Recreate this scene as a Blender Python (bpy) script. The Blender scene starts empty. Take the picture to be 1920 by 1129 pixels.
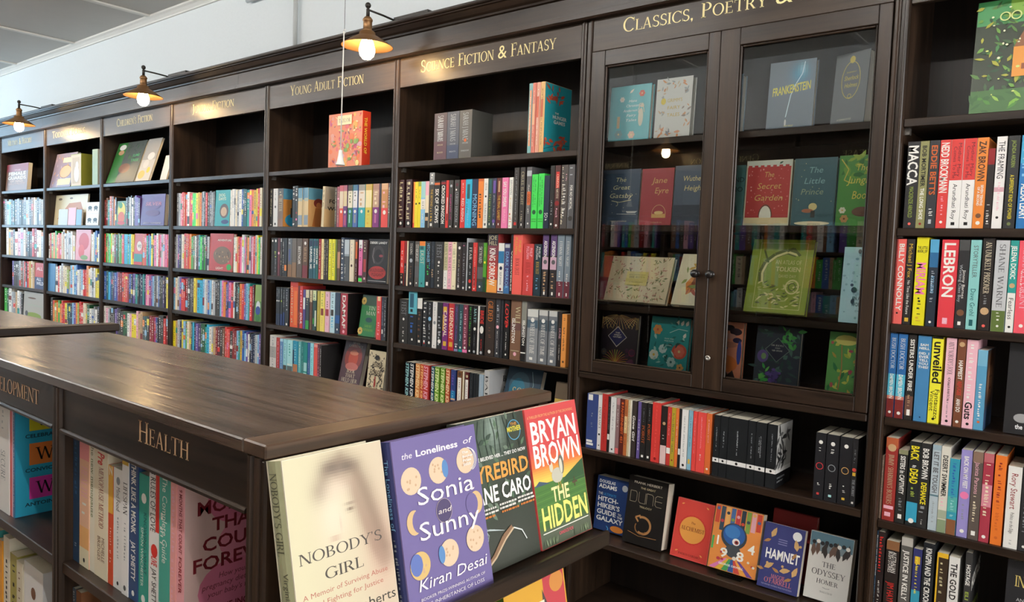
import bpy, math, random
from mathutils import Vector, Matrix
random.seed(7)
scene = bpy.context.scene
COL = scene.collection

# ------------------------------------------------------------------ camera
HC = 1.52                                   # lens height
FPX = 1425.84                               # focal length in pixels of a 1920 x 1129 frame
YAW, PITCH, ROLL = math.radians(-39.3346), math.radians(3.3801), math.radians(2.1183)
_f = Vector((math.sin(YAW), math.cos(YAW), 0)); _r = Vector((math.cos(YAW), -math.sin(YAW), 0)); _u = Vector((0, 0, 1))
C_F = _f * math.cos(PITCH) - _u * math.sin(PITCH)
_u2 = _u * math.cos(PITCH) + _f * math.sin(PITCH)
C_R = _r * math.cos(ROLL) + _u2 * math.sin(ROLL)
C_U = _u2 * math.cos(ROLL) - _r * math.sin(ROLL)
cam_data = bpy.data.cameras.new('camera'); cam = bpy.data.objects.new('camera', cam_data); COL.objects.link(cam)
cam_data.sensor_fit = 'HORIZONTAL'; cam_data.sensor_width = 36.0; cam_data.lens = FPX / 1920 * 36.0
cam_data.clip_start = 0.02
M = Matrix((C_R, C_U, -C_F)).transposed().to_4x4(); M.translation = (0, 0, HC)
cam.matrix_world = M
scene.camera = cam

# ------------------------------------------------------------------ exposure, world, window light
vs = scene.view_settings
vs.view_transform = 'Standard'; vs.look = 'None'; vs.gamma = 1.0; vs.use_curve_mapping = False
vs.exposure = 0.38
world = bpy.data.worlds.new('world'); scene.world = world; world.use_nodes = True
_bg = world.node_tree.nodes['Background']; _bg.inputs[0].default_value = (0.62, 0.78, 1.0, 1); _bg.inputs[1].default_value = 1.0

def area(name, loc, target, sx, sy, power, color):
    l = bpy.data.lights.new(name, 'AREA'); l.shape = 'RECTANGLE'; l.size = sx; l.size_y = sy; l.energy = power; l.color = color
    o = bpy.data.objects.new(name, l); COL.objects.link(o); o.location = loc
    o.rotation_euler = (Vector(target) - Vector(loc)).to_track_quat('-Z', 'Y').to_euler()
    return o
# daylight entering by the shop window at the end of the aisle and by the window at the far end of the room
area('shop_window_daylight', (3.30, 0.75, 1.95), (0.0, 0.75, 1.75), 2.6, 1.9, 105, (1.0, 0.975, 0.94))
area('far_window_daylight', (-10.2, 0.6, 2.1), (-8.0, 0.9, 2.1), 2.2, 1.5, 45, (0.50, 0.78, 1.0))

# fill light: unseen neutral tubes added on the ceiling to even out the aisle
FILL_TUBE = 138.0
FILL_STRIPS = [(-0.6, 0.0), (-2.7, 0.0), (-4.8, 0.0), (-6.9, 0.0), (-9.0, 0.0)]

# ------------------------------------------------------------------ pixel -> place helpers
def ray(px, py):
    return C_R * ((px - 960) / FPX) + C_U * (-(py - 564.5) / FPX) + C_F
def onY(px, py, y):
    d = ray(px, py); t = y / d.y; return Vector((d.x * t, y, HC + d.z * t))
def onX(px, py, x):
    d = ray(px, py); t = x / d.x; return Vector((x, d.y * t, HC + d.z * t))
def onZ(px, py, z):
    d = ray(px, py); t = (z - HC) / d.z; return Vector((d.x * t, d.y * t, z))

# ------------------------------------------------------------------ colours
def lin(h):
    h = h.lstrip('#'); out = []
    for i in (0, 2, 4):
        c = int(h[i:i + 2], 16) / 255
        out.append(c / 12.92 if c <= 0.04045 else ((c + 0.055) / 1.055) ** 2.4)
    return tuple(out)
PAL = dict(k='1b1a19', K='37332f', a='5a5a5c', A='8f9396', s='b9bec2', w='f0eee6', c='ecdfc0', y='f2e02c', Y='d9b13c', o='ee8a35',
           O='d2642a', r='d8352f', R='8e1f22', m='5c1f2b', p='ef7fb0', P='f2b7c6', M='a83072', v='6a4fa0', V='45305f', b='2f5fae',
           B='1c2a4a', l='8cc4e6', C='2fb6dd', t='1f9a92', T='14565a', g='3fae3f', G='1f5a35', L='47e05a', n='7a5238', N='4a3226',
           h='c9a57a', e='9bb04a', E='6f7a48', d='c9c19a', q='f0655a', z='a5d8d6')
NAMES = dict(k='black', K='charcoal', a='dark grey', A='grey', s='silver grey', w='white', c='cream', y='yellow', Y='gold', o='orange',
             O='burnt orange', r='red', R='dark red', m='maroon', p='pink', P='pale pink', M='magenta', v='purple', V='dark purple', b='blue',
             B='navy', l='light blue', C='cyan', t='teal', T='dark teal', g='green', G='dark green', L='lime green', n='brown', N='dark brown',
             h='tan', e='olive green', E='olive', d='khaki', q='coral', z='pale teal')
def hx(c): return PAL.get(c, c)
LINCACHE = {}
def col(c):
    if c not in LINCACHE: LINCACHE[c] = lin(hx(c))
    return LINCACHE[c]
def cname(c):
    if c in NAMES: return NAMES[c]
    r = lin(c); best = min(PAL, key=lambda k: sum((a ** .45 - b ** .45) ** 2 for a, b in zip(r, col(k))))
    return NAMES[best]

# ------------------------------------------------------------------ materials
def new_mat(name):
    m = bpy.data.materials.new(name); m.use_nodes = True; return m, m.node_tree, m.node_tree.nodes['Principled BSDF']
def plain(name, c, rough=0.5, metal=0.0, spec=0.5, coat=0.0, bump=0.0, bscale=60.0, var=0.0):
    m, nt, b = new_mat(name)
    b.inputs['Base Color'].default_value = (*lin(c), 1); b.inputs['Roughness'].default_value = rough
    b.inputs['Metallic'].default_value = metal; b.inputs['Specular IOR Level'].default_value = spec
    b.inputs['Coat Weight'].default_value = coat
    if bump or var:
        tc = nt.nodes.new('ShaderNodeTexCoord'); n = nt.nodes.new('ShaderNodeTexNoise'); n.inputs['Scale'].default_value = bscale; n.inputs['Detail'].default_value = 4
        nt.links.new(tc.outputs['Object'], n.inputs['Vector'])
        if bump:
            bp = nt.nodes.new('ShaderNodeBump'); bp.inputs['Strength'].default_value = bump; bp.inputs['Distance'].default_value = 0.004
            nt.links.new(n.outputs[0], bp.inputs['Height']); nt.links.new(bp.outputs[0], b.inputs['Normal'])
        if var:
            mx = nt.nodes.new('ShaderNodeMix'); mx.data_type = 'RGBA'; l = lin(c)
            mx.inputs[6].default_value = (*[v * (1 - var) for v in l], 1); mx.inputs[7].default_value = (*[min(1, v * (1 + var)) for v in l], 1)
            nt.links.new(n.outputs[0], mx.inputs[0]); nt.links.new(mx.outputs[2], b.inputs['Base Color'])
    return m
def wood(name, axis, dark, light, rough=0.32, scale=1.0, spec=0.36, bump=0.12):
    """stained, varnished pine; grain runs along the given axis of the object"""
    m, nt, b = new_mat(name); N = nt.nodes; L = nt.links
    tc = N.new('ShaderNodeTexCoord'); oi = N.new('ShaderNodeObjectInfo')
    off = N.new('ShaderNodeVectorMath'); off.operation = 'MULTIPLY_ADD'
    cmb = N.new('ShaderNodeCombineXYZ')
    for i in range(3): L.new(oi.outputs['Random'], cmb.inputs[i])
    L.new(cmb.outputs[0], off.inputs[0]); off.inputs[1].default_value = (37, 53, 71); L.new(tc.outputs['Object'], off.inputs[2])
    mp = N.new('ShaderNodeMapping'); s = [14.0 * scale] * 3; s['XYZ'.index(axis)] = 0.9 * scale
    mp.inputs['Scale'].default_value = s; L.new(off.outputs[0], mp.inputs['Vector'])
    n1 = N.new('ShaderNodeTexNoise'); n1.inputs['Scale'].default_value = 1.6; n1.inputs['Detail'].default_value = 5; n1.inputs['Distortion'].default_value = 1.2
    L.new(mp.outputs[0], n1.inputs['Vector'])
    mp2 = N.new('ShaderNodeMapping'); s2 = [95.0 * scale] * 3; s2['XYZ'.index(axis)] = 2.5 * scale
    mp2.inputs['Scale'].default_value = s2; L.new(off.outputs[0], mp2.inputs['Vector'])
    n2 = N.new('ShaderNodeTexNoise'); n2.inputs['Scale'].default_value = 1.5; n2.inputs['Detail'].default_value = 3
    L.new(mp2.outputs[0], n2.inputs['Vector'])
    add = N.new('ShaderNodeMath'); add.operation = 'MULTIPLY_ADD'; L.new(n2.outputs[0], add.inputs[0]); add.inputs[1].default_value = 0.45; L.new(n1.outputs[0], add.inputs[2])
    cr = N.new('ShaderNodeValToRGB'); cr.color_ramp.elements[0].position = 0.42; cr.color_ramp.elements[1].position = 0.95
    cr.color_ramp.elements[0].color = (*lin(dark), 1); cr.color_ramp.elements[1].color = (*lin(light), 1)
    L.new(add.outputs[0], cr.inputs[0]); L.new(cr.outputs[0], b.inputs['Base Color'])
    rr = N.new('ShaderNodeMapRange'); rr.inputs['To Min'].default_value = rough - 0.06; rr.inputs['To Max'].default_value = rough + 0.10
    L.new(n1.outputs[0], rr.inputs['Value']); L.new(rr.outputs[0], b.inputs['Roughness'])
    bp = N.new('ShaderNodeBump'); bp.inputs['Strength'].default_value = bump; bp.inputs['Distance'].default_value = 0.002
    L.new(add.outputs[0], bp.inputs['Height']); L.new(bp.outputs[0], b.inputs['Normal'])
    b.inputs['Specular IOR Level'].default_value = spec
    return m
W_X = wood('dark_stained_pine_x', 'X', '15100d', '37291f'); W_Y = wood('dark_stained_pine_y', 'Y', '15100d', '37291f'); W_Z = wood('dark_stained_pine_z', 'Z', '17110d', '3d2d21')
W_SIGN = wood('varnished_sign_board', 'X', '2b241f', '4a3e35', rough=0.30, scale=0.7, spec=0.24, bump=0.05)
W_BACK = wood('dark_back_board', 'Z', '120e0c', '281e18', rough=0.45)
W_TOP = wood('varnished_counter_top', 'X', '1f1712', '6a5546', rough=0.22, scale=0.8, spec=0.9, bump=0.6)
def print_mat(name, rough, spec=0.5):
    m, nt, b = new_mat(name); at = nt.nodes.new('ShaderNodeAttribute'); at.attribute_name = 'ink'
    nt.links.new(at.outputs['Color'], b.inputs['Base Color']); b.inputs['Roughness'].default_value = rough; b.inputs['Specular IOR Level'].default_value = spec
    return m
M_COVER = print_mat('printed_cover', 0.38, 0.45); M_INK = print_mat('cover_ink', 0.42, 0.4); M_PAPER = plain('paper_edges', 'e4dcc8', 0.85, spec=0.2, var=0.06, bscale=300)
M_GILT = plain('gilt_lettering', 'f2e2a4', 0.5, spec=0.4); M_GILT_D = plain('copper_lettering', 'c9a27c', 0.45)
M_WALL = plain('painted_wall', 'dfe4e5', 0.7, bump=0.25, bscale=45, spec=0.3, var=0.02); M_CEIL = plain('ceiling_board', 'c2bfb9', 0.8, spec=0.2, bump=0.1, bscale=8, var=0.03)
M_BATTEN = plain('ceiling_batten', 'dedbd4', 0.6, spec=0.3); M_FLOOR = wood('floor_boards', 'X', '5a432f', '8a6a4c', rough=0.35, scale=0.6)
M_BRASS = plain('aged_brass', '96704a', 0.45, metal=0.7); M_IRON = plain('dark_iron', '3a3734', 0.42, metal=0.7)
M_WHITE = plain('white_plastic', 'ece9e2', 0.4); M_CORD = plain('white_cord', 'e6e2d8', 0.7); M_PIPE = plain('painted_pipe', 'b4b6b4', 0.5)
M_KNOB = plain('black_knob', '1c1918', 0.3); M_STEEL = plain('lock_steel', 'c4c0b8', 0.3, metal=0.9); M_CLIP = plain('shelf_clip_metal', '75706a', 0.45, metal=0.6)
def glass_mat(name, tint=(1, 1, 1), boost=0.0):
    m = bpy.data.materials.new(name); m.use_nodes = True; nt = m.node_tree; N = nt.nodes; L = nt.links
    for n in list(N):
        if n.type == 'BSDF_PRINCIPLED': N.remove(n)
    out = [n for n in N if n.type == 'OUTPUT_MATERIAL'][0]
    tr = N.new('ShaderNodeBsdfTransparent'); tr.inputs[0].default_value = (*tint, 1); gl = N.new('ShaderNodeBsdfGlossy'); gl.inputs['Roughness'].default_value = 0.01
    fr = N.new('ShaderNodeFresnel'); fr.inputs[0].default_value = 1.52; mu = N.new('ShaderNodeMath'); mu.operation = 'MULTIPLY_ADD'; mu.inputs[1].default_value = 1.0; mu.inputs[2].default_value = boost
    L.new(fr.outputs[0], mu.inputs[0]); mx = N.new('ShaderNodeMixShader'); L.new(mu.outputs[0], mx.inputs[0]); L.new(tr.outputs[0], mx.inputs[1]); L.new(gl.outputs[0], mx.inputs[2]); L.new(mx.outputs[0], out.inputs[0])
    return m
M_GLASS = glass_mat('cabinet_glass', (0.98, 0.99, 0.985)); M_ACRYL = glass_mat('clear_acrylic', (0.9, 0.92, 0.92))
def emit(name, c, strength):
    m, nt, b = new_mat(name); b.inputs['Base Color'].default_value = (*c, 1); b.inputs['Emission Color'].default_value = (*c, 1); b.inputs['Emission Strength'].default_value = strength
    return m
M_BULB = emit('glowing_bulb', (1.0, 0.68, 0.32), 95.0); M_SKY = emit('daylight_outside', (0.8, 0.9, 1.0), 1.6)

# ------------------------------------------------------------------ mesh builder
class MB:
    def __init__(s): s.v = []; s.f = []; s.c = []; s.sm = []
    def quad(s, a, b, c, d, colr=None, smooth=False): s.poly([a, b, c, d], colr, smooth)
    def poly(s, pts, colr=None, smooth=False):
        n = len(s.v); s.v.extend([tuple(p) for p in pts]); s.f.append(tuple(range(n, n + len(pts)))); s.c.append(colr); s.sm.append(smooth)
    def grid(s, rings, closed=True, colr=None, smooth=True, cap=False):
        n = len(s.v); k = len(rings[0])
        for r in rings: s.v.extend([tuple(p) for p in r])
        for i in range(len(rings) - 1):
            for j in range(k if closed else k - 1):
                a = n + i * k + j; b = n + i * k + (j + 1) % k
                s.f.append((a, b, b + k, a + k)); s.c.append(colr); s.sm.append(smooth)
        if cap:
            s.f.append(tuple(n + j for j in range(k))[::-1]); s.c.append(colr); s.sm.append(False)
            m = n + (len(rings) - 1) * k; s.f.append(tuple(m + j for j in range(k))); s.c.append(colr); s.sm.append(False)
    def box(s, x0, x1, y0, y1, z0, z1, colr=None):
        n = len(s.v); s.v.extend([(x0, y0, z0), (x1, y0, z0), (x1, y1, z0), (x0, y1, z0), (x0, y0, z1), (x1, y0, z1), (x1, y1, z1), (x0, y1, z1)])
        for f in ((0, 3, 2, 1), (4, 5, 6, 7), (0, 1, 5, 4), (1, 2, 6, 5), (2, 3, 7, 6), (3, 0, 4, 7)):
            s.f.append(tuple(n + i for i in f)); s.c.append(colr); s.sm.append(False)
    def cbox(s, x0, x1, y0, y1, z0, z1, r=0.002, colr=None):
        """box with chamfered edges"""
        n = len(s.v)
        idx = {}
        for ix in (0, 1):
            for iy in (0, 1):
                for iz in (0, 1):
                    X, Y, Z = (x0, x1)[ix], (y0, y1)[iy], (z0, z1)[iz]; sx, sy, sz = (1 - 2 * ix), (1 - 2 * iy), (1 - 2 * iz)
                    for a in range(3):
                        p = [X + sx * r, Y + sy * r, Z + sz * r]; p[a] = (X, Y, Z)[a]
                        idx[(ix, iy, iz, a)] = len(s.v); s.v.append(tuple(p))
        F = []
        g = lambda i, j, k, a: idx[(i, j, k, a)]
        for t in (0, 1):
            F += [[g(t, 0, 0, 0), g(t, 1, 0, 0), g(t, 1, 1, 0), g(t, 0, 1, 0)], [g(0, t, 0, 1), g(0, t, 1, 1), g(1, t, 1, 1), g(1, t, 0, 1)], [g(0, 0, t, 2), g(1, 0, t, 2), g(1, 1, t, 2), g(0, 1, t, 2)]]
        for i in (0, 1):
            for j in (0, 1):
                F += [[g(i, j, 0, 0), g(i, j, 1, 0), g(i, j, 1, 1), g(i, j, 0, 1)], [g(i, 0, j, 0), g(i, 1, j, 0), g(i, 1, j, 2), g(i, 0, j, 2)], [g(0, i, j, 1), g(1, i, j, 1), g(1, i, j, 2), g(0, i, j, 2)]]
                for k in (0, 1): F.append([g(i, j, k, 0), g(i, j, k, 1), g(i, j, k, 2)])
        c = Vector(((x0 + x1) / 2, (y0 + y1) / 2, (z0 + z1) / 2))
        for f in F:
            p = [Vector(s.v[i]) for i in f]; nn = (p[1] - p[0]).cross(p[2] - p[0])
            if nn.dot(sum(p, Vector()) / len(p) - c) < 0: f = f[::-1]
            s.f.append(tuple(f)); s.c.append(colr); s.sm.append(False)
    def prism(s, prof, axis, a0, a1, colr=None, smooth=False):
        """extrude a closed profile (list of 2-tuples) along axis; profile axes are the two others in XYZ order"""
        def P(p, a):
            q = list(p); q.insert('XYZ'.index(axis), a); return tuple(q)
        s.grid([[P(p, a0) for p in prof], [P(p, a1) for p in prof]], True, colr, smooth, True)
    def lathe(s, prof, cx, cy, n=20, colr=None, cap=False):
        s.grid([[(cx + r * math.cos(2 * math.pi * j / n), cy + r * math.sin(2 * math.pi * j / n), z) for j in range(n)] for r, z in prof], True, colr, True, cap)
    def tube(s, pts, r, n=8, colr=None):
        pts = [Vector(p) for p in pts]; rings = []
        for i, p in enumerate(pts):
            d = (pts[min(i + 1, len(pts) - 1)] - pts[max(i - 1, 0)]).normalized()
            a = d.cross(Vector((0, 0, 1)) if abs(d.z) < 0.9 else Vector((1, 0, 0))).normalized(); b = d.cross(a)
            rings.append([p + (a * math.cos(2 * math.pi * j / n) + b * math.sin(2 * math.pi * j / n)) * r for j in range(n)])
        s.grid(rings, True, colr, True, True)
    def mesh(s, name):
        me = bpy.data.meshes.new(name); me.from_pydata(s.v, [], s.f)
        me.polygons.foreach_set('use_smooth', s.sm)
        if any(c is not None for c in s.c):
            at = me.attributes.new('ink', 'FLOAT_COLOR', 'CORNER'); buf = []
            for f, c in zip(s.f, s.c):
                c = c or (0.5, 0.5, 0.5)
                for _ in f: buf.extend((c[0], c[1], c[2], 1.0))
            at.data.foreach_set('color', buf)
        me.update(); return me
    def build(s, name, mat, parent=None, loc=None, fix=True):
        me = s.mesh(name); me.materials.append(mat)
        if fix:
            import bmesh
            bm = bmesh.new(); bm.from_mesh(me); bmesh.ops.remove_doubles(bm, verts=bm.verts, dist=1e-6); bmesh.ops.recalc_face_normals(bm, faces=bm.faces); bm.to_mesh(me); bm.free()
        o = bpy.data.objects.new(name, me); COL.objects.link(o)
        if parent is not None: o.parent = parent
        if loc is not None: o.location = loc
        return o
def thing(name, label, cat, loc=(0, 0, 0), rot=(0, 0, 0), group=None):
    o = bpy.data.objects.new(name, None); COL.objects.link(o); o.location = loc; o.rotation_euler = rot; o.empty_display_size = 0.05
    return tag(o, label, cat, group)
def tag(o, label, cat, group=None):
    o['label'] = label; o['category'] = cat
    if group: o['group'] = group
    return o
def struct(o): o['kind'] = 'structure'; return o

# ------------------------------------------------------------------ letter shapes
def circ(cx, cy, rx, ry, a0, a1, th, tn, n=12):
    out = []; pr = None
    for i in range(n + 1):
        a = math.radians(a0 + (a1 - a0) * i / n); c, s_ = math.cos(a), math.sin(a)
        p = ((cx + rx * c, cy + ry * s_), (cx + (rx - th) * c, cy + (ry - tn) * s_))
        if pr: out.append([pr[0], p[0], p[1], pr[1]])
        pr = p
    return out
def serif_font():
    S, h, e = 0.125, 0.05, 0.075
    R = lambda x0, x1, y0, y1: [(x0, y0), (x1, y0), (x1, y1), (x0, y1)]
    def V(x, w=S, y0=0, y1=1, sb=1, st=1):
        o = [R(x, x + w, y0, y1)]
        if sb: o.append(R(x - e, x + w + e, y0, y0 + h))
        if st: o.append(R(x - e, x + w + e, y1 - h, y1))
        return o
    D = lambda x0, y0, x1, y1, w: [[(x0, y0), (x0 + w, y0), (x1 + w, y1), (x1, y1)]]
    H = lambda x0, x1, y: [R(x0, x1, y - h / 2, y + h / 2)]
    tip = lambda x, y0, y1: [R(x - 0.035, x, y0, y1)]
    sf = lambda x: [R(x - e, x + e + .04, 0, h)]
    g = {}
    g['A'] = (D(.06, 0, .34, 1, .06) + D(.58, 0, .32, 1, S) + H(.15, .58, .33) + sf(.07) + sf(.62), .80)
    g['B'] = (V(.1) + circ(.32, .755, .27, .245, 90, -90, S, h) + circ(.34, .26, .32, .26, 90, -90, S, h) + H(.1, .32, .975) + H(.1, .34, .52) + H(.1, .34, .025), .72)
    g['C'] = (circ(.46, .5, .42, .52, 42, 318, S, h + .01, 18) + [R(.74, .775, .70, .97)], .84)
    g['D'] = (V(.1) + circ(.36, .5, .44, .5, 90, -90, S, h, 14) + H(.1, .36, .975) + H(.1, .36, .025), .87)
    g['E'] = (V(.1) + H(.1, .58, .975) + H(.1, .48, .52) + H(.1, .60, .025) + tip(.58, .80, 1) + tip(.60, 0, .22) + tip(.49, .43, .61), .68)
    g['F'] = (V(.1) + H(.1, .56, .975) + H(.1, .47, .52) + tip(.57, .80, 1) + tip(.48, .43, .61), .62)
    g['G'] = (circ(.46, .5, .42, .52, 42, 318, S, h + .01, 18) + [R(.74, .775, .70, .97)] + V(.68, S, .08, .45, 0, 1), .90)
    g['H'] = (V(.1) + V(.62) + H(.2, .65, .52), .85)
    g['I'] = (V(.1), .33)
    g['J'] = (V(.16, S, .1, 1, 0, 1) + circ(.08, .08, .205, .25, 0, -110, S, h), .40)
    g['K'] = (V(.1) + D(.2, .42, .58, 1, .06) + D(.60, 0, .26, .55, S + .02) + sf(.64) + [R(.52, .74, .95, 1)], .80)
    g['L'] = (V(.1) + H(.1, .58, .025) + tip(.60, 0, .24), .65)
    g['M'] = (V(.08, .06) + V(.80) + D(.44, 0, .08, 1, S) + D(.46, 0, .80, 1, .06), 1.02)
    g['N'] = (V(.08, .06) + V(.68, .06) + D(.62, 0, .08, 1, S + .01), .84)
    g['O'] = (circ(.46, .5, .42, .52, 0, 360, S, h, 24), .92)
    g['P'] = (V(.1) + circ(.33, .73, .29, .27, 90, -90, S, h) + H(.1, .33, .975) + H(.1, .33, .48), .66)
    g['Q'] = (g['O'][0] + D(.78, -.2, .45, .1, .1), .94)
    g['R'] = (g['P'][0] + D(.60, 0, .30, .5, S + .02) + sf(.64), .78)
    g['S'] = (circ(.31, .75, .25, .27, 35, 270, .10, .07, 12) + circ(.31, .25, .27, .27, 90, -145, .11, .07, 12) + [R(.48, .515, .75, .97)] + [R(.04, .075, .03, .26)], .62)
    g['T'] = (V(.32, S, 0, 1, 1, 0) + H(.02, .75, .975) + tip(.055, .78, 1) + tip(.755, .78, 1), .78)
    g['U'] = (V(.08, S, .3, 1, 0, 1) + V(.66, .06, .3, 1, 0, 1) + circ(.40, .32, .32, .34, 180, 360, .1, h), .82)
    g['V'] = (D(.34, 0, .05, 1, S) + D(.36, 0, .64, 1, .06) + [R(-.02, .26, .95, 1)] + [R(.54, .78, .95, 1)], .78)
    g['W'] = (D(.28, 0, .04, 1, S) + D(.30, 0, .50, 1, .06) + D(.74, 0, .46, 1, S) + D(.76, 0, .98, 1, .06) + [R(-.03, .25, .95, 1)] + [R(.88, 1.1, .95, 1)], 1.1)
    g['X'] = (D(.54, 0, .06, 1, S) + D(.06, 0, .58, 1, .06) + sf(.07) + sf(.58) + [R(0, .26, .95, 1)] + [R(.50, .72, .95, 1)], .74)
    g['Y'] = (V(.34, S, 0, .45, 1, 0) + D(.34, .42, .04, 1, S) + D(.38, .42, .66, 1, .06) + [R(-.03, .24, .95, 1)] + [R(.56, .80, .95, 1)], .80)
    g['Z'] = (D(.04, 0, .52, 1, S) + H(.06, .62, .975) + H(.05, .64, .025) + tip(.10, .8, 1) + tip(.64, 0, .22), .70)
    g[','] = ([R(.05, .17, 0, .12), [(.10, -.16), (.17, 0), (.09, 0)]], .26); g['.'] = ([R(.05, .17, 0, .12)], .24); g["'"] = ([[(.05, 1), (.15, 1), (.10, .72)]], .22); g[' '] = ([], .38); g['-'] = (H(.05, .3, .4), .36)
    return g
SERIF = serif_font()
SANS = {}
def sans_glyphs(bold):
    key = 'B' if bold else 'R'
    if key in SANS: return SANS[key]
    chars = [chr(i) for i in range(33, 127)]
    cu = bpy.data.curves.new('tmp_text', 'FONT'); cu.resolution_u = 2; cu.offset = 0.022 if bold else 0.0
    ob = bpy.data.objects.new('tmp_text', cu); COL.objects.link(ob)
    def conv(t):
        cu.body = t; dg = bpy.context.evaluated_depsgraph_get(); e = ob.evaluated_get(dg); me = e.to_mesh()
        vs_ = [tuple(v.co[:2]) for v in me.vertices]; ps = [[vs_[i] for i in p.vertices] for p in me.polygons]; e.to_mesh_clear(); return vs_, ps
    vH, _ = conv('H'); cap = max(p[1] for p in vH); out = {}
    # advance from pairs "c|" measured against the bar alone
    vb, _ = conv('|'); bar0 = min(p[0] for p in vb)
    for c in chars:
        v_, p_ = conv(c); v2, _ = conv(c + '|')
        if not v_: continue
        adv = max(p[0] for p in v2) - (max(p[0] for p in vb))
        out[c] = ([[(x / cap, y / cap) for x, y in q] for q in p_], max(adv / cap, 0.1))
    out[' '] = ([], 0.42)
    bpy.data.objects.remove(ob); bpy.data.curves.remove(cu)
    SANS[key] = out; return out
def text_polys(t, font='s', shear=0.0, track=0.0):
    """-> polygons with cap height 1, total width.  fonts: s sans, b bold sans, c serif capitals, C serif with small capitals"""
    sp = font in 'cC'; g = SERIF if sp else sans_glyphs(font == 'b'); fb = sans_glyphs(False); x = 0.0; out = []
    for ch in t:
        sc = 1.0; c = ch
        if sp:
            if ch.islower(): sc = 0.78 if font == 'C' else 1.0; c = ch.upper()
        src = g.get(c) or fb.get(c) or g[' ']
        for q in src[0]: out.append([(x + px * sc + shear * py * sc, py * sc) for px, py in q])
        x += src[1] * sc + track
    return out, max(x - track, 0.01)
class Print:
    """flat ink on a surface: origin O, right U, up V, normal N; all in the parent's space"""
    def __init__(s, O, U, V, N): s.O, s.U, s.V, s.N = Vector(O), Vector(U), Vector(V), Vector(N); s.mb = MB(); s.k = 0
    def poly(s, pts, c, lift=None):
        d = 0.00015 + 0.00002 * (s.k if lift is None else lift)
        s.mb.poly([s.O + s.U * a + s.V * b + s.N * d for a, b in pts], col(c) if isinstance(c, str) else c)
    def layer(s): s.k += 1
    def rect(s, x0, x1, y0, y1, c): s.layer(); s.poly([(x0, y0), (x1, y0), (x1, y1), (x0, y1)], c)
    def ell(s, cx, cy, rx, ry, c, n=18): s.layer(); s.poly([(cx + rx * math.cos(2 * math.pi * i / n), cy + ry * math.sin(2 * math.pi * i / n)) for i in range(n)], c)
    def ring(s, cx, cy, rx, ry, th, c, a0=0, a1=360, n=20):
        s.layer()
        for q in circ(cx, cy, rx, ry, a0, a1, th, th, n): s.poly(q, c)
    def line(s, pts, wd, c):
        s.layer()
        for (a, b), (e, f) in zip(pts, pts[1:]):
            l = math.hypot(e - a, f - b) or 1; nx, ny = -(f - b) / l * wd / 2, (e - a) / l * wd / 2
            s.poly([(a - nx, b - ny), (e - nx, f - ny), (e + nx, f + ny), (a + nx, b + ny)], c)
    def text(s, t, x0, x1, y, hh, c, font='s', rot=0, shear=0.0, track=0.0, align='fit', tilt=0.0):
        """fit t between x0 and x1 on baseline y with cap height hh; rot=-90 runs down the spine: x0,x1 then count along -V, y across U"""
        s.layer(); P, w = text_polys(t, font, shear, track); sx = (x1 - x0) / w
        if align != 'fit' and sx > hh * 1.15: sx = hh * 1.15; x0 = (x0 + x1) / 2 - w * sx / 2 if align == 'c' else x0
        for q in P:
            if rot: s.poly([(y + b * hh, -(x0 + a * sx)) for a, b in q], c)
            else: s.poly([(x0 + a * sx, y + b * hh + tilt * a * sx) for a, b in q], c)
    def build(s, name, parent):
        if not s.mb.f: return None
        return s.mb.build(name, M_INK, parent, fix=False)
# ================================================================== the room
YW = 2.60; ZC = 3.12; XL, XR = -10.4, 3.4; YO = -1.22
mb = MB(); mb.box(XL, XR, YO, YW, -0.05, 0.0); struct(mb.build('floor', M_FLOOR))
mb = MB(); mb.box(XL, XR, YW, YW + 0.12, 0, ZC); struct(mb.build('wall_back', M_WALL))
mb = MB(); mb.box(XL, XR, YO - 0.12, YO, 0, ZC); struct(mb.build('wall_front', M_WALL))
def end_wall(name, x0, x1, wy0, wy1, wz0, wz1):
    mb = MB(); mb.box(x0, x1, YO, wy0, 0, ZC); mb.box(x0, x1, wy1, YW, 0, ZC); mb.box(x0, x1, wy0, wy1, 0, wz0); mb.box(x0, x1, wy0, wy1, wz1, ZC)
    struct(mb.build(name, M_WALL))
M_DIFF = emit('added_tube_glow', (1.0, 0.97, 0.93), FILL_TUBE)  # glow of the added fill tubes
end_wall('wall_right', XR, XR + 0.12, -0.6, 2.1, 0.9, 3.0)
end_wall('wall_left', XL - 0.12, XL, -0.5, 1.8, 1.2, 2.95)
def window(name, x, wy0, wy1, wz0, wz1, nm):
    mb = MB(); t = 0.05
    for a, b in ((wy0, wy0 + t), (wy1 - t, wy1)): mb.cbox(x - .04, x + .04, a, b, wz0, wz1)
    for a, b in ((wz0, wz0 + t), (wz1 - t, wz1)): mb.cbox(x - .04, x + .04, wy0 + t, wy1 - t, a, b)
    for i in range(1, nm):
        y = wy0 + (wy1 - wy0) * i / nm; mb.cbox(x - .025, x + .025, y - .02, y + .02, wz0 + t, wz1 - t)
    struct(mb.build(name, M_WHITE))
window('window_1', XR + .06, -0.6, 2.1, 0.9, 3.0, 3); window('window_2', XL - .06, -0.5, 1.8, 1.2, 2.95, 2)
ce = bpy.data.objects.new('ceiling', None); COL.objects.link(ce); struct(ce)
xs = [-10.4, -9.40, -8.10, -6.80, -5.50, -4.20, -2.90, -1.60, -0.30, 1.0, 2.3, 3.4]
ys = [YO, -0.05, 1.25, YW]
for a, b in zip(xs, xs[1:]):
    for c, d in zip(ys, ys[1:]):
        mb = MB(); mb.box(a + .002, b - .002, c + .002, d - .002, ZC, ZC + .02); mb.build('ceiling_panel', M_CEIL, ce)
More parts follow.
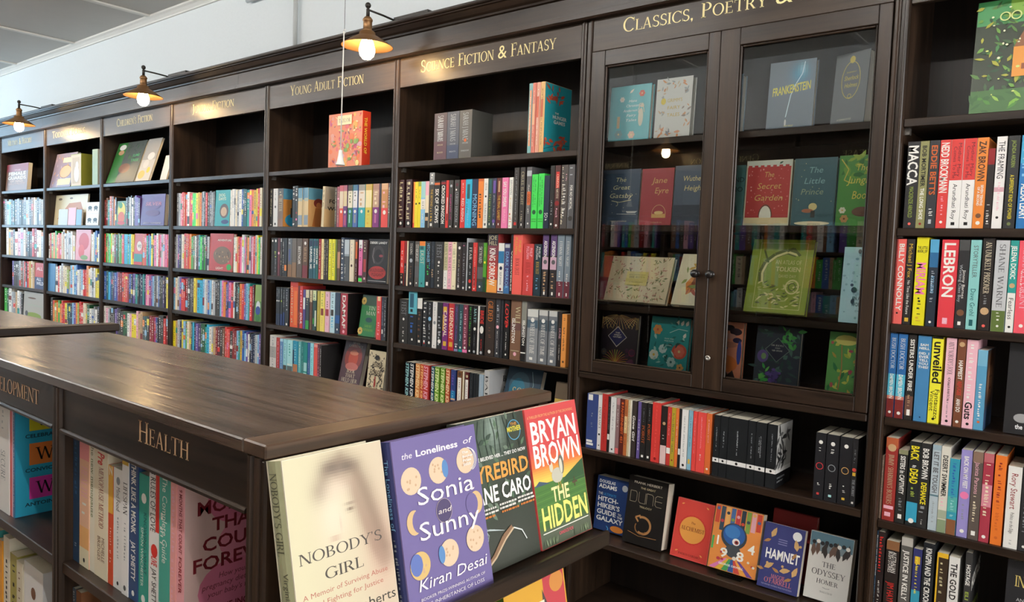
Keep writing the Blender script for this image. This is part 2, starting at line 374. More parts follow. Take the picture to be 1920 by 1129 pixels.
for x in xs[1:-1]:
    mb = MB(); mb.cbox(x - .022, x + .022, YO, YW - .0445, ZC - .012, ZC + .001, .003); mb.build('batten', M_BATTEN, ce)
for y in ys[1:-1]:
    for a, b in zip(xs, xs[1:]):
        mb = MB(); mb.cbox(a + .022, b - .022, y - .022, y + .022, ZC - .012, ZC + .001, .003); mb.build('batten', M_BATTEN, ce)
for (x, y), wh in zip(FILL_STRIPS, ('beside the shop window', 'above the health bookcase', 'above the second island bookcase', "across from the children's fiction sign", 'at the far window end')):  # fixtures added out of view to brighten shelves and upper wall
    t = thing('added_ceiling_light', 'added white tube light on the ceiling ' + wh, 'added ceiling light', (x, y, -.0097), (0, 0, 0), 'added tube lights over the aisle')
    mb = MB(); mb.cbox(-.64, .64, -.05, .05, 3.085, 3.118, .006); mb.build('housing', M_WHITE, t)
    mb = MB(); mb.tube([(-.60, 0, 3.05), (.60, 0, 3.05)], .014, 10); mb.build('tube', M_DIFF, t)
    for a in (-.615, .615):
        mb = MB(); mb.cbox(a - .0145, a + .0145, -.018, .018, 3.030, 3.0848, .002); mb.build('tube_holder', M_WHITE, t)
mb = MB(); mb.prism([(YW - .045, ZC), (YW - .045, ZC - .012), (YW - .03, ZC - .02), (YW - .015, ZC - .035), (YW - .012, ZC - .045), (YW, ZC - .045), (YW, ZC)], 'X', XL, XR); struct(mb.build('trim_1', M_BATTEN))
mb = MB(); p0 = onY(553, 84, 2.575); pts = [(p0.x, 2.575, 2.5068), (p0.x, 2.575, 2.90)]
for i in range(1, 9):
    a = i / 8 * math.pi / 2; pts.append((p0.x - .10 * (1 - math.cos(a)), 2.575, 2.90 + .10 * math.sin(a)))
pts.append((p0.x - .5, 2.575, 3.0)); mb.tube(pts, .0125, 10)
tag(mb.build('conduit_pipe', M_PIPE), 'pale painted pipe bending up the white wall above the bookcases', 'pipe')

# ================================================================== wall bookcases
YF = 2.28                                    # front of the uprights
POSTS = [-8.64, -7.63, -6.625, -5.60, -4.607, -3.582, -2.575, -1.570, -0.541, 0.485]
SH = [1.914, 1.628, 1.371, 1.114, 0.857, 0.600, 0.343]      # tops of the ordinary shelves
DEP = 0.305
def upright_profile(w, cx=0.0, two=False):
    h = w / 2; b = 0.006
    pts = [(-h, .010), (-h + b * .6, .002), (-h + b, 0), (-h + 2 * b, 0), (-h + 2.4 * b, .0045), (h - 2.4 * b, .0045), (h - 2 * b, 0), (h - b, 0), (h - b * .6, .002), (h, .010)]
    if two: pts = pts[:5] + [(-.003, .0045), (-.002, .012), (.002, .012), (.003, .0045)] + pts[5:]
    return [(cx + x, y) for x, y in pts] + [(cx + h, DEP), (cx - h, DEP)]
def upright(parent, cx, w, z0, z1, two=False):
    mb = MB(); mb.prism(upright_profile(w, cx, two), 'Z', z0, z1); return mb.build('upright', W_Z, parent)
def lettering(parent, name, t, x0, x1, y, z, hh, mat, font='C', flip=False):
    """raised letters on a board that faces -Y (or +Y when flipped), coordinates in the parent's space"""
    w = text_polys(t, font)[1]; sx = (x1 - x0) / w; sp = text_polys(' ', font)[1]; off = 0.0
    for word in t.split(' '):
        P, ww = text_polys(word, font); mb = MB()
        for q in P: mb.poly([(x0 + (off + a) * sx, y, z + b * hh) for a, b in q])
        mb.build(name, mat, parent, fix=False); off += ww + sp
def bay(i, label, sign, px0, px1, zb=2.289, hh=.050, shelves=SH, wl=.036):
    X0, X1 = POSTS[i], POSTS[i + 1]; cx = (X0 + X1) / 2; hw = (X1 - X0) / 2
    t = thing('bookcase', label, 'bookcase', (cx, YF, 0))
    upright(t, -hw, wl, 0, 2.362, two=wl > .04)
    e0 = -hw + wl / 2; wr = {7: .05, 8: .042}.get(i + 1, .036); e1 = hw - wr / 2
    if i == 8: upright(t, hw, .042, 0, 2.362)
    mb = MB(); mb.box(e0, e1, .287, .305, .06, 2.40); mb.build('back_panel', W_BACK, t)
    for k, z in enumerate(shelves):
        mb = MB(); mb.cbox(e0 + .001, e1 - .001, .008, .286, z - .022, z, .0015); s_ = mb.build('shelf', W_X, t)
        for xx in (e0 + .006, e1 - .006):
            cl = MB(); d = .006 if xx < 0 else -.006
            cl.prism([(xx - d, z - .0225), (xx + d * 1.6, z - .0225), (xx - d, z - .048)], 'Y', .035, .055) if False else cl.box(min(xx - d, xx + d), max(xx - d, xx + d), .03, .05, z - (.026 if i == 8 and k else .040), z - .0225)
            if k < 5: cl.build('shelf_clip', M_CLIP, s_)
    mb = MB(); mb.cbox(e0, e1, .012, .03, .0, .08); mb.build('plinth', W_X, t)
    mb = MB(); mb.cbox(e0 + .0005, e1 - .0005, .008, .028, 2.239, 2.364, .0015); sb = mb.build('sign_board', W_SIGN, t)
    a, b = onY(px0[0], px0[1], YF + .008), onY(px1[0], px1[1], YF + .008)
    if sign: lettering(sb, 'sign_lettering', sign, a.x - cx, b.x - cx, .0074, zb, hh, M_GILT)
    return t
bay(0, 'dark wooden bookcase left of the military and history bookcase, out at the end', '', (0, 0), (1, 1))
bay(1, 'dark wooden bookcase with a gilt military and history sign', 'Military & History', (15, 268), (59.5, 260))
bay(2, 'dark wooden bookcase of picture books, its sign lit by a lamp glare', 'Toddler Books', (98, 255), (160, 243))
bay(3, "dark wooden bookcase with a gilt children's fiction sign", "Children's Fiction", (219, 230), (286, 218))
bay(4, 'dark wooden bookcase with a gilt junior fiction sign and an empty top shelf', 'Junior Fiction', (361, 205), (439, 190))
bay(5, 'dark wooden bookcase with a gilt young adult fiction sign', 'Young Adult Fiction', (544.6, 168), (682, 148))
bay(6, 'dark wooden bookcase with a gilt science fiction and fantasy sign', 'Science Fiction & Fantasy', (789, 130), (1043, 84))
RSH = [1.932, 1.636, 1.372, 1.111, 0.820, 0.550, 0.290]
bay(8, 'dark wooden bookcase of biographies beside the glass-door cabinet', '', (0, 0), (1, 1), shelves=RSH, wl=.042)

# ---- cornice running along the top of all the bookcases
co = thing('cornice', 'long dark stained moulded cornice running along the tops of the bookcases', 'cornice', (0, 0, 0))
prof = [(2.300, 2.364), (2.262, 2.364), (2.256, 2.370), (2.256, 2.378), (2.262, 2.380), (2.262, 2.390), (2.272, 2.394), (2.272, 2.452), (2.262, 2.455), (2.260, 2.462), (2.250, 2.468), (2.240, 2.478), (2.234, 2.484), (2.226, 2.486), (2.224, 2.490), (2.216, 2.492), (2.213, 2.497), (2.213, 2.504), (2.217, 2.507), (2.590, 2.507), (2.590, 2.490), (2.300, 2.490)]
for a, b in ((-8.66, -6.63), (-6.63, -3.84), (-3.84, -1.05), (-1.05, 0.51)):
    mb = MB(); mb.prism(prof, 'X', a + .0006, b - .0006); mb.build('cornice_section', W_X, co)

# ---- glazed cabinet
cx = (POSTS[7] + POSTS[8]) / 2
CB = thing('glass_door_cabinet', 'dark wooden cabinet with two glazed doors and a gilt classics and poetry sign', 'cabinet', (cx, YF, 0))
hw = (POSTS[8] - POSTS[7]) / 2
upright(CB, -hw, .05, 0, 2.362, True)
e0, e1 = -hw + .025, hw - .021
mb = MB(); mb.box(e0, e1, .287, .305, .06, 2.36); mb.build('back_panel', W_BACK, CB)
CSH = [1.940, 1.644, 1.360, 1.136]
for z in CSH[:3]:
    mb = MB(); mb.cbox(e0 + .001, e1 - .001, .045, .286, z - .022, z, .0015); mb.build('shelf', W_X, CB)
mb = MB(); mb.cbox(e0 + .001, e1 - .001, .0, .286, 1.090, 1.112, .003); mb.cbox(e0 + .001, e1 - .001, .030, .286, 1.1125, 1.136, .001); mb.build('cabinet_floor', W_X, CB)
CLS = [0.836, 0.510, 0.24]
for z in CLS:
    mb = MB(); mb.cbox(e0 + .001, e1 - .001, .004, .286, z - .022, z, .0015); mb.build('shelf', W_X, CB)
mb = MB(); mb.cbox(e0, e1, .012, .03, 0, .08); mb.build('plinth', W_X, CB)
mb = MB(); mb.cbox(e0 + .0005, e1 - .0005, .004, .024, 2.252, 2.364, .0015); sb = mb.build('sign_board', W_SIGN, CB)
a, b = onY(1168, 45, YF + .004), onY(1440, 2, YF + .004)
lw = text_polys('Classics, Poetry', 'C')[1]; fw = text_polys('Classics, Poetry & Plays', 'C')[1]
lettering(sb, 'sign_lettering', 'Classics, Poetry & Plays', a.x - cx, a.x - cx + (b.x - a.x) * fw / lw, .0034, 2.302, .047, M_GILT)
def door(x0, x1, gx0, gx1, z0=1.114, z1=2.2505, gz0=1.157, gz1=2.197, knob=None, lock=None):
    mb = MB(); y0, y1 = .0, .024
    mb.cbox(x0, gx0, y0, y1, z0, z1, .002); mb.cbox(gx1, x1, y0, y1, z0, z1, .002); mb.build('x', W_Z) if False else None
    d = mb.build('door', W_Z, CB)
    for a, b in ((z0, gz0), (gz1, z1)):
        m2 = MB(); m2.cbox(gx0 + .0003, gx1 - .0003, y0, y1, a, b, .002); m2.build('rail', W_X, d)
    m2 = MB(); t = .007
    for a, b, c, e in ((gx0, gx0 + t, gz0, gz1), (gx1 - t, gx1, gz0, gz1), (gx0 + t, gx1 - t, gz0, gz0 + t), (gx0 + t, gx1 - t, gz1 - t, gz1)): m2.cbox(a + .0004, b - .0004, .004, .012, c + .0004, e - .0004, .0025)
    m2.build('glazing_bead', W_Z, d)
    m2 = MB(); m2.box(gx0 + .001, gx1 - .001, .0125, .0155, gz0 + .001, gz1 - .001); m2.build('pane', M_GLASS, d)
    if knob:
        kx, kz = knob; m2 = MB(); pr = [(.0001, -.030), (.008, -.029), (.0125, -.024), (.0135, -.019), (.011, -.013), (.006, -.009), (.006, -.004), (.010, -.003), (.0105, -.0002)]
        m2.grid([[(kx + r * math.cos(2 * math.pi * j / 18), y, kz + r * math.sin(2 * math.pi * j / 18)) for j in range(18)] for r, y in pr], True); m2.build('knob', M_KNOB, d)
    if lock:
        kx, kz = lock; m2 = MB(); pr = [(.0001, -.0005), (.003, -.0008), (.0035, -.003), (.008, -.003), (.009, -.0005), (.009, -.0001)]
        m2.grid([[(kx + r * math.cos(2 * math.pi * j / 18), y, kz + r * math.sin(2 * math.pi * j / 18)) for j in range(18)] for r, y in pr], True); m2.build('lock', M_STEEL, d)
k1, k2, k3 = onY(1303, 513, YF - .015), onY(1330.5, 514.5, YF - .015), onY(1327, 671.5, YF)
door(e0 + .001, -1.0605 - cx, -1.488 - cx, -1.100 - cx, knob=(k1.x - cx, k1.z))
door(-1.0595 - cx, e1 - .001, -.996 - cx, -.598 - cx, knob=(k2.x - cx, k2.z), lock=(k3.x - cx, k3.z))

# ---- lamps over the bookcases
def lamp(X, label, y=2.09, sgn=1, z0=0.0):
    t = thing('wall_lamp', label, 'lamp', (X, y, z0), (0, 0, 0 if sgn > 0 else math.pi), 'brass lamps over the bookcases')
    mb = MB(); mb.cbox(-.012, .20, .150, .215, 2.5075, 2.530, .002); mb.build('mounting_box', M_IRON, t)
    mb = MB(); mb.tube([(0, 0, 2.521), (0, .08, 2.519), (0, .160, 2.514)], .0045, 8); mb.build('arm', M_IRON, t)
    mb = MB(); n = 8; mb.lathe([(.0005, 2.551)] + [(.0125 * math.sin(math.pi * i / n), 2.5385 + .0125 * math.cos(math.pi * i / n)) for i in range(1, n)] + [(.006, 2.525), (.0075, 2.522), (.0075, 2.492), (.0005, 2.492)], 0, 0, 14); mb.build('finial', M_IRON, t)
    mb = MB(); mb.lathe([(.008, 2.4925), (.013, 2.491), (.021, 2.480), (.021, 2.474), (.0185, 2.472), (.0185, 2.440), (.0205, 2.438), (.0205, 2.433), (.018, 2.433), (.0005, 2.433)], 0, 0, 18); mb.build('socket', M_BRASS, t)
    mb = MB(); mb.lathe([(.019, 2.4325), (.027, 2.4325), (.033, 2.428), (.034, 2.417), (.050, 2.408), (.078, 2.391), (.106, 2.372), (.108, 2.370), (.1055, 2.3705), (.078, 2.388), (.050, 2.405), (.0325, 2.414), (.030, 2.4305), (.019, 2.4305)], 0, 0, 32); mb.build('shade', M_BRASS, t)
    mb = MB(); mb.lathe([(.0125, 2.4325), (.0135, 2.420), (.017, 2.405), (.026, 2.385), (.0325, 2.362), (.033, 2.350), (.028, 2.332), (.016, 2.319), (.0005, 2.3155)], 0, 0, 20); mb.build('bulb', M_BULB, t)
    return t
lamp(-2.545, 'brass cone lamp with a glowing bulb between the young adult and science fiction signs')
lamp(-4.555, "brass cone lamp with a glowing bulb between the children's and junior fiction signs")
lamp(-6.565, 'brass cone lamp with a glowing bulb beside the military and history sign')

# ---- light pull
b0 = onY(638, 310, 1.45)
t = thing('light_pull', 'thin white cord hanging before the young adult sign with a bell-shaped pull', 'light pull', (b0.x, b0.y, 0))
zt_, zk = b0.z + .047, onY(641, 60, 1.45).z
mb = MB(); mb.tube([(.003, 0, zk), (.001, 0, (zk + zt_) / 2), (0, 0, zt_ - .004)], .0019, 6); mb.build('cord', M_CORD, t)
mb = MB(); mb.tube([(.005, 0, ZC - .013), (.005, 0, zk + .006)], .0007, 5); mb.build('wire', M_IRON, t)
mb = MB(); mb.tube([(.005 + .006 * math.cos(a), 0, zk + .006 * math.sin(a)) for a in [i * math.pi / 5 for i in range(10)]], .0012, 5); mb.build('hook', M_WHITE, t)
mb = MB(); zb = b0.z; mb.lathe([(.0005, zb + .046), (.005, zb + .0455), (.006, zb + .038), (.007, zb + .03), (.010, zb + .014), (.0135, zb + .003), (.0145, zb), (.012, zb), (.0005, zb + .004)], 0, 0, 16); mb.build('bell_pull', M_WHITE, t)

# ================================================================== island bookcases
K = 1.08
def kz(z): return HC + (z - HC) * K
ZT = kz(1.30); IX1 = -.732 * K; IX0 = -2.07; IY0 = .473 * K; IY1 = .80 * K; EY1 = 1.006 * K
IS = thing('island_bookcase', 'dark wooden island bookcase with a glossy worn top and a copper health sign', 'bookcase', (0, 0, 0))
mb = MB(); mb.cbox(IX0, IX1 - .05, IY0, IY1, ZT - .018, ZT, .002); mb.build('top_board', W_TOP, IS)
mb = MB(); mb.cbox(IX1 - .0495, IX1, IY0, EY1, ZT - .018, ZT + .0005, .002); mb.build('end_top_board', wood('end_top_pine', 'Y', '2e2119', '5c4534', rough=.3, spec=.55), IS)
mb = MB(); mb.cbox(IX1 - .045, IX1 - .012, IY0 + .031, EY1 - .004, .0, ZT - .0185, .002); mb.build('end_panel', W_Y, IS)
for y0, y1 in ((IY0 + .001, IY0 + .030), (EY1 - .034, EY1 - .005)):
    mb = MB(); mb.cbox(IX1 - .0115, IX1 - .001, y0, y1, .0, ZT - .0185, .003); mb.build('end_stile', W_Z, IS)
ZFB = kz(1.2155)
PX = [IX0 + .02, -1.422, IX1 - .052]
for i, (x, w, dp) in enumerate(((IX0 + .018, .036, IY1 - IY0), (-1.435, .034, IY1 - IY0), (IX1 - .0285, .033, .0305))):
    mb = MB(); mb.prism([(a, b + IY0) for a, b in [(p[0] + x, p[1] if p[1] < .2 else dp) for p in upright_profile(w)]], 'Z', 0, ZT - .0185); mb.build('upright', W_Z, IS)
for x0, x1 in ((IX0 + .0365, -1.4525), (-1.4175, IX1 - .0458)):
    mb = MB(); mb.cbox(x0, x1, IY0 + .006, IY0 + .022, ZFB, ZT - .0185, .0015); sb = mb.build('sign_board', W_X, IS)
    mb = MB(); mb.prism([(IY0 + .0055, ZFB + .004), (IY0 + .003, ZFB + .004), (IY0 + .001, ZFB + .001), (IY0 + .001, ZFB - .003), (IY0 + .022, ZFB - .003), (IY0 + .022, ZFB - .0005), (IY0 + .0055, ZFB - .0005)], 'X', x0, x1); mb.build('bead', W_X, sb)
    if x0 > -1.5: lettering(sb, 'sign_lettering', 'Health', -1.049 * K, -.909 * K, IY0 + .0054, kz(1.2465), .030 * K, M_GILT_D)
    else:
        fw = text_polys('Personal Development', 'C')[1]; lw = text_polys('lopment', 'C')[1]; w_ = (-1.410 + 1.583) * K * fw / lw
        lettering(sb, 'sign_lettering', 'Personal Development', -1.410 * K - w_, -1.410 * K, IY0 + .0054, kz(1.2405), .032 * K, M_GILT_D)
    for z in (kz(.999), kz(.999) - .285, kz(.999) - .57):
        mb = MB(); mb.cbox(x0, x1, IY0 + .006, IY1 - .014, z - .020, z, .0015); mb.build('shelf', W_X, IS)
mb = MB(); mb.box(IX0 + .0365, IX1 - .0458, IY1 - .012, IY1 - .002, .05, ZT - .0185); mb.build('back_panel', W_BACK, IS)
# display ledges on the end panel (face +X)
LZ = [kz(1.073), kz(1.073) - .30]
for k, z in enumerate(LZ):
    mb = MB(); x0 = IX1 - .012; x1 = -.628 * K; y0, y1 = IY0 + .031, 1.035 * K
    mb.prism([(x0, z - .014), (x1 - .003, z - .014), (x1, z - .011), (x1, z + .011), (x1 - .002, z + .013), (x1 - .007, z + .013), (x1 - .008, z + .012), (x1 - .008, z), (x0, z)], 'Y', y0, y1) if False else None
    pr = [(x0, z - .014), (x1 - .003, z - .014), (x1, z - .011), (x1, z + .011), (x1 - .002, z + .013), (x1 - .007, z + .013), (x1 - .008, z + .012), (x1 - .008, z), (x0, z)]
    mb.grid([[(p[0], y0, p[1]) for p in pr], [(p[0], y1, p[1]) for p in pr]], True, None, False, True); mb.build('display_ledge', W_Y, IS)
# second island behind the first
I2 = thing('island_bookcase', 'dark wooden island bookcase standing beyond the end of the health bookcase', 'bookcase', (0, 0, 0))
X2 = -2.26; z2 = ZT
mb = MB(); mb.cbox(X2 - 1.6, X2 - .05, .50, .86, z2 - .02, z2, .002); mb.build('top_board', W_TOP, I2)
mb = MB(); mb.cbox(X2 - .0495, X2, .50, .975, z2 - .02, z2 + .0005, .002); mb.build('end_top_board', W_Y, I2)
mb = MB(); mb.cbox(X2 - .045, X2 - .01, .51, .97, 0, z2 - .0205, .002); mb.build('end_panel', W_Y, I2)
mb = MB(); mb.box(X2 - 1.59, X2 - .0455, .51, .85, 0, .06); mb.build('plinth', W_X, I2)
mb = MB(); mb.box(X2 - 1.59, X2 - .0455, .84, .85, .0605, z2 - .0205); mb.build('back_panel', W_BACK, I2)
for x in (X2 - 1.59, X2 - .82):
    mb = MB(); mb.cbox(x, x + .03, .51, .8395, .0605, z2 - .0205); mb.build('upright', W_Z, I2)
for z in (.35, .65, .95):
    for a, b in ((X2 - 1.5595, X2 - .8205), (X2 - .7895, X2 - .0455)):
        mb = MB(); mb.cbox(a, b, .512, .8395, z - .02, z); mb.build('shelf', W_X, I2)

# ================================================================== bookcases across the aisle (seen mirrored in the cabinet glass)
YB = -0.89
def back_bay(X0, X1, label, sign, sx0, sx1):
    cx = (X0 + X1) / 2; hw = (X1 - X0) / 2; t = thing('bookcase', label, 'bookcase', (cx, YB, 0), (0, 0, math.pi))
    upright(t, -hw, .036, 0, 2.362)
    if X0 < -4.5: upright(t, hw, .036, 0, 2.362)
    e0, e1 = -hw + .018, hw - .018
    mb = MB(); mb.box(e0, e1, .287, .305, .06, 2.40); mb.build('back_panel', W_BACK, t)
    for z in SH + [.1]:
        mb = MB(); mb.cbox(e0 + .001, e1 - .001, .008, .286, z - .022, z, .0015); mb.build('shelf', W_X, t)
    mb = MB(); mb.cbox(e0 + .0005, e1 - .0005, .008, .028, 2.239, 2.45, .0015); sb = mb.build('sign_board', W_SIGN, t)
    mb = MB(); mb.cbox(-hw - .017, hw - .0185, -.065, .305, 2.451, 2.507, .004); mb.build('crown', W_X, t)
    if sign: lettering(sb, 'sign_lettering', sign, -(sx0 - cx), -(sx1 - cx), .0074, 2.285, .05, M_GILT)
back_bay(-0.90, 0.12, 'dark wooden bookcase across the aisle, end nearest the shop window', '', 0, 1)
back_bay(-1.93, -0.90, 'dark wooden bookcase across the aisle with a new release sign', 'New Release', -1.18, -1.62)
back_bay(-2.96, -1.93, 'dark wooden bookcase across the aisle with a general fiction sign, beside new releases', 'General Fiction', -2.20, -2.75)
back_bay(-3.99, -2.96, 'dark wooden bookcase across the aisle with the second general fiction sign', 'General Fiction', -3.27, -3.82)
back_bay(-5.02, -3.99, 'dark wooden bookcase across the aisle furthest from the shop window', '', 0, 1)
lamp(-2.86, 'brass cone lamp over the bookcases across the aisle', YB + .19, -1, 0.0)
# ================================================================== books
SPECS = []            # every spine-out book: dict
def bookshell(mb, t, h, w, base, hard, back=None, pages=True, spine=None):
    """cover (front board, back board, spine) into mb, local space: spine faces -Y, front board faces +X"""
    c = .0024 if hard else .0007; cb = col(base); bb = col(back or base); bs = col(spine or base)
    b = min(.003, t * .12) if hard else 0.0
    mb.box(t - c, t, 0, w, 0, h, cb); mb.box(0, c, 0, w, 0, h, bb)
    xs = [c, t * .3, t * .5, t * .7, t - c] if hard else [c, t - c]
    yy = [0, -b * .8, -b, -b * .8, 0] if hard else [0, 0]
    for (a, p), (e, q) in zip(zip(xs, yy), list(zip(xs, yy))[1:]):
        mb.quad((a, p, 0), (e, q, 0), (e, q, h), (a, p, h), bs); mb.quad((a, p + c, 0), (a, p + c, h), (e, q + c, h), (e, q + c, 0), bs)
        mb.quad((a, p, h), (e, q, h), (e, q + c, h), (a, p + c, h), bs); mb.quad((a, p, 0), (a, p + c, 0), (e, q + c, 0), (e, q, 0), bs)
    return c, b
def spine_ink(P, t, h, items, rng):
    for it in items.split(';'):
        it = it.strip()
        if not it: continue
        f = it.split('/')
        if it[0] == '=': P.rect(.0004, t - .0004, -float(f[2]) * h, -float(f[1]) * h, f[0][1:])
        elif it[0] == '~':
            v0, v1, fr = float(f[1]), float(f[2]), float(f[3]) if len(f) > 3 else .4
            hh = t * fr; y = t * (float(f[4]) if len(f) > 4 else .5) - hh / 2; x = v0 * h; P.layer()
            while x < v1 * h:
                l = rng.uniform(.45, .8) * max(hh, .003)
                if x + l > .992 * h: break
                if rng.random() < .86:
                    q = hh * .2; B4 = lambda a0, a1, b0, b1: (lambda: P.poly([(y + a0 * hh, -x - b0 * l), (y + a1 * hh, -x - b0 * l), (y + a1 * hh, -x - b1 * l), (y + a0 * hh, -x - b1 * l)], f[0][1:])); e = min(.5, q / l)
                    for k in rng.choice(((0,), (1,), (2,), (0, 2), (1, 2), (3,), (4,))):
                        (B4(.1, .9, 0, e), B4(0, .6, .1, .1 + e), B4(0, .7, .5, .5 + e), B4(.2, .75, 0, .7), B4(.05, .5, .1, .8))[k]()
                x += l * 1.25
        elif it[0] == '@': P.ell(t / 2, -float(f[1]) * h, t * float(f[2]) / 2, t * float(f[2]) / 2 * (float(f[3]) if len(f) > 3 else 1), f[0][1:], 12)
        elif it[0] == '#': P.rect(t * float(f[3]), t * float(f[4]), -float(f[2]) * h, -float(f[1]) * h, f[0][1:])
        elif it[0] == '-':    # upright stacked word across the spine
            hh = float(f[2]) * h; P.text(f[0][1:], t * .10, t * .90, -float(f[1]) * h - hh, hh, f[3], f[4] if len(f) > 4 else 'b', align='c')
        else:
            fr = float(f[4]); u = float(f[6]) if len(f) > 6 else .5; fo = f[5] if len(f) > 5 else 's'
            P.text(f[0].replace('_', ' '), float(f[2]) * h, float(f[3]) * h, t * u - t * fr / 2, t * fr, f[1], fo[0], rot=-90, shear=.2 if 'i' in fo else 0)
SIZES = {'a': 178, 'b': 198, 'c': 216, 't': 234, 'h': 238}
def row(shelf_label, bayname, z, ya, line, text, anchor_l, anchor_r, group, setb=.018, unit='book', lo=None, hi=None):
    """line = (xa, ya, xb, yb): picture line along which the edges were measured"""
    yf = YF + setb if ya is None else ya; out = []
    BB = {'sci': (POSTS[6] + .0185, POSTS[7] - .0255), 'ya': (POSTS[5] + .0185, POSTS[6] - .0185), 'bio': (POSTS[8] + .0215, POSTS[9] - .022), 'cls': (POSTS[7] + .0255, POSTS[8] - .0215), 'health': (-1.4173, IX1 - .046), 'dev': (IX0 + .037, -1.4527)}[bayname]
    prev = BB[0]; hi = BB[1]
    for ln in text.strip('\n').split('\n'):
        if not ln.strip(): continue
        f = ln.split(None, 4); x0, x1 = float(f[0]), float(f[1]); hard = 'h' in f[2] and f[2] != 'h' or f[2] == 'h'
        hs = f[2].rstrip('H'); hard = f[2].endswith('H'); hmm = SIZES.get(hs) or float(hs)
        base = f[3]; items = f[4] if len(f) > 4 else ''
        art = None; lean = 0.0
        if '|' in items: items, art = [p_.strip() for p_ in items.split('|')]
        if '>' in items: items, lv = items.split('>'); lean = float(lv)
        xa, ya_, xb, yb = line
        py = lambda x: ya_ + (yb - ya_) * (x - xa) / (xb - xa)
        X0, X1 = onY(x0, py(x0), yf).x, onY(x1, py(x1), yf).x
        if prev is not None and X0 < prev + .0004: X0 = prev + .0004
        if X1 - X0 < .003: X1 = X0 + .003
        if X1 > hi: X1 = hi
        if X1 - X0 < .0028: continue
        h = hmm / 1000.0
        prev = X1 + (h * math.sin(math.radians(lean)) if lean > 0 else 0) * 0
        out.append(dict(X=X0, t=X1 - X0 - .0003, h=h, w=h * (.652 if hmm < 230 else .654), base=base, items=items, hard=hard, art=art, lean=lean, y=yf + random.uniform(0, .0025), z=z, px=(x1 - x0) * h * 450))
    n = len(out)
    for i, s in enumerate(out):
        l, r = i + 1, n - i
        o = lambda k: '%d%s' % (k, 'th' if 10 <= k % 100 <= 20 else {1: 'st', 2: 'nd', 3: 'rd'}.get(k % 10, 'th'))
        pos = '%s from %s' % ((o(l), anchor_l) if l <= r or anchor_r is None else (o(r), anchor_r))
        inks = []
        for it in s['items'].split(';'):
            it = it.strip(); g = it.split('/')
            if it[:1] == '~': inks.append(g[0][1:])
            elif it[:1] == '-' and len(g) > 3: inks.append(g[3])
            elif it and it[0] not in '=@#' and len(g) > 1: inks.append(g[1])
        bc = cname(s['base']); ik = cname(inks[0]) if inks else None
        sz = 'tall ' if s['h'] > .225 else ''
        s['label'] = '%s%s %s%s, %s, %s' % (sz, bc, unit, ', %s lettering' % ik if ik and ik != bc else '', pos, shelf_label)
        if len(s['label'].split()) > 16: s['label'] = s['label'].replace('tall ', '', 1)
        s['group'] = group; SPECS.append(s)
SF = 'books in the science fiction bookcase'
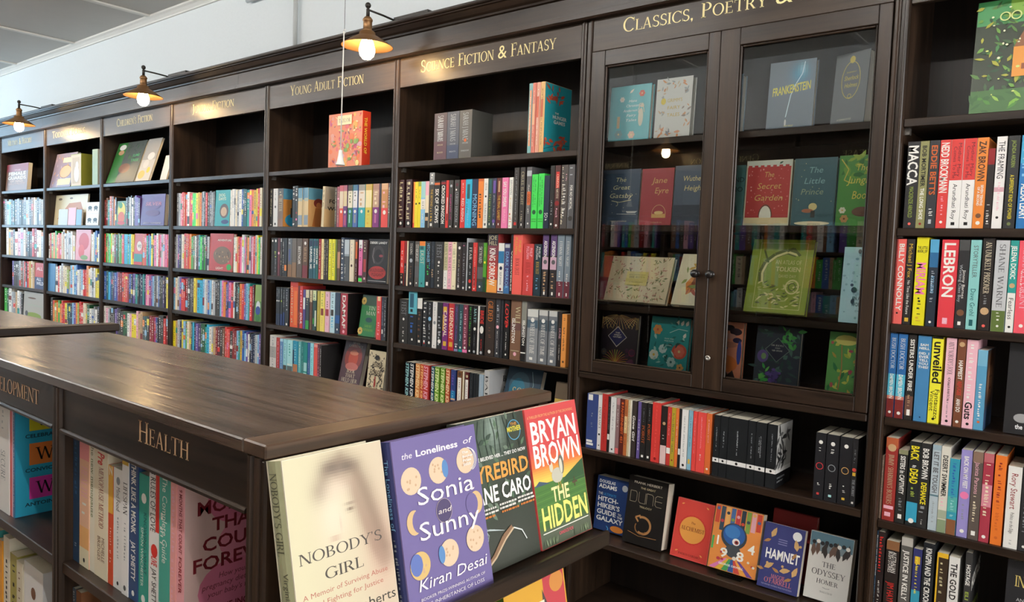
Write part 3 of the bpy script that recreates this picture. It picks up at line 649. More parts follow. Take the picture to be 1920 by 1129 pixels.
row('science fiction shelf two', 'sci', SH[1], None, (745, 425, 1073, 427), '''
745 755.5 210 3a1a1e ~d/.05/.80/.7;~d/.06/.78/.25/.2;#k/.86/.97/0/1;@w/.91/.4
759.8 770.4 210 3a1a1e ~d/.05/.80/.7;~d/.06/.78/.25/.2;#k/.86/.97/0/1;@w/.91/.4
773 776 b o =r/.9/1
776.2 781.9 b y ~k/.16/.38/.35;@k/.48/.5;~Y/.55/.9/.2
782 787.4 b y =e/0/.1;~k/.16/.36/.35;@k/.47/.5
787.6 795.7 b l =z/0/.35;#w/.38/.6/0/1;ALICE/a/.42/.6/.5/c;~w/.7/.9/.4
796 802.4 b c =P/0/.3;=k/.68/1;#h/.77/.85/.1/.9;~w/.95/.98/.6
802.7 812 t K =A/0/.22;~w/.03/.22/.5;THE_BEYOND/Y/.30/.62/.42;~Y/.64/.86/.5;#w/.92/.97/.3/.7
812.6 822.8 b k =O/.04/.09;SIX_OF_CROWS/w/.17/.90/.62/b
824.4 833.6 b k =R/.03/.08;CROOKED_KINGDOM/w/.10/.92/.62/b
834.3 839.2 b r #w/.36/.7/.5/.75;#k/.7/.85/.45/.8
840 847.6 b K ~M/.26/.85/.45;@s/.12/.5;@w/.97/.3
849.8 859 b K CURSED_KINGDOM/s/.25/.88/.5/c;@m/.1/.5;~w/.18/.2/.6;@w/.97/.3
861 870.2 b r ~w/.04/.3/.25;RED_RISING/w/.38/.88/.48/s
870.9 882.5 b C #T/.1/.4/.25/.7;~T/.3/.7/.25/.3;~l/.6/.95/.3
883.2 893.6 b B MORNING/l/.30/.96/.72/s
894 903.6 b o ~k/.30/.78/.55;#O/.0/.05/0/1
904.2 912 b w SISTER/k/.08/.24/.4/c;@k/.36/.4;NUMBERED/a/.5/.86/.45/c;#a/.9/.95/.3/.7
912.7 920.4 b 2c4038 #T/.03/.3/.2/.8;~e/.33/.85/.45;#w/.9/.94/.4/.6
920.7 928.2 b 2d3146 #v/.05/.3/.2/.8;~A/.33/.8/.45;@v/.86/.7;#w/.9/.94/.4/.6
928.6 937.8 b 5e2420 #h/.06/.28/.3/.6;THE_FINAL_GAMBIT/Y/.34/.84/.5;#w/.9/.94/.4/.6
939 950 b p SAY_YOU_SWEAR/w/.08/.58/.55/b;BRAND/P/.62/.9/.4
951.8 958.5 b w BROWN/A/.05/.34/.55/s;~Y/.4/.6/.4;~O/.7/.98/.7
961 969.8 t K ~A/.05/.9/.35;#r/.9/.95/.2/.7
972.4 981 t 3a3533 CRUEL_IS_LIGHT/d/.07/.62/.55/c;~d/.72/.88/.35;#w/.92/.96/.4/.6
984.4 993.6 t a =s/.06/.15;~w/.28/.75/.3;#O/.4/.62/.2/.9;GODS/k/.44/.58/.5;@w/.92/.3
994.4 1005 205 L ~G/.06/.6/.22/.3;~G/.1/.56/.22/.65;@G/.70/.65;#g/.82/.84/.1/.9;#g/.86/.88/.1/.9
1006.3 1017 207 L ~G/.06/.6/.22/.3;~G/.1/.56/.22/.65;@G/.70/.65;#g/.82/.84/.1/.9;#g/.86/.88/.1/.9
1017.6 1027.6 b 16263c SO/w/.70/.80/.6/s;~w/.82/.86/.4
1028.2 1036.2 t k ~s/.55/.8/.35;@w/.93/.4
1036.9 1046.8 t 4a2a28 #r/.1/.36/.2/.8;CRIMSON_MOTH/c/.14/.52/.4/c;@R/.6/.8;~P/.68/.85/.4;@w/.95/.4
1048.8 1061.4 t 4c4643 ~c/.03/.95/.3/.25;~w/.28/.8/.5;~P/.1/.3/.25/.75
1062 1073.4 t a FOR_NO_MORTAL/w/.32/.70/.42/b;~s/.02/.15/.6;@K/.84/.7;~A/.6/.8/.25/.2
''', 'young adult bay', 'cabinet', SF)
row('science fiction shelf three', 'sci', SH[2], None, (745, 536, 1067, 561), '''
749.3 756.1 b r =k/.72/1;~w/.22/.6/.5;~h/.74/.84/.6;#w/.9/.95/.3/.7
756.7 760.5 b R =k/.5/1;~w/.55/.7/.4
761.1 763.3 b c
763.6 774.1 b k STALKING/w/.05/.3/.4/c;@s/.43/.5;~n/.56/.9/.4;@w/.94/.3
776 784 b 57524e STARSIGHT/w/.07/.45/.6/c;=a/.55/.8;@w/.92/.3
784.4 795.2 b 3f9d9b =o/0/.1;#T/.11/.18/.1/.7;DUST/c/.2/.5/.6/c;@T/.92/.25
795.8 805.7 b k HITCHHIKER/l/.04/.45/.5/s;~L/.5/.7/.4;#w/.88/.96/.2/.6;~C/.4/.6/.25/.8
806.3 812.5 b 1d2530 ~h/.6/.8/.6;~a/.1/.5/.5
813.2 829.3 b 2b2927 FEIST/A/.06/.36/.55/c;@w/.44/.22;#w/.5/.53/.35/.55;~w/.62/.86/.2;@w/.94/.2
829.9 837.3 b d =w/.6/1;EMILY_WILDES/E/.04/.62/.6/c;~A/.66/.88/.4;@k/.93/.2
837.5 844.8 b P EMILY_WILDES/m/.04/.62/.6/c;~A/.66/.88/.4;@k/.93/.2
845.4 853 b f3e8c4 EMILY_WILDES/E/.14/.6/.6/c;~R/.02/.1/.6;@k/.93/.2
854 863.4 b 2f2521 @w/.12/.45;~d/.26/.5/.25;~s/.54/.88/.3;#w/.9/.95/.3/.6
864 871.4 b 2a2224 ~p/.02/.1/.6;~A/.24/.86/.5;@w/.95/.45
872 874 215 s
875.2 883.9 b k FEAR/w/.1/.36/.55/c;~s/.44/.7/.4;@r/.8/.6;@w/.93/.35
884.5 891.9 b d63b36 #R/.5/.9/.2/.8;~w/.1/.9/.18;@w/.95/.3
892.5 903.6 b K SKYWARD/w/.08/.42/.5/c;=a/.5/.74;=314048/.8/1;@w/.9/.3
904 910 b 4f9a2a =1d3a22/.7/1;@y/.4/.6;~y/.1/.3/.3
911.3 930.6 t a03a3a =37313a/0/.2;=7a3c4a/.2/.36;=c84a38/.55/.75;=f0a04a/.78/1;-JOE/.03/.07/d/s;-HILL/.12/.07/d/s;KING_SORROW/w/.24/.88/.55/b
931.5 942.2 b w =2c78a8/.16/.4;~B/.02/.06/.8;ELIF_SHAFAK/B/.58/.84/.3/s;@B/.5/.5;=B/.96/.985;@R/.92/.4
943.2 953.8 b 40406e =3c6ea0/.85/1;#s/.02/.09/.1/.9;DARK_MIRROR/l/.16/.90/.5/s
954.5 958.5 t k VOIDVERSE/w/.28/.95/.5/b
959.1 976.4 t q PHILIP/Y/.1/.3/.28/s/.72;PULLMAN/Y/.05/.34/.28/s/.32;BOOK_DUST/R/.40/.68/.42/c
978.4 997 b cf4744 PHILIP/P/.08/.25/.26/s/.75;PULLMAN/P/.05/.3/.26/s/.42;BOOK_DUST/R/.36/.58/.45/c;~P/.62/.9/.22
998.3 1011.6 b 20343c PHILIP/w/.06/.26/.26/s/.72;PULLMAN/w/.04/.3/.26/s/.38;BOOK_DUST/Y/.34/.58/.42/c;~l/.66/.9/.35
1013.6 1025 t 2a2628 =5a4070/0/.34;=c9a6b8/.36/.56;@a/.44/.6;ASCENSION/w/.1/.36/.5/b;~h/.6/.9/.5;#w/.92/.97/.35/.6
1028.2 1040.2 t 2a2628 =5a4070/0/.34;=c9a6b8/.36/.56;@a/.44/.6;ASCENSION/w/.1/.36/.5/b;~h/.6/.9/.5;#w/.92/.97/.35/.6
1041.5 1054.1 t 7e8c97 =6a2a38/.74/1;ETERNAL_NIGHT/w/.1/.5/.4/c;~w/.58/.82/.35;#w/.92/.97/.4/.6
1055.5 1066.1 t 7e8c97 =6a2a38/.74/1;ETERNAL_NIGHT/w/.1/.5/.4/c;~w/.58/.82/.35;#w/.92/.97/.4/.6
''', 'young adult bay', 'cabinet', SF)
row('science fiction shelf four', 'sci', SH[3], None, (745, 642, 1062, 686), '''
747 763 b 2b2927 FEIST/A/.06/.36/.55/c;@w/.45/.22;~w/.62/.86/.2;@w/.94/.2
763.6 779.7 t k =5fb4c4/0/.42;#2a5a70/.04/.3/.15/.6;~k/.32/.4/.6;~b/.45/.8/.5;@w/.9/.2
780.3 789.5 208 k =w/0/.22;~n/.26/.84/.6;#w/.88/.93/.3/.7
790.7 798.2 b 2c2d30 ~w/.03/.78/.7;#w/.86/.91/.3/.6;#r/.91/.94/.3/.6
798.7 808 b k ~s/.03/.28/.3;@l/.38/.6;~s/.48/.82/.35;@w/.9/.4
809.1 816.9 b e9e7e2 ~a/.03/.3/.25;@A/.45/.6;@a/.95/.2
817.7 827 b 2a2a2a ~s/.3/.9/.6;@w/.84/.6
828.1 837.9 b 7a2f78 #Y/.08/.2/.1/.8;CARAVAL/c/.16/.72/.6/b;#Y/.82/.92/.2/.8;#Y/.25/.6/.05/.25
838.8 849.4 b c2302a LEGENDARY/c/.09/.76/.6/b;#Y/.82/.92/.2/.8;#M/.0/1/.92/1
850.3 857.5 b 3f3d4c ~v/.06/.8/.4;#s/.84/.86/.2/.9;@w/.9/.4;=8a8ab0/.95/1
858 865.5 b 2c4a52 ~z/.1/.78/.45;@w/.91/.4;=t/.95/1
865.8 874.8 b 7c3a4c ~P/.06/.8/.45;@w/.9/.4;=p/.94/1
876 883.4 b k ~g/.04/.58/.5;~e/.6/.86/.4;@w/.95/.4
884.5 892 b k MATE/z/.06/.36/.6/c;@w/.48/.6;~A/.6/.85/.2;@s/.95/.5
893.2 896.6 b e4e2dc
897.2 905.9 b k BRIDE/r/.08/.36/.7/b;@w/.48/.8/1.6;~r/.68/.9/.3;@s/.95/.5
908 925.2 t 362c26 GILDED/o/.05/.40/.5/c;~n/.5/.7/.3;@w/.92/.3
926.6 935.2 t 3a3a3e ~s/.1/.4/.5;@P/.48/.6;~w/.55/.85/.2;@w/.93/.3
936.5 941.2 t 26282c ~a/.1/.9/.3
942.5 952.5 t k LOVE/r/.06/.42/.6/bi;@r/.45/.4;~w/.55/.85/.2;@w/.93/.3
954.5 973.7 t 7d5c47 =6a4a46/.38/.5;WILL/d/.1/.42/.45/c/.68;ISLINGTON/w/.30/.72/.3/b/.3;#d/.84/.85/.1/.9;@P/.9/.3
975 984.4 t 6e6a68 =8a8a80/0/.4;=k/.6/1;ISLINGTON/w/.32/.74/.45/b;#w/.85/.87/0/1
986 1005.6 205 8b8f92 =d8d8d2/0/.14;=4a6070/.2/.35;@w/.2/.35;WHEEL_OF_TIME/w/.26/.84/.42/c;#w/.9/.95/.3/.6
1007.4 1023.6 205 75797e =c8c8c4/0/.1;=44525c/.18/.38;@w/.2/.4;WHEEL_OF_TIME/w/.26/.84/.45/c;#w/.9/.95/.3/.65
1025.6 1040.8 205 75797e =c8c8c4/0/.1;=44525c/.18/.38;@w/.2/.4;WHEEL_OF_TIME/w/.26/.84/.45/c;#w/.9/.95/.3/.65
1044.2 1050 205 2c2422 DUNE/P/.3/.5/.6/c;~w/.6/.9/.3
1050.3 1059.4 b f0a050 ~N/.08/.7/.4;@N/.9/.4
''', 'young adult bay', 'cabinet', SF)
row('science fiction shelf five', 'sci', SH[4], None, (758, 734, 878, 750), '''
758.5 765.8 a 10202a STEPHEN_KING/z/.02/.98/.75/bi
766.8 774.6 a 0f1b28 STEPHEN_KING/w/.02/.98/.75/bi
777.5 785.8 a d98a4a STEPHEN_KING/f6d8a0/.02/.98/.75/bi
786.8 792.1 a c8502a STEPHEN_KING/f6c880/.02/.98/.75/bi
792.6 802.4 a c23a34 STEPHEN_KING/P/.02/.98/.75/bi
807.3 812.6 a 14506a STEPHEN_KING/w/.02/.98/.8/bi
814 822.4 a 6a9a2a STEPHEN_KING/e8f0b0/.02/.98/.75/bi
824.3 832.1 a 6a9a2a STEPHEN_KING/e8f0b0/.02/.98/.75/bi
834 841.8 a c25a34 STEPHEN_KING/f6dcb0/.02/.98/.75/bi
844.3 853 a 2f3f78 =1f78a8/.5/.68;~v/.1/.5/.6;~l/.5/.66/.4;=c8a088/.68/.72;=B/.73/.84;@h/.92/.7
856 864.8 a 7a5230 #w/.16/.98/.12/.88;~n/.22/.9/.3;@N/.08/.6
866.2 868.2 a c
870.6 877.4 a 5a2020 #w/.18/.98/.12/.88;~n/.24/.9/.3;@d/.1/.6
878.9 886 a 1d2226 ~a/.1/.9/.3
886.6 889.8 a 22262a
890.5 896 a 262a2c #g/.9/.95/.1/.9
897 904.7 a 9fb4c2 ~s/.1/.8/.4;=2a3038/.82/1
906.3 915.4 b c2c2c0 BABEL/k/.1/.9/.5/c |babel
''', 'young adult bay', 'cabinet', SF)
YAG = 'books in the young adult bookcase'
row('young adult shelf two', 'ya', SH[1], None, (503, 425, 729, 426), '''
504.8 510.2 b 2e2c2b ~d/.05/.7/.4;@w/.95/.3
511.2 519.2 b e6e6e4 @a/.48/.35;@k/.93/.35;~A/.1/.3/.3
520 529.3 b 7a6658 =a/0/.18;~d/.08/.18/.5;BETTER/d/.26/.6/.6/c;=8a6a58/.8/1 |tower
547.4 552 207 2a2a2a ~w/.02/.3/.8;#k/.35/.8/0/1;~w/.85/.98/.8
552.6 556.9 207 2a2a2a ~w/.02/.35/.8;@R/.66/.6;@p/.82/.6
557.4 565.4 195 d8c090 =6a98b0/0/.26;=b0b8a8/.26/.34;=8a9aa8/.7/.95
566 569.1 195 c8b080 =3a7898/0/.3
569.6 577 195 d8c090 =6a98b0/0/.26;=b0b8a8/.26/.34;=8a9aa8/.7/.95 |figure
601 605.5 b d8c8a0 ~k/.1/.5/.5>3 |fow
626.3 629.7 188 4a4038 ~d/.05/.95/.5
630.2 634.4 193 a05868 ~d/.1/.9/.4;@P/.3/.6
634.8 641.9 b d8503c =e0d0b8/.14/.55;=c86878/0/.14;@w/.63/.5
642.4 649.3 b 6a3a78 =d8c8a0/.14/.5;=b06878/0/.14;@w/.64/.5;#b04a78/.72/.96/.25/.75
650.9 659.4 b 1f7050 =e8e2cc/.14/.54;=4a4038/0/.14;~E/.18/.45/.5;@l/.63/.5;#z/.7/.9/.3/.55
660.5 669 b 4a6aa8 =e4e6e8/.14/.54;=4a7898/0/.14;~a/.16/.4/.5;@w/.63/.5;#A/.7/.9/.3/.7
670.6 682.8 b 2fa6b0 =e6e0d2/.14/.54;=a0a098/0/.14;~h/.18/.48/.6;@w/.63/.35
684.2 695.6 b d8c850 =f0e6b0/.14/.54;=d0b060/0/.14;@E/.63/.3;~Y/.7/.9/.5
697.7 709.4 b 7c2a78 =c0a088/.14/.54;=b08878/0/.14;~c/.18/.5/.6;@w/.63/.45;#b86a9a/.7/.9/.3/.6
709.9 713.1 b 2e3034
713.6 725.9 b dc4a44 =c8905a/.14/.56;=d8b088/0/.14;~P/.18/.5/.6;@w/.66/.45
726.2 729.6 b 6a6a68 ~w/.1/.6/.6;@w/.66/.5
''', 'junior fiction bay', 'science fiction bay', YAG)
row('young adult shelf three', 'ya', SH[2], None, (503, 516, 726, 530), '''
507.8 512.7 b 232120 @w/.08/.5;~a/.2/.9/.3
513.1 519 b 1e1d1c @w/.08/.5;~e/.35/.5/.7;~s/.55/.9/.25
519.5 524.3 b 5a2026 ~R/.1/.9/.3;@P/.4/.6
524.8 528.2 b 262220 ~w/.02/.1/.7;~d/.3/.7/.4
528.7 531.6 b 2a2624 ~w/.08/.9/.5
532.1 537.6 b 1c1b1b #o/.7/.85/.1/.8
538 545.8 b 5c6066 ~s/.02/.1/.6;#4a5a88/.28/.6/.25/.65;=8a6848/.68/1
546.3 554.5 b 665c52 ~s/.02/.1/.6;=8a6c4e/.62/1
555.5 565.2 b 5c4f44 ~s/.02/.06/.6;BESTNOIR/w/.2/.66/.45/s
566.2 575.9 b 5e4432 @w/.12/.4;MURDER/h/.22/.6/.5/c;=7a3038/.68/1
578.4 585.6 b 24505c #B/.05/.18/.1/.8;UNRAVEL_ME/w/.2/.76/.5/b
586.2 590.5 b 2a6070 #B/.05/.18/.1/.8;SHATTER_ME/w/.24/.74/.55/b
591 595.4 b 20605c #B/.05/.18/.1/.8;IGNITE_ME/w/.24/.64/.6/b
595.9 600.2 b a02c2c ~w/.1/.9/.4;=c84848/.85/1
600.8 605.2 b f0e0a0 ~n/.1/.9/.35
606.1 609.6 b 3a2e26 ~d/.1/.9/.5
610 613.9 b 3a2e28 ~d/.05/.9/.5
615.3 620.6 b e4e030 ~E/.1/.9/.5
621.2 627 b e8e42c ~E/.1/.9/.5
627.5 630.2 b 6a7a30
631.3 636.6 b 5a4432 =b88a6a/.3/.7;~k/.05/.3/.5
637.6 643.5 207 3a4658 ~w/.03/.95/.7
644.5 653.6 b 4a5054 =b8c4cc/0/.35;=8a98a0/.35/.4;~w/.6/.9/.2/.2
654.6 662.1 b e6dcc2 @N/.62/.45;~A/.1/.5/.3
663.7 668.5 b 4a2018 #O/.05/.45/.2/.9;~w/.55/.95/.3
671.1 678 b e070a8 =e8e8e8/0/.2;~k/.12/.45/.5;=2a1c20/.84/.9;#L/.9/.985/0/1
679.1 686.5 b 4a3030 ~d/.05/.3/.5;#B04040/.45/.75/.2/.8;#P/.88/.93/.3/.7
''', 'junior fiction bay', 'science fiction bay', YAG)
row('young adult shelf four', 'ya', SH[3], None, (503, 606, 723, 636), '''
516.6 520 b 23262a @w/.36/.6;~s/.05/.3/.4;=223048/.7/1
520.4 523.9 b 23262a @w/.36/.6;~s/.05/.3/.4;=223048/.7/1
524.3 528.4 b 22282c @e/.36/.6;~s/.05/.3/.4;=22386a/.7/1
528.8 532.6 b 23262a ~s/.05/.5/.4;=22386a/.65/1
533 539.9 b 24282e ~s/.05/.6/.4;@w/.95/.4
542.8 557 t df5a30 =c83a2a/0/.12;~d/.1/.9/.25/.25;#e87838/.2/.95/.5/.9
557.5 560.9 215 6a2018 ~o/.6/.9/.4
561 566.2 215 c83a3a SOUL/w/.62/.9/.7/bi;~P/.1/.5/.7
567.2 571.1 b 5a5090 =e0e8e8/.2/.5
571.6 577.9 b 35424a =e0d8b8/0/.2;~d/.1/.4/.5;=3a9a4a/.78/1
579.4 583.8 b 6a4a3a =d8c8a0/0/.3;~m/.1/.8/.5
584.7 591.5 b 2e4a48 =d8e0b0/0/.25;#dfe8d8/.5/.9/.6/1;~T/.08/.6/.5;#g/.7/.85/.1/.4
593.5 598.3 b c0b048 ~E/.3/.9/.3
599.3 607.1 b f0e070 ~e/.06/.4/.5;#8a4030/.43/.6/.15/.8;~h/.65/.9/.3
608.1 615.9 b f0c0d0 ~m/.06/.4/.35;#a03a48/.43/.6/.1/.85;~p/.65/.85/.3
617.4 626 b c0e0ea ~T/.06/.4/.4;#K/.43/.58/.15/.75;~C/.62/.9/.5
627 635.5 b 33455a =2a5a98/.55/.75;@w/.9/.3
636.6 649.9 b b03a48 #8a2a34/0/1/0/.2;DAMAF/w/.04/.85/.45/b;@P/.93/.3 |blackcover
''', 'junior fiction bay', 'science fiction bay', YAG)
row('young adult shelf four', 'ya', SH[3], None, (503, 606, 723, 636), '''
704.1 712.6 b dc4a4a #f0d0a0/0/.1/.2/.8;~P/.2/.9/.5
713.6 717.4 b 38384a ~s/.1/.7/.4;#w/.75/.85/.2/.8
717.9 722.7 b 33363a ~s/.08/.9/.5
''', 'leaning green book', 'science fiction bay', YAG)
row('young adult shelf five', 'ya', SH[4], None, (505, 683, 600, 701), '''
505.1 516.8 b d2d0cc =a8a6a2/.3/.6;~A/.05/.9/.3
517.3 523.6 190 b0342e ~P/.06/.9/.3
524.1 530 188 5a88b8 =b0d8e8/0/.08;~w/.2/.8/.25
530.5 536.8 188 9ad4dc =4a4a40/.72/1;~T/.1/.6/.3
537.7 547.5 188 a8e0e4 =d8e8e0/.66/.7;=5a6a6a/.72/1;~t/.1/.6/.4
548.5 557.2 188 2a98b8 #B/.25/.7/0/.25;=b87850/.64/1;~z/.1/.5/.4
558.2 563 188 6ab8b8 ~w/.1/.9/.4
563.6 567.9 190 1f7a78 ~z/.1/.9/.3
568.3 574.8 190 1f8a82 #a8d8d8/.55/.78/.05/.95;#z/.82/1/0/.9
575.3 579.7 190 2f5a98 ~w/.4/.9/.2
580.2 586 190 9ae0ea ~t/.1/.9/.4
587 593.8 192 e05a50 =f0a098/.02/.1
594.3 598.2 190 6a3444 ~P/.1/.9/.4
598.7 601.6 188 2e2c2c ~w/.1/.9/.5
''', 'junior fiction bay', 'dark leaning cover', YAG)
BIO = 'books in the biography bookcase'
row('biography shelf two', 'bio', RSH[1], None, (1693, 424, 1920, 427), '''
1692.9 1715.8 t 2b2a2b MACCA/w/.04/.50/.8/b;MACKENZIE_ARNOLD/e/.52/.88/.34/s;@q/.95/.25
1716 1732.7 t 8f8d5c BOB_MORTIMER/k/.05/.52/.48/b;THE_LONG_SHOE/w/.54/.9/.42/b;@R/.95/.3
1733.8 1752.2 t 34363a EDDIE_BETTS/O/.05/.62/.6/b;~w/.66/.85/.45;#s/.9/.95/.3/.6
1753.3 1772.8 t dc4440 NEDD_BROCKMANN/w/.03/.60/.75/b;~P/.63/.86/.3;@w/.93/.3
1773.2 1797.3 t f0eeea =d8403c/0/.46;Mother_Mary/m/.04/.42/.26/s/.7;Comes_To_Me/m/.08/.44/.26/s/.35;Arundhati_Roy/k/.5/.9/.32/s;#k/.93/.965/.35/.65
1797.5 1821.5 t f0eeea =d8403c/0/.46;Mother_Mary/m/.04/.42/.26/s/.7;Comes_To_Me/m/.08/.44/.26/s/.35;Arundhati_Roy/k/.5/.9/.32/s;#k/.93/.965/.35/.65
1821.8 1842.9 t e8893a ZAK_BROWN/N/.04/.48/.62/b;SEVEN_TENTHS/w/.52/.75/.22/b/.68;OF_A_SECOND/w/.54/.75/.22/b/.38;@n/.86/.5;@w/.94/.4
1843.2 1856.5 205 2a2220 ~w/.7/.95/.5;=R/.0/.2
1858 1877.2 t f0ece8 =d8a8b0/.55/.6;THE_FRAMING/k/.05/.46/.6/s;~P/.5/.8/.3;@k/.88/.3
1879.9 1901.4 t 2e2f30 JACINDA_ARDERN/e/.05/.34/.34/s;A_DIFFERENT_KIND_OF_POWER/y/.42/.9/.34/s;@E/.95/.35
1904.1 1928 t 2f78b8 =4aa8d0/0/.3;~l/.04/.45/.7;ALEXA_LEARY/w/.52/.9/.6/b
''', 'cabinet post', None, BIO)
row('biography shelf three', 'bio', RSH[2], None, (1662, 604, 1920, 627), '''
1660.2 1672 t 9a3a38 ~P/.1/.9/.3
1673.7 1689.8 t ef6a62 BILLY_CONNOLLY/w/.05/.84/.6/b;~k/.86/.93/.5
1691.2 1705.6 t 2c2928 Michael_J_Fox/Y/.05/.45/.5/s;No_Time_Like_the_Future/w/.48/.88/.36/s;#Y/.92/.965/.25/.75
1709 1731.6 239 e6dc24 -THE_LITTLE/.10/.03/k/b;-BOOK_OF/.14/.03/k/b;MIRIAM/p/.28/.65/.75/b;~k/.68/.88/.35;~Y/.9/.96/.5
1734.2 1751 t 26303c =5aa8d0/0/.15;=2f6a98/.15/.32;~s/.36/.7/.4;ROCK_LEGEND/l/.42/.62/.35/s;@w/.95/.3
1756 1787 t e0404a LEBRON/w/.03/.66/.66/b;#P/.89/.96/.3/.6;~w/.92/.94/.15
1788.2 1808.3 t 2c2c2e =4a4a4a/0/.12;Jimmy_Barnes/w/.34/.66/.26/s/.62;Working_Class_Boy/s/.28/.7/.26/s/.3;@n/.82/.7;#w/.92/.96/.3/.6
1809.3 1829.2 t 8ccac6 STORYTELLER/a/.06/.42/.42/s;Dave_Grohl/T/.54/.85/.45/s;#T/.89/.96/.3/.65
1831.9 1853.8 239 2a2523 An_Unlikely_Prisoner/c/.04/.6/.5/c;~A/.62/.7/.3;@h/.79/.75;@q/.95/.3
1856 1881.7 t c2c4c6 =5f7238/.77/1;SHANE_WARNE/a/.04/.74/.42/c;~w/.79/.87/.3;@w/.94/.2
1883 1898.6 t 2f9a92 =e8e6e0/.57/1;JELENA_DOKIC/w/.06/.42/.6/b;@h/.49/.7;Fearless/k/.62/.86/.55/s;@k/.94/.35
1899.2 1926 t ef5a68 MICHAEL_GRANT/P/.05/.75/.4/c;~w/.3/.6/.15/.3;@w/.92/.3
''', 'cabinet post', None, BIO)
row('biography shelf four', 'bio', RSH[3], None, (1658, 783, 1842, 809), '''
1659.5 1673.7 t 2f6aa8 =58b8d0/.48/.74;=c87868/.74/.78;=7a2a28/.78/1;Bush_Doctor/w/.05/.42/.5/c;DAMIEN_BROWN/w/.48/.78/.45/b;@w/.94/.4
1675.3 1692.2 t 2f6aa8 =58b8d0/.48/.74;=c87868/.74/.78;=7a2a28/.78/1;Bush_Doctor/w/.05/.42/.5/c;DAMIEN_BROWN/w/.48/.78/.45/b;@w/.94/.4
1693.9 1709 t 2a2726 =6a4a40/.72/.95;SISTERS_UNDER_FIRE/w/.05/.66/.5/b;~h/.7/.84/.4;#w/.88/.95/.3/.7
1711.4 1736 t 4684b4 -SAM/.09/.028/w/b;-NEILL/.13/.028/w/b;-DID_I/.19/.028/w/b;-EVER/.23/.028/w/b;-TELL/.27/.028/w/b;-YOU/.31/.028/w/b;-THIS?/.35/.028/w/b;@B/.95/.12
1737.6 1758.5 t efe83a =k/0/.02;unveiled/k/.05/.54/.8/b/.6;Vincent/k/.62/.86/.4/s/.3;Fantauzzo/k/.6/.95/.4/s/.72;@k/.95/.25
1763.9 1783 t f2c0cc ~a/.45/.9/.2;Ain't_Nobody's_Fool/k/.04/.42/.5/c;DOLLY_PARTON/m/.46/.72/.25/s;@k/.95/.3
1785.4 1800.9 t 7a4a34 @h/.06/.7;HAPPIEST/w/.24/.46/.5/b;REFUGEE/r/.48/.64/.5/s;ANH_DO/w/.68/.83/.5/b;@w/.94/.4
1802.2 1822.8 t f2bcc8 ~w/.05/.7/.5;Guts/k/.7/.9/.65/b;@k/.95/.3
1823.4 1842 210 5a9cc0 ~w/.4/.85/.35;@O/.9/.3;=78b4d0/0/.2 |portrait
''', 'cabinet post', 'portrait cover', BIO)
row('biography shelf five', 'bio', RSH[4], None, (1641, 971, 1920, 1037), '''
1641.6 1651 180 7a6658 ~w/.08/.8/.3;=8a7868/.7/.9
1652.5 1675 t 9c3530 =b8603c/0/.12;@h/.12/.7;JIMMY_SHARMAN'S_BOXERS/d/.2/.8/.42/c;#P/.82/.86/.1/.9;#P/.9/.95/.2/.7
1676.3 1694.2 205 2a2a28 =8a8a68/0/.06;SISTERS_in_CAPTIVITY/w/.08/.6/.5/b;~A/.66/.85/.4;#w/.88/.94/.3/.7
1696.4 1717.4 t 242828 BACK/y/.05/.22/.7/b;~w/.24/.3/.4;DEAD/y/.32/.5/.7/b;~e/.54/.66/.4;=3aa0c0/.72/.95;@w/.94/.5
1717.6 1736 t 2c2c2c BOB_BROWN/w/.06/.42/.6/b;DEFIANCE/y/.46/.72/.55/b;~A/.74/.8/.7;~w/.9/.96/.2
1738.1 1754.5 t b4c2c8 =9ab0ba/0/.06;LET_IT_BE_TOUGH/a/.08/.56/.55/b;=60808a/.58/.6;~A/.66/.9/.3
1755.1 1771.5 t dcd8ca DESERT_SWIMMER/k/.1/.58/.55/b;~P/.6/.68/.5;=a8b098/.74/.84;=8a9a78/.85/1
1771.7 1790 205 3a9ab0 =8a5a3a/.8/1;=58b0a8/.5/.7;~b/.06/.5/.4;~z/.55/.75/.4
1791.6 1812.3 t 9a90cc BACK_ON_MY_FEET/w/.07/.44/.4/b;@p/.52/.8;~A/.62/.8/.3;@w/.93/.4
1813.3 1832.7 t 5c524c =8a7060/0/.12;Jacinta_Parsons/P/.12/.48/.42/s;~c/.5/.8/.4;#w/.9/.95/.3/.7
1833.4 1852.5 t a83a4a =d88a98/.35/.6;~c/.12/.7/.5;@w/.94/.4;=c06a70/.0/.1
1855 1876 t ea7a2e ~R/.08/.5/.4;~O/.55/.85/.4;@O/.92/.3
1879.7 1906 212 e8e6e0 Rory_Stewart/R/.08/.52/.45/s;Politics_on_the_Edge/k/.56/.82/.26/s;~A/.9/.95/.2
1907.6 1928 t 2e2e30 ~A/.05/.85/.5;@w/.95/.3
''', 'cabinet post', None, BIO)
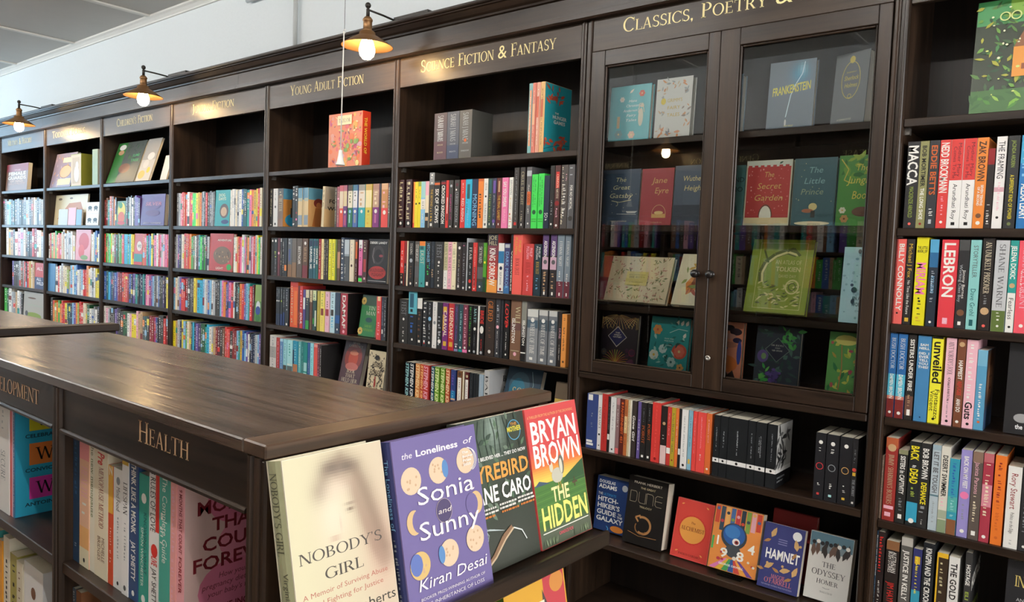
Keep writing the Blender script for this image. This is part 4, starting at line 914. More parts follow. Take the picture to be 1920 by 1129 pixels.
row('biography shelf six', 'bio', RSH[5], None, (1623, 1120, 1820, 1129), '''
1623 1638.5 t 2a4860 =k/.75/1;BLOOD_ON_THE_BADGE/w/.05/.55/.55/b;~s/.6/.95/.6
1639.2 1652.5 t 2c2424 ~r/.06/.5/.6;~w/.6/.9/.35
1655.5 1680.3 215 2a2422 =8a6040/0/.12;AUSTRALIAN/w/.14/.42/.3/s/.65;BUSH_STORIES/w/.14/.42/.3/s/.35;JIM_HAYNES/r/.55/.9/.5/s
1683.4 1705 t 5a5854 =b8b4ac/0/.1;JUSTICE_IN_KELLY/w/.16/.75/.45/b;~w/.8/.95/.2
1706.6 1723.6 210 34386c =3a98b0/.55/1;#Y/.1/.2/.2/.8;~y/.1/.6/.35
1725.1 1746.8 t 22262a KINGPIN_AND_THE/w/.06/.5/.5/b;CROOKED_CO/w/.52/.9/.5/b;#R/.85/.95/.1/.3
1751.4 1773 215 3a2e22 =e8b830/0/.06;#e8b830/.06/1/0/.14;~d/.12/.8/.4
1774.6 1794.7 212 e4e2dc THE_GOLD/k/.08/.55/.6/b;~A/.6/.9/.4
1805 1818 t 3a3a3a HOSTAGE/w/.14/.38/.6/b;ELI_SHARABI/e/.45/.9/.5/b |hostage
''', 'cabinet post', 'dark cover', BIO)
CLG = 'books on the open shelves of the glass-door cabinet'
row('shelf below glass doors', 'cls', CLS[0], None, (1097.5, 835, 1601, 950), '''
1097.5 1117.7 b 3a4a80 ~w/.0/.12/.9;~w/.84/1/.9;~A/.35/.6/.2
1118 1125 b e8e6e2 ENDURANCE/k/.22/.62/.55/c;@k/.72/.5;@k/.92/.3
1125.4 1136 205 b83430 ~R/.1/.9/.3
1136.3 1141 b 262424 #w/.68/.78/.1/.9;~A/.1/.6/.3
1141.4 1151.3 b e0deda ~A/.1/.6/.3;@k/.94/.3
1152 1158.5 b 8a6a6a =b8888a/0/.12;~w/.2/.5/.4;=e06a6a/.9/1
1159 1167.5 b 5a2420 @O/.08/.5;FAHRENHEIT_451/O/.12/.8/.5/b
1167.7 1173.3 b b86a3a =e8c890/.3/.6;~N/.1/.8/.4
1173.7 1177.5 b d8c8a0 ~n/.1/.8/.4
1177.7 1181 b e8e2d0 ~O/.1/.8/.3
1182 1189.5 b 3a322e Gone_Girl/w/.25/.7/.6/bi
1192 1198 b 6a5a98 ~w/.3/.85/.4
1198.6 1208.5 b 252322 POIROT/O/.4/.72/.5/c;~A/.1/.35/.2;#w/.92/.96/.3/.7
1209.3 1218.5 b 252322 POIROT/O/.36/.65/.5/c;~A/.05/.3/.2;#w/.92/.96/.3/.7
1218.8 1234.8 205 d8403a ~q/.05/.9/.2;@R/.94/.3
1235.7 1247 b 2c2422 =e8c8c4/.68/1;@h/.3/.5;~w/.5/.6/.4
1247.5 1254.8 b c8403a ~P/.1/.5/.3;=w/.7/.8
1255 1262.3 b b8a030 ~E/.1/.8/.6;@R/.9/.4
1262.7 1268.3 b e07838 ~w/.2/.7/.3
1268.7 1273.8 b 26282a #w/.68/.78/.1/.9
1274.2 1285.6 b eceae6 ~A/.1/.8/.25;@k/.94/.4
1287 1294.3 b 8ab8cc ~T/.1/.6/.3;#Y/.82/.9/.2/.7
1295.2 1303 b e04a44 ~P/.1/.7/.2
1303.6 1319 b e8504a ~P/.08/.6/.15;~w/.7/.8/.2
1319.4 1329.3 b e0703a ~P/.1/.5/.25;@w/.92/.4
1333.8 1345.4 b 1e2022 #eae8e4/.70/.77/0/1;@k/.735/.3;~s/.2/.6/.2
1346 1360 b 1e2022 #eae8e4/.70/.77/0/1;@k/.735/.3;~s/.25/.5/.2
1360.6 1396.5 b 1e2022 #eae8e4/.70/.77/0/1;@k/.735/.14;~s/.2/.6/.08
1397.3 1412 b 1e2022 #eae8e4/.70/.77/0/1;@k/.735/.3;~s/.2/.6/.16
1412.5 1431.5 b 1e2022 #eae8e4/.70/.77/0/1;@k/.735/.25;~s/.22/.55/.12;~s/.24/.5/.12/.35
1433.5 1452 b 1e2022 #eae8e4/.70/.77/0/1;@k/.735/.25;~s/.15/.6/.12 |penguin
''', 'cabinet left upright', 'wide gap', CLG)
row('shelf below glass doors', 'cls', CLS[0], None, (1097.5, 835, 1601, 950), '''
1523.3 1542.3 b 232326 @w/.14/.4;~w/.22/.28/.3;@c83a40/.5/.75;@232326/.5/.6;~w/.72/.82/.3;#c04040/.9/.935/.35/.6
1543.8 1567 b 232326 @w/.14/.35;~w/.22/.3/.3;@A/.5/.62;@232326/.5/.5;~w/.72/.82/.25;#z/.9/.935/.35/.6
1568.6 1591.9 b 232326 @w/.14/.35;~w/.22/.3/.3;@d0a060/.5/.62;@232326/.5/.5;~w/.72/.82/.25;#Y/.9/.935/.35/.6
1592.3 1602 b 28282a THE_HOBBIT/s/.6/.85/.5/c;~A/.1/.36/.4;@d84a40/.46/.8;#Y/.5/.55/.2/.8;#w/.93/.96/.3/.7
''', 'wide gap', 'biography bay post', CLG)
IG = 'books in the health island bookcase'
YH = IY0 + .022
row('health bay top shelf', 'health', kz(.999), YH, (134, 1046, 344, 1185), '''
133.5 146.3 t 26425e ~3f6a90/.05/.5/.5;~s/.85/.95/.4
147.4 165.2 t f0c0a0 =ef9a9a/.0/.2;=f0b878/.7/.9;=e8e0c0/.86/1;Health/P/.25/.48/.6/c;~w/.52/.7/.5;@k/.95/.2
165.4 174.5 t ece6d2 the_new_menopause/E/.06/.6/.6/s;~k/.5/.55/.2
174.8 199.3 t ece0c4 THE/k/.05/.08/.25/b;Pre/r/.09/.18/.5/bi;MENOPAUSE_METHOD/R/.2/.64/.34/c;MICHELLE/n/.7/.88/.22/s/.65;BRIDGES/n/.7/.88/.22/s/.35
199.7 209 b d8502a =e8b040/0/.4;~w/.5/.8/.3;Z/w/.0/.08/.6/b
209.3 226.5 b ecebe8 @A/.1/.4;Mind_Food/a/.15/.35/.4/s;~A/.4/.75/.2;@k/.95/.2
227 239 t f0efec -21/.02/.05/r/b;=Y/.06/.1;Lifespan/k/.22/.44/.6/c;~A/.5/.8/.3;@a/.95/.4
239.3 256 t 2c4a78 THINK_LIKE_A_MONK/w/.06/.54/.5/b;JAY_SHETTY/w/.60/.86/.45/b;@w/.95/.3
256.5 274.8 208 2f9a88 @w/.18/.5;KNOWING_WHAT/T/.28/.75/.3/s/.65;SIMON_WINCHESTER/w/.4/.85/.25/s/.35;@w/.94/.4
275.5 296 t f0eeea #d8342c/0/.45/.6/1;8_RULES_OF_LOVE/k/.06/.46/.45/s/.35;@d8342c/.58/.6;LIVE/d8342c/.62/.68/.5/b;JAY_SHETTY/k/.7/.95/.4/s
296.4 316.8 t 4aa896 The_Complete_Guide/w/.06/.62/.42/s;~w/.3/.5/.3/.25;=8ac8b8/.88/.96
317.2 328.2 t f0a8a4 ~P/.1/.9/.5
328.6 341.8 t f0aab0 9_MONTHS_THAT_COUNT/R/.1/.5/.42/b;FOREVER/R/.52/.75/.42/b;~R/.8/.95/.3 |months
''', 'development bay', 'end panel', IG)
row('development bay top shelf', 'dev', kz(.999), YH, (-40, 933, 82, 1042), '''
-40 -24 t e0a040 ~w/.1/.8/.4
-23 -6 t c8c8c0 ~a/.1/.8/.4
-5 17 t ecebe8 Secure/A/.45/.72/.35/c;~s/.1/.3/.2
17.5 19.8 t d85a50
20 22.2 t e8b0c0
22.4 25.5 t 3f78a0 ~w/.1/.9/.4 |worthy
''', 'far upright', 'health bay', IG)
row('development bay lower shelf', 'dev', kz(.999) - .285, YH, (-60, 1180, 80, 1280), '''
-60 -40 t b8b040
-38 -20 t d8c040
-19 -4 t 3f9a98
-3 4 220 e8a030
5 16 t e8e0c8 ~r/.0/.05/.9;~k/.2/.8/.4
17 30 208 a8a050 ~k/.1/.8/.4
31 42 205 d8d0b8 ~n/.1/.8/.4
43 78 215 e6e6e4 @n/.25/.25
''', 'far upright', 'health bay', IG)
row('health bay lower shelf', 'health', kz(.999) - .285, YH, (100, 1290, 300, 1440), '''
128 140 t 4a5a6a ~w/.02/.7/.5
141 150 t 8a5a3a
151 160 208 c03a40 =w/0/.1
161 172 200 e8d040
173 185 205 2f9a98
186 200 t 3a3a44
202 222 t d8a8a0
''', 'development bay', 'end panel', IG)
# ================================================================== cover pictures (u from the spine edge, v from the foot)
ARTS = {}
def art(f): ARTS[f.__name__] = f; return f
def leaf(P, x, y, l, wd, a, c):
    ca, sa = math.cos(a), math.sin(a); P.layer()
    P.poly([(x + ca * u - sa * v, y + sa * u + ca * v) for u, v in ((0, 0), (l * .35, wd / 2), (l * .7, wd * .35), (l, 0), (l * .7, -wd * .35), (l * .35, -wd / 2))], c)
def sprig(P, w, h, n, cols, seed, l=.018, box=(0.06, .94, .05, .95)):
    r = random.Random(seed)
    for _ in range(n): leaf(P, w * r.uniform(box[0], box[1]), h * r.uniform(box[2], box[3]), l * r.uniform(.6, 1.3), l * r.uniform(.25, .5), r.uniform(0, 6.28), r.choice(cols))
def blobs(P, w, h, n, cols, seed, r0, r1, box=(.05, .95, .05, .95)):
    r = random.Random(seed)
    for _ in range(n):
        a = r.uniform(r0, r1); x = min(max(w * r.uniform(box[0], box[1]), a * 1.25), w - a * 1.25); y = min(max(h * r.uniform(box[2], box[3]), a * 1.25), h - a * 1.25)
        P.ell(x, y, a * r.uniform(.6, 1.2), a * r.uniform(.6, 1.2), r.choice(cols), 10)
def flower(P, x, y, r, c, ctr, n=6):
    for i in range(n):
        a = 2 * math.pi * i / n; P.ell(x + r * .6 * math.cos(a), y + r * .6 * math.sin(a), r * .42, r * .42, c, 8)
    P.ell(x, y, r * .25, r * .25, ctr, 8)
def lines(P, w, h, L):
    """(text, u0, u1, v, cap, colour, font)"""
    for t in L: P.text(t[0], w * t[1], w * t[2], h * t[3], h * t[4], t[5], t[6] if len(t) > 6 else 's', shear=.2 if len(t) > 7 else 0)
@art
def babel(P, w, h):
    P.rect(.002, w - .002, .002, h - .002, 'b4b4b4'); P.rect(w * .62, w * .9, .004, h * .9, 'c4c2be'); lines(P, w, h, [('B', .66, .86, .74, .12, 'k', 'c'), ('A', .66, .86, .52, .12, 'k', 'c'), ('B', .66, .86, .30, .12, 'k', 'c'), ('E', .66, .86, .1, .12, 'k', 'c')])
@art
def blackcover(P, w, h): P.rect(.0005, w - .0005, .0005, h - .0005, '161415')
@art
def tower(P, w, h):
    P.rect(.001, w - .001, .001, h - .001, 'd8944a'); P.rect(.001, w - .001, h * .72, h - .001, '5aa0c0'); P.ell(w * .5, h * .18, w * .4, h * .17, '3fa8d0'); P.rect(w * .35, w * .6, h * .25, h * .5, '4a4038'); P.rect(w * .4, w * .5, h * .5, h * .75, '4a4038')
@art
def figure(P, w, h):
    P.rect(.001, w - .001, .001, h - .001, 'd0a26a'); P.rect(.001, w - .001, h * .7, h - .001, '5f9ab4'); P.ell(w * .5, h * .62, w * .24, h * .12, '7a3028'); P.ell(w * .5, h * .56, w * .12, h * .08, 'b87848'); P.poly([(w * .2, h * .02), (w * .8, h * .02), (w * .62, h * .5), (w * .35, h * .5)], 'a86a3a', 3)
@art
def portrait(P, w, h):
    field(P, w, h, 22, 30, lambda u, v: tone([('332c2a', 1), ('c48e68', .98 * min(1, 2.2 * gs(u, v, .5, .60, .22, .22))), ('5e3c24', .95 * min(1, 2 * gs(u, v, .48, .86, .26, .07))), ('3f5a80', min(1, 2 * gs(u, v, .5, .10, .4, .16)))]))
    P.ell(w * .4, h * .65, w * .05, h * .015, '3a2a20'); P.ell(w * .62, h * .65, w * .05, h * .015, '3a2a20'); P.ell(w * .52, h * .5, w * .1, h * .018, '8a4038')
@art
def hostage(P, w, h):
    P.rect(.001, w - .001, .001, h - .001, '2e2e2e'); P.text('HOSTAGE', w * .08, w * .92, h * .55, h * .16, 'w', 'b', tilt=.2); lines(P, w, h, [('ELI SHARABI', .1, .9, .3, .07, 'e', 'b')])
@art
def penguin(P, w, h):
    P.rect(.001, w - .001, .001, h - .001, '1c1d1f'); P.rect(.001, w - .001, h * .30, h - .001, 'b8b8b4'); P.rect(.001, w - .001, h * .23, h * .30, 'eae8e4')
    r = random.Random(4)
    for _ in range(26): leaf(P, w * r.uniform(.1, .75), h * r.uniform(.36, .85), .04, .012, r.uniform(0, 6.28), r.choice(('2a2a2a', '4a4a4a', '6a6a6a')))
    lines(P, w, h, [('CHARLES DICKENS', .1, .6, .14, .025, 's'), ('OLIVER TWIST', .1, .5, .08, .025, 's')])
@art
def months(P, w, h):
    P.rect(.001, w - .001, .001, h - .001, 'd6b4ac'); P.ell(w * .55, h * .80, w * .32, h * .17, 'd87a94'); P.ell(w * .65, h * .52, w * .3, h * .15, 'dc8a9c'); P.ell(w * .5, h * .22, w * .36, h * .18, 'd87a94')
    lines(P, w, h, [('9', .55, .63, .85, .075, '7a2028', 'b'), ('MONTHS', .12, .95, .725, .085, '7a2028', 'b'), ('THAT', .28, .80, .605, .085, '7a2028', 'b'), ('COUNT', .18, .95, .485, .085, '7a2028', 'b'), ('FOREVER', .08, .98, .365, .085, '7a2028', 'b'), ('How your', .35, .66, .29, .035, '7a3038', 's', 1), ('pregnancy diet shapes', .18, .88, .235, .035, '7a3038', 's', 1), ("your baby's future", .24, .82, .18, .035, '7a3038', 's', 1), ('JESSIE INCHAUSPE', .3, .98, .07, .045, '7a2028', 'b')])
@art
def worthy(P, w, h):
    P.rect(.001, w - .001, .001, h - .001, '2fa4c4')
    for k, (c, v, t) in enumerate((('e0803a', .44, 'CONVICTION'), ('d040a0', .14, 'ANTOINETTE'), ('d8d030', .74, 'CELEBRATION'))):
        P.rect(w * .17, w * .56, h * v, h * (v + .19), c); lines(P, w, h, [('W', .25, .47, v + .04, .11, 'k', 'c'), (t, .12, .66, v - .06, .032, '1c3a4a', 'b')])
@art
def stays(P, w, h):
    P.rect(.001, w - .001, .001, h - .001, '2c2c2e'); lines(P, w, h, [('THIS', .3, .66, .70, .08, 'd8d4cc'), ('STAYS', .2, .72, .54, .08, 'd8d4cc'), ('BETWEEN', .12, .90, .38, .08, 'd8d4cc'), ('US', .6, .8, .22, .08, 'd8d4cc')]); P.ell(w * .2, h * .16, w * .14, h * .09, 'e8dcc8'); P.ell(w * .2, h * .16, w * .04, h * .06, 'k'); P.ell(w * .45, h * .15, w * .13, h * .09, '8a5a38'); P.ell(w * .3, h * .3, w * .12, h * .05, '9a3a44')
@art
def hunger(P, w, h):
    P.rect(.001, w - .001, .001, h - .001, '2a9aa4'); P.line([(w * .1, h * .98), (w * .4, h * .82), (w * .7, h * .86)], .002, '1a4a50'); P.line([(0.002, h * .05), (w * .5, h * .14), (w * .95, h * .16)], .002, '1a4a50')
    sprig(P, w, h, 16, ('c8543a', 'b8442e', 'a8503c'), 5, .03, (.02, .7, .68, .92)); sprig(P, w, h, 18, ('c8543a', 'b8442e', 'd86a4a'), 6, .032, (.02, .9, .06, .26))
    lines(P, w, h, [('THE', .38, .52, .58, .025, 'w', 'b'), ('HUNGER', .3, .82, .51, .05, 'w', 'b'), ('GAMES', .34, .78, .44, .05, 'w', 'b')])
@art
def fow(P, w, h):
    P.rect(.001, w - .001, .001, h - .001, 'd8b888'); P.rect(.001, w - .001, h * .45, h - .001, 'b8ac98'); lines(P, w, h, [('FOR', .2, .7, .60, .09, 'k', 'b'), ('WE', .15, .6, .42, .09, 'k', 'b')])
@art
def andersen(P, w, h):
    r = random.Random(2)
    for k, (t, a, b) in enumerate((('Hans', .46, .66), ('Christian', .40, .72), ("Andersen's", .34, .74), ('Fairy', .42, .66), ('Tales', .40, .68))): lines(P, w, h, [(t, a, b, .70 - k * .085, .045, 'eef4f0', 's', 1)])
    P.ell(w * .78, h * .42, w * .06, h * .16, 'd8d0b8'); P.ell(w * .8, h * .62, w * .05, h * .03, 'd8d0b8'); P.line([(w * .72, h * .5), (w * .74, h * .66), (w * .82, h * .66), (w * .86, h * .5)], .003, 'd8d0b8')
    P.rect(w * .2, w * .27, h * .25, h * .46, 'c8a878'); flower(P, w * .78, h * .84, .012, 'd05a44', 'e8d0a0'); flower(P, w * .3, h * .76, .01, 'e8e8e0', 'e8d8a0'); flower(P, w * .58, h * .12, .014, 'e0b8a0', 'e8d8a0'); flower(P, w * .26, h * .14, .016, '6a9aa0', 'e8d8a0'); leaf(P, w * .48, h * .86, .022, .008, .7, 'e8e0c8')
@art
def grimm(P, w, h):
    sprig(P, w, h, 14, ('d08a58', 'c8b090', '9a9a98'), 1, .016, (.25, .75, .86, .95)); sprig(P, w, h, 16, ('c88a60', 'a8a8a4', 'c8a888'), 2, .016, (.08, .22, .12, .85)); sprig(P, w, h, 16, ('9a8a80', 'd09a70', 'a0a4a4'), 3, .016, (.78, .92, .12, .85)); sprig(P, w, h, 10, ('8a8c90', 'd08a58'), 4, .02, (.15, .8, .06, .14)); P.ell(w * .22, h * .62, w * .07, h * .055, 'd8c030')
    lines(P, w, h, [("GRIMM'S", .33, .75, .60, .055, 'c8a838', 's'), ('FAIRY', .34, .70, .48, .055, 'c8a838', 's'), ('TALES', .34, .70, .36, .055, 'c8a838', 's')])
def stars(P, w, h, n, c, seed):
    r = random.Random(seed)
    for _ in range(n): P.ell(w * r.uniform(.08, .92), h * r.uniform(.2, .95), .0012, .0012, c, 6)
@art
def gatsby(P, w, h):
    stars(P, w, h, 14, 'e8e0b8', 3); lines(P, w, h, [('The', .36, .64, .78, .075, 'e0d8a8', 's', 1), ('Great', .30, .74, .64, .075, 'e0d8a8', 's', 1), ('Gatsby', .22, .82, .49, .08, 'e0d8a8', 's', 1), ('F SCOTT FITZGERALD', .3, .72, .06, .02, 'd8d0a8')]); P.line([(w * .3, h * .44), (w * .5, h * .41), (w * .8, h * .45)], .0022, 'e0d8a8'); P.ring(w * .42, h * .38, .008, .008, .0018, 'e0d8a8', -90, 90); P.line([(w * .45, h * .2), (w * .95, h * .19)], .0015, 'c8ccc8'); P.poly([(w * .68, h * .25), (w * .98, h * .25), (w * .92, h * .215), (w * .72, h * .215)], 'c8ccc8', 4)
@art
def eyre(P, w, h):
    lines(P, w, h, [('Jane', .34, .80, .74, .10, 'e0b878', 's', 1), ('Eyre', .42, .86, .56, .10, 'e0b878', 's', 1), ('Charlotte Bronte', .36, .72, .04, .02, 'e0b878')]); P.ring(w * .6, h * .2, w * .22, h * .16, .0018, 'd8b080', 0, 180); P.rect(w * .38, w * .82, h * .13, h * .2, 'd8a868'); P.ell(w * .6, h * .22, w * .14, h * .03, 'e8c888')
@art
def wuthering(P, w, h):
    lines(P, w, h, [('Wuthering', .22, .95, .74, .085, 'e0d090', 's', 1), ('Heights', .26, .86, .58, .085, 'e0d090', 's', 1)]); P.rect(.001, w - .001, .001, h * .34, '3a4450'); P.ell(w * .8, h * .4, .006, .01, 'd8d0b0')
@art
def frankenstein(P, w, h):
    field(P, w, h, 18, 26, lambda u, v: tone([('74808c', 1), ('5c6a78', .7 * max(0, .7 - v)), ('4a9ec4', .9 * gs(u, v, .68, .80, .2, .16)), ('9ad4e4', .7 * gs(u, v, .72, .86, .07, .08))])); P.line([(w * .76, h * .97), (w * .72, h * .8), (w * .60, h * .66), (w * .5, h * .5), (w * .46, h * .34), (w * .42, h * .18)], .0024, 'd8f0f8'); P.line([(w * .60, h * .66), (w * .5, h * .6)], .0015, 'b8e0f0')
    P.text('FRANKENSTEIN', w * .09, w * .92, h * .50, h * .12, 'e2d858', 'b', tilt=.12); lines(P, w, h, [('MARY SHELLEY', .4, .6, .04, .022, 'd8d070')]); P.ell(w * .42, h * .1, .003, .01, 'c8c8c8')
@art
def sherlock(P, w, h):
    P.ring(w * .5, h * .62, w * .28, h * .26, .002, 'd8c468'); P.ell(w * .5, h * .9, w * .08, h * .05, 'd8c468'); lines(P, w, h, [('Sherlock', .3, .72, .62, .06, 'e0cc60', 's', 1), ('Holmes', .32, .70, .52, .06, 'e0cc60', 's', 1), ('the adventures of', .36, .64, .72, .025, 'd8c468'), ('A CONAN DOYLE', .2, .62, .07, .025, 'd8d4c0')]); P.ring(w * .5, h * .4, w * .06, h * .03, .0015, 'd8c468')
@art
def studio(P, w, h):
    lines(P, w, h, [('WE AND', .1, .98, .72, .08, '1c2c2c'), ('STUDIO', .1, .95, .56, .08, '1c2c2c')]); P.ell(w * .5, h * .25, w * .3, h * .2, '2f5a58')
@art
def garden(P, w, h):
    P.rect(.004, w - .004, h * .04, h * .9, 'b8403c'); P.rect(.001, w - .001, h * .9, h - .001, 'd0d4c4')
    for k in range(7): P.rect(w * (.04 + k * .135), w * (.04 + k * .135 + .08), h * .9, h * .925, 'b8403c')
    blobs(P, w, h, 46, ('d88a80', 'e0a898', 'd87a70'), 4, .0016, .003, (.06, .94, .16, .86)); P.rect(.003, w - .003, h * .03, h * .12, 'e0cc98'); P.ell(w * .48, h * .14, w * .13, h * .16, 'e8e4d0'); P.ring(w * .48, h * .14, w * .15, h * .18, .003, '5a4a38', 0, 180); P.rect(w * .3, w * .68, h * .02, h * .118, 'e0cc98')
    lines(P, w, h, [('The', .40, .62, .74, .08, 'd8b468', 's', 1), ('Secret', .26, .78, .56, .09, 'd8b468', 's', 1), ('Garden', .20, .84, .38, .09, 'd8b468', 's', 1)]); leaf(P, w * .72, h * .94, .014, .006, .5, '3a5a48')
@art
def prince(P, w, h):
    stars(P, w, h, 9, 'e0d8a0', 8); P.ell(w * .5, h * .035, w * .42, h * .03, 'e0d8b0'); P.ell(w * .5, h * .28, w * .1, h * .055, 'd8c888'); P.ell(w * .38, h * .22, w * .14, h * .03, 'a86848'); P.rect(w * .46, w * .56, h * .12, h * .22, '3a3a34')
    lines(P, w, h, [('The', .34, .68, .78, .085, '8ab4b4', 's', 1), ('Little', .24, .74, .62, .085, '8ab4b4', 's', 1), ('Prince', .18, .72, .46, .085, '9aa888', 's', 1), ('ANTOINE DE', .4, .7, .012, .02, '5a5a48')])
@art
def jungle(P, w, h):
    sprig(P, w, h, 22, ('2f6a2a', '6a9a3a', '8aa83a'), 3, .03, (.02, .9, .6, .98)); P.line([(w * .05, h * .95), (w * .25, h * .8), (w * .15, h * .65), (w * .35, h * .6)], .003, 'c8b850'); lines(P, w, h, [('The', .42, .76, .78, .09, 'd8cc58', 's', 1), ('Jungle', .24, .86, .60, .10, 'd8cc58', 's', 1), ('Book', .36, .84, .38, .11, 'd8cc58', 's', 1)]); P.ell(w * .66, h * .2, w * .26, h * .07, '6a4a38'); flower(P, w * .16, h * .22, .01, 'd8d8c0', 'c8a048'); flower(P, w * .22, h * .1, .012, 'b88a50', '6a3a28')
@art
def austen(P, w, h):
    r = random.Random(9); P.rect(.001, w * .14, .001, h - .001, 'a8484c')
    for _ in range(150): leaf(P, w * r.uniform(.17, .95), h * r.uniform(.04, .95), r.uniform(.008, .02), .004, r.uniform(0, 6.28), r.choice(('7a8a58', 'b87a70', '9a8a60', 'c89080', '6a7048')))
    P.rect(w * .40, w * .70, h * .36, h * .66, 'd8c878'); lines(P, w, h, [('AN ILLUSTRATED LIBRARY', .43, .67, .58, .02, '6a6040'), ('JANE AUSTEN', .44, .66, .52, .04, '5a5030', 'c'), ('A MISCELLANY', .45, .65, .42, .02, '6a6040')])
@art
def tiger(P, w, h):
    P.rect(.002, w - .002, .002, h - .002, 'e4dcb8'); leaf(P, w * .3, h * .2, .1, .05, 1.2, 'd88838'); leaf(P, w * .38, h * .25, .09, .02, 1.35, '8a4a28'); sprig(P, w, h, 16, ('8a9a50', 'b8603a', 'c8a038'), 3, .03, (.1, .7, .15, .8))
@art
def fireworks(P, w, h):
    r = random.Random(3)
    for cx_, cy_, n, l in ((.45, .98, 16, .085), (.45, .05, 18, .07), (.95, .95, 9, .06), (.05, .92, 9, .06)):
        for i in range(n):
            a = math.pi * (i + .5) / n * (1 if cy_ < .5 else -1); pts = [(w * cx_ + l * u * math.cos(a) * .9, h * cy_ + l * u * abs(math.sin(a)) * (1 if cy_ < .5 else -.4) - (u ** 2) * .02) for u in (.1, .4, .7, 1)]
            pts = [(min(max(x, .002), w - .002), min(max(y, .002), h - .002)) for x, y in pts]; P.line(pts, .0018, r.choice(('c8a868', 'd8b878', 'b88858') if cy_ > .5 else ('d8d050', 'e0b050', 'c86a48')))
    flower(P, w * .12, h * .25, .012, '5a5a58', '8a6a48', 8); flower(P, w * .88, h * .28, .014, '7a2a4a', 'b85a70', 8); blobs(P, w, h, 8, ('4a2a48', '6a3a58'), 5, .006, .012, (.7, .95, .05, .35))
    P.layer(); P.poly([(w * .46, h * .36), (w * .72, h * .56), (w * .46, h * .76), (w * .2, h * .56)], 'd8d0c0'); P.layer(); P.poly([(w * .46, h * .38), (w * .70, h * .56), (w * .46, h * .74), (w * .22, h * .56)], '2c3064'); lines(P, w, h, [('THE', .40, .52, .62, .025, 'e8e0d0', 'b'), ('GREAT', .36, .56, .58, .025, 'e8e0d0', 'b'), ('GATSBY', .34, .58, .54, .025, 'e8e0d0', 'b')])
@art
def tealfloral(P, w, h):
    P.ell(w * .78, h * .40, .028, .026, 'c8503c'); flower(P, w * .78, h * .40, .02, 'd86a54', 'd8c888', 7); flower(P, w * .14, h * .3, .018, 'e0e4d8', 'd8b040', 9); flower(P, w * .36, h * .42, .016, 'c8dcd8', '8ab0a8', 8); flower(P, w * .6, h * .2, .018, 'a8c8c4', '2a6a6a', 6); flower(P, w * .18, h * .76, .018, 'd88a48', 'c85a40', 6)
    for x, y in ((.66, .86), (.78, .86), (.90, .86), (.86, .64)): leaf(P, w * x, h * y, .02, .012, 1.2, 'e8e8dc')
    sprig(P, w, h, 26, ('17706e', '5aa8a0', 'a8d0c8', '1f5a58'), 7, .02); flower(P, w * .84, h * .12, .014, 'd8a058', '6a4a38', 5); P.line([(w * .5, h * .72), (w * .72, h * .8), (w * .95, h * .78)], .002, 'c8e0d8'); lines(P, w, h, [('PRIDE AND', .38, .62, .60, .022, 'd8e8e0'), ('PREJUDICE', .38, .62, .56, .022, 'd8e8e0'), ('AUSTEN', .42, .58, .48, .02, 'd8e8e0')])
@art
def smoke(P, w, h):
    for x, y, a, b, c in ((.62, .9, .14, .05, '2a2428'), (.8, .84, .16, .06, '3a2c34'), (.66, .76, .16, .045, 'c89080'), (.85, .7, .12, .045, '2f2a48'), (.92, .5, .06, .2, '3a4a98'), (.66, .62, .2, .05, 'b87860'), (.6, .3, .3, .14, 'd8783a')): P.ell(w * x, h * y, w * min(a, .98 - x), h * b, c)
    P.layer(); P.poly([(w * .2, h * .02), (w * .9, h * .02), (w * .78, h * .2), (w * .66, h * .12), (w * .55, h * .24), (w * .42, h * .1), (w * .3, h * .18)], '3a3638'); P.layer(); P.poly([(w * .36, h * .38), (w * .62, h * .56), (w * .36, h * .74), (w * .1, h * .56)], '2c3a8a'); lines(P, w, h, [('ATLANTIS', .16, .56, .56, .03, 'd8c8c0', 'b')])
@art
def darkfloral(P, w, h):
    sprig(P, w, h, 40, ('2f4a44', '3a5a50', '48685e', '24403c'), 2, .03); P.ell(w * .18, h * .5, .018, .02, '5a4a80'); P.ell(w * .2, h * .5, .008, .01, '6a8a58'); sprig(P, w, h, 16, ('4a9a48', '3a8a40'), 4, .026, (.62, .95, .7, .95)); sprig(P, w, h, 8, ('3a9a44', '5aaa4a'), 5, .03, (.08, .3, .05, .3)); blobs(P, w, h, 22, ('4a3a78', '5a4488', '3f3068'), 6, .004, .008, (.3, .6, .1, .3))
    P.layer(); P.poly([(w * .5, h * .42), (w * .78, h * .62), (w * .5, h * .82), (w * .22, h * .62)], '6a7a70'); P.layer(); P.poly([(w * .5, h * .43), (w * .76, h * .62), (w * .5, h * .81), (w * .24, h * .62)], '24283a'); lines(P, w, h, [('DR JEKYLL', .36, .64, .68, .025, 'c8c8b8', 'c'), ('AND', .44, .56, .64, .02, 'c8c8b8', 'c'), ('MR HYDE', .38, .62, .595, .025, 'c8c8b8', 'c')])
@art
def greenplant(P, w, h):
    sprig(P, w, h, 34, ('c8c858', 'a8b848', '2f7a48', 'b89a48'), 8, .024); P.line([(w * .3, h * .1), (w * .34, h * .45), (w * .3, h * .8)], .003, 'b87a48'); blobs(P, w, h, 8, ('a8485a', 'b85a58'), 3, .004, .007); P.ell(w * .4, h * .88, w * .26, h * .08, 'd8d070')
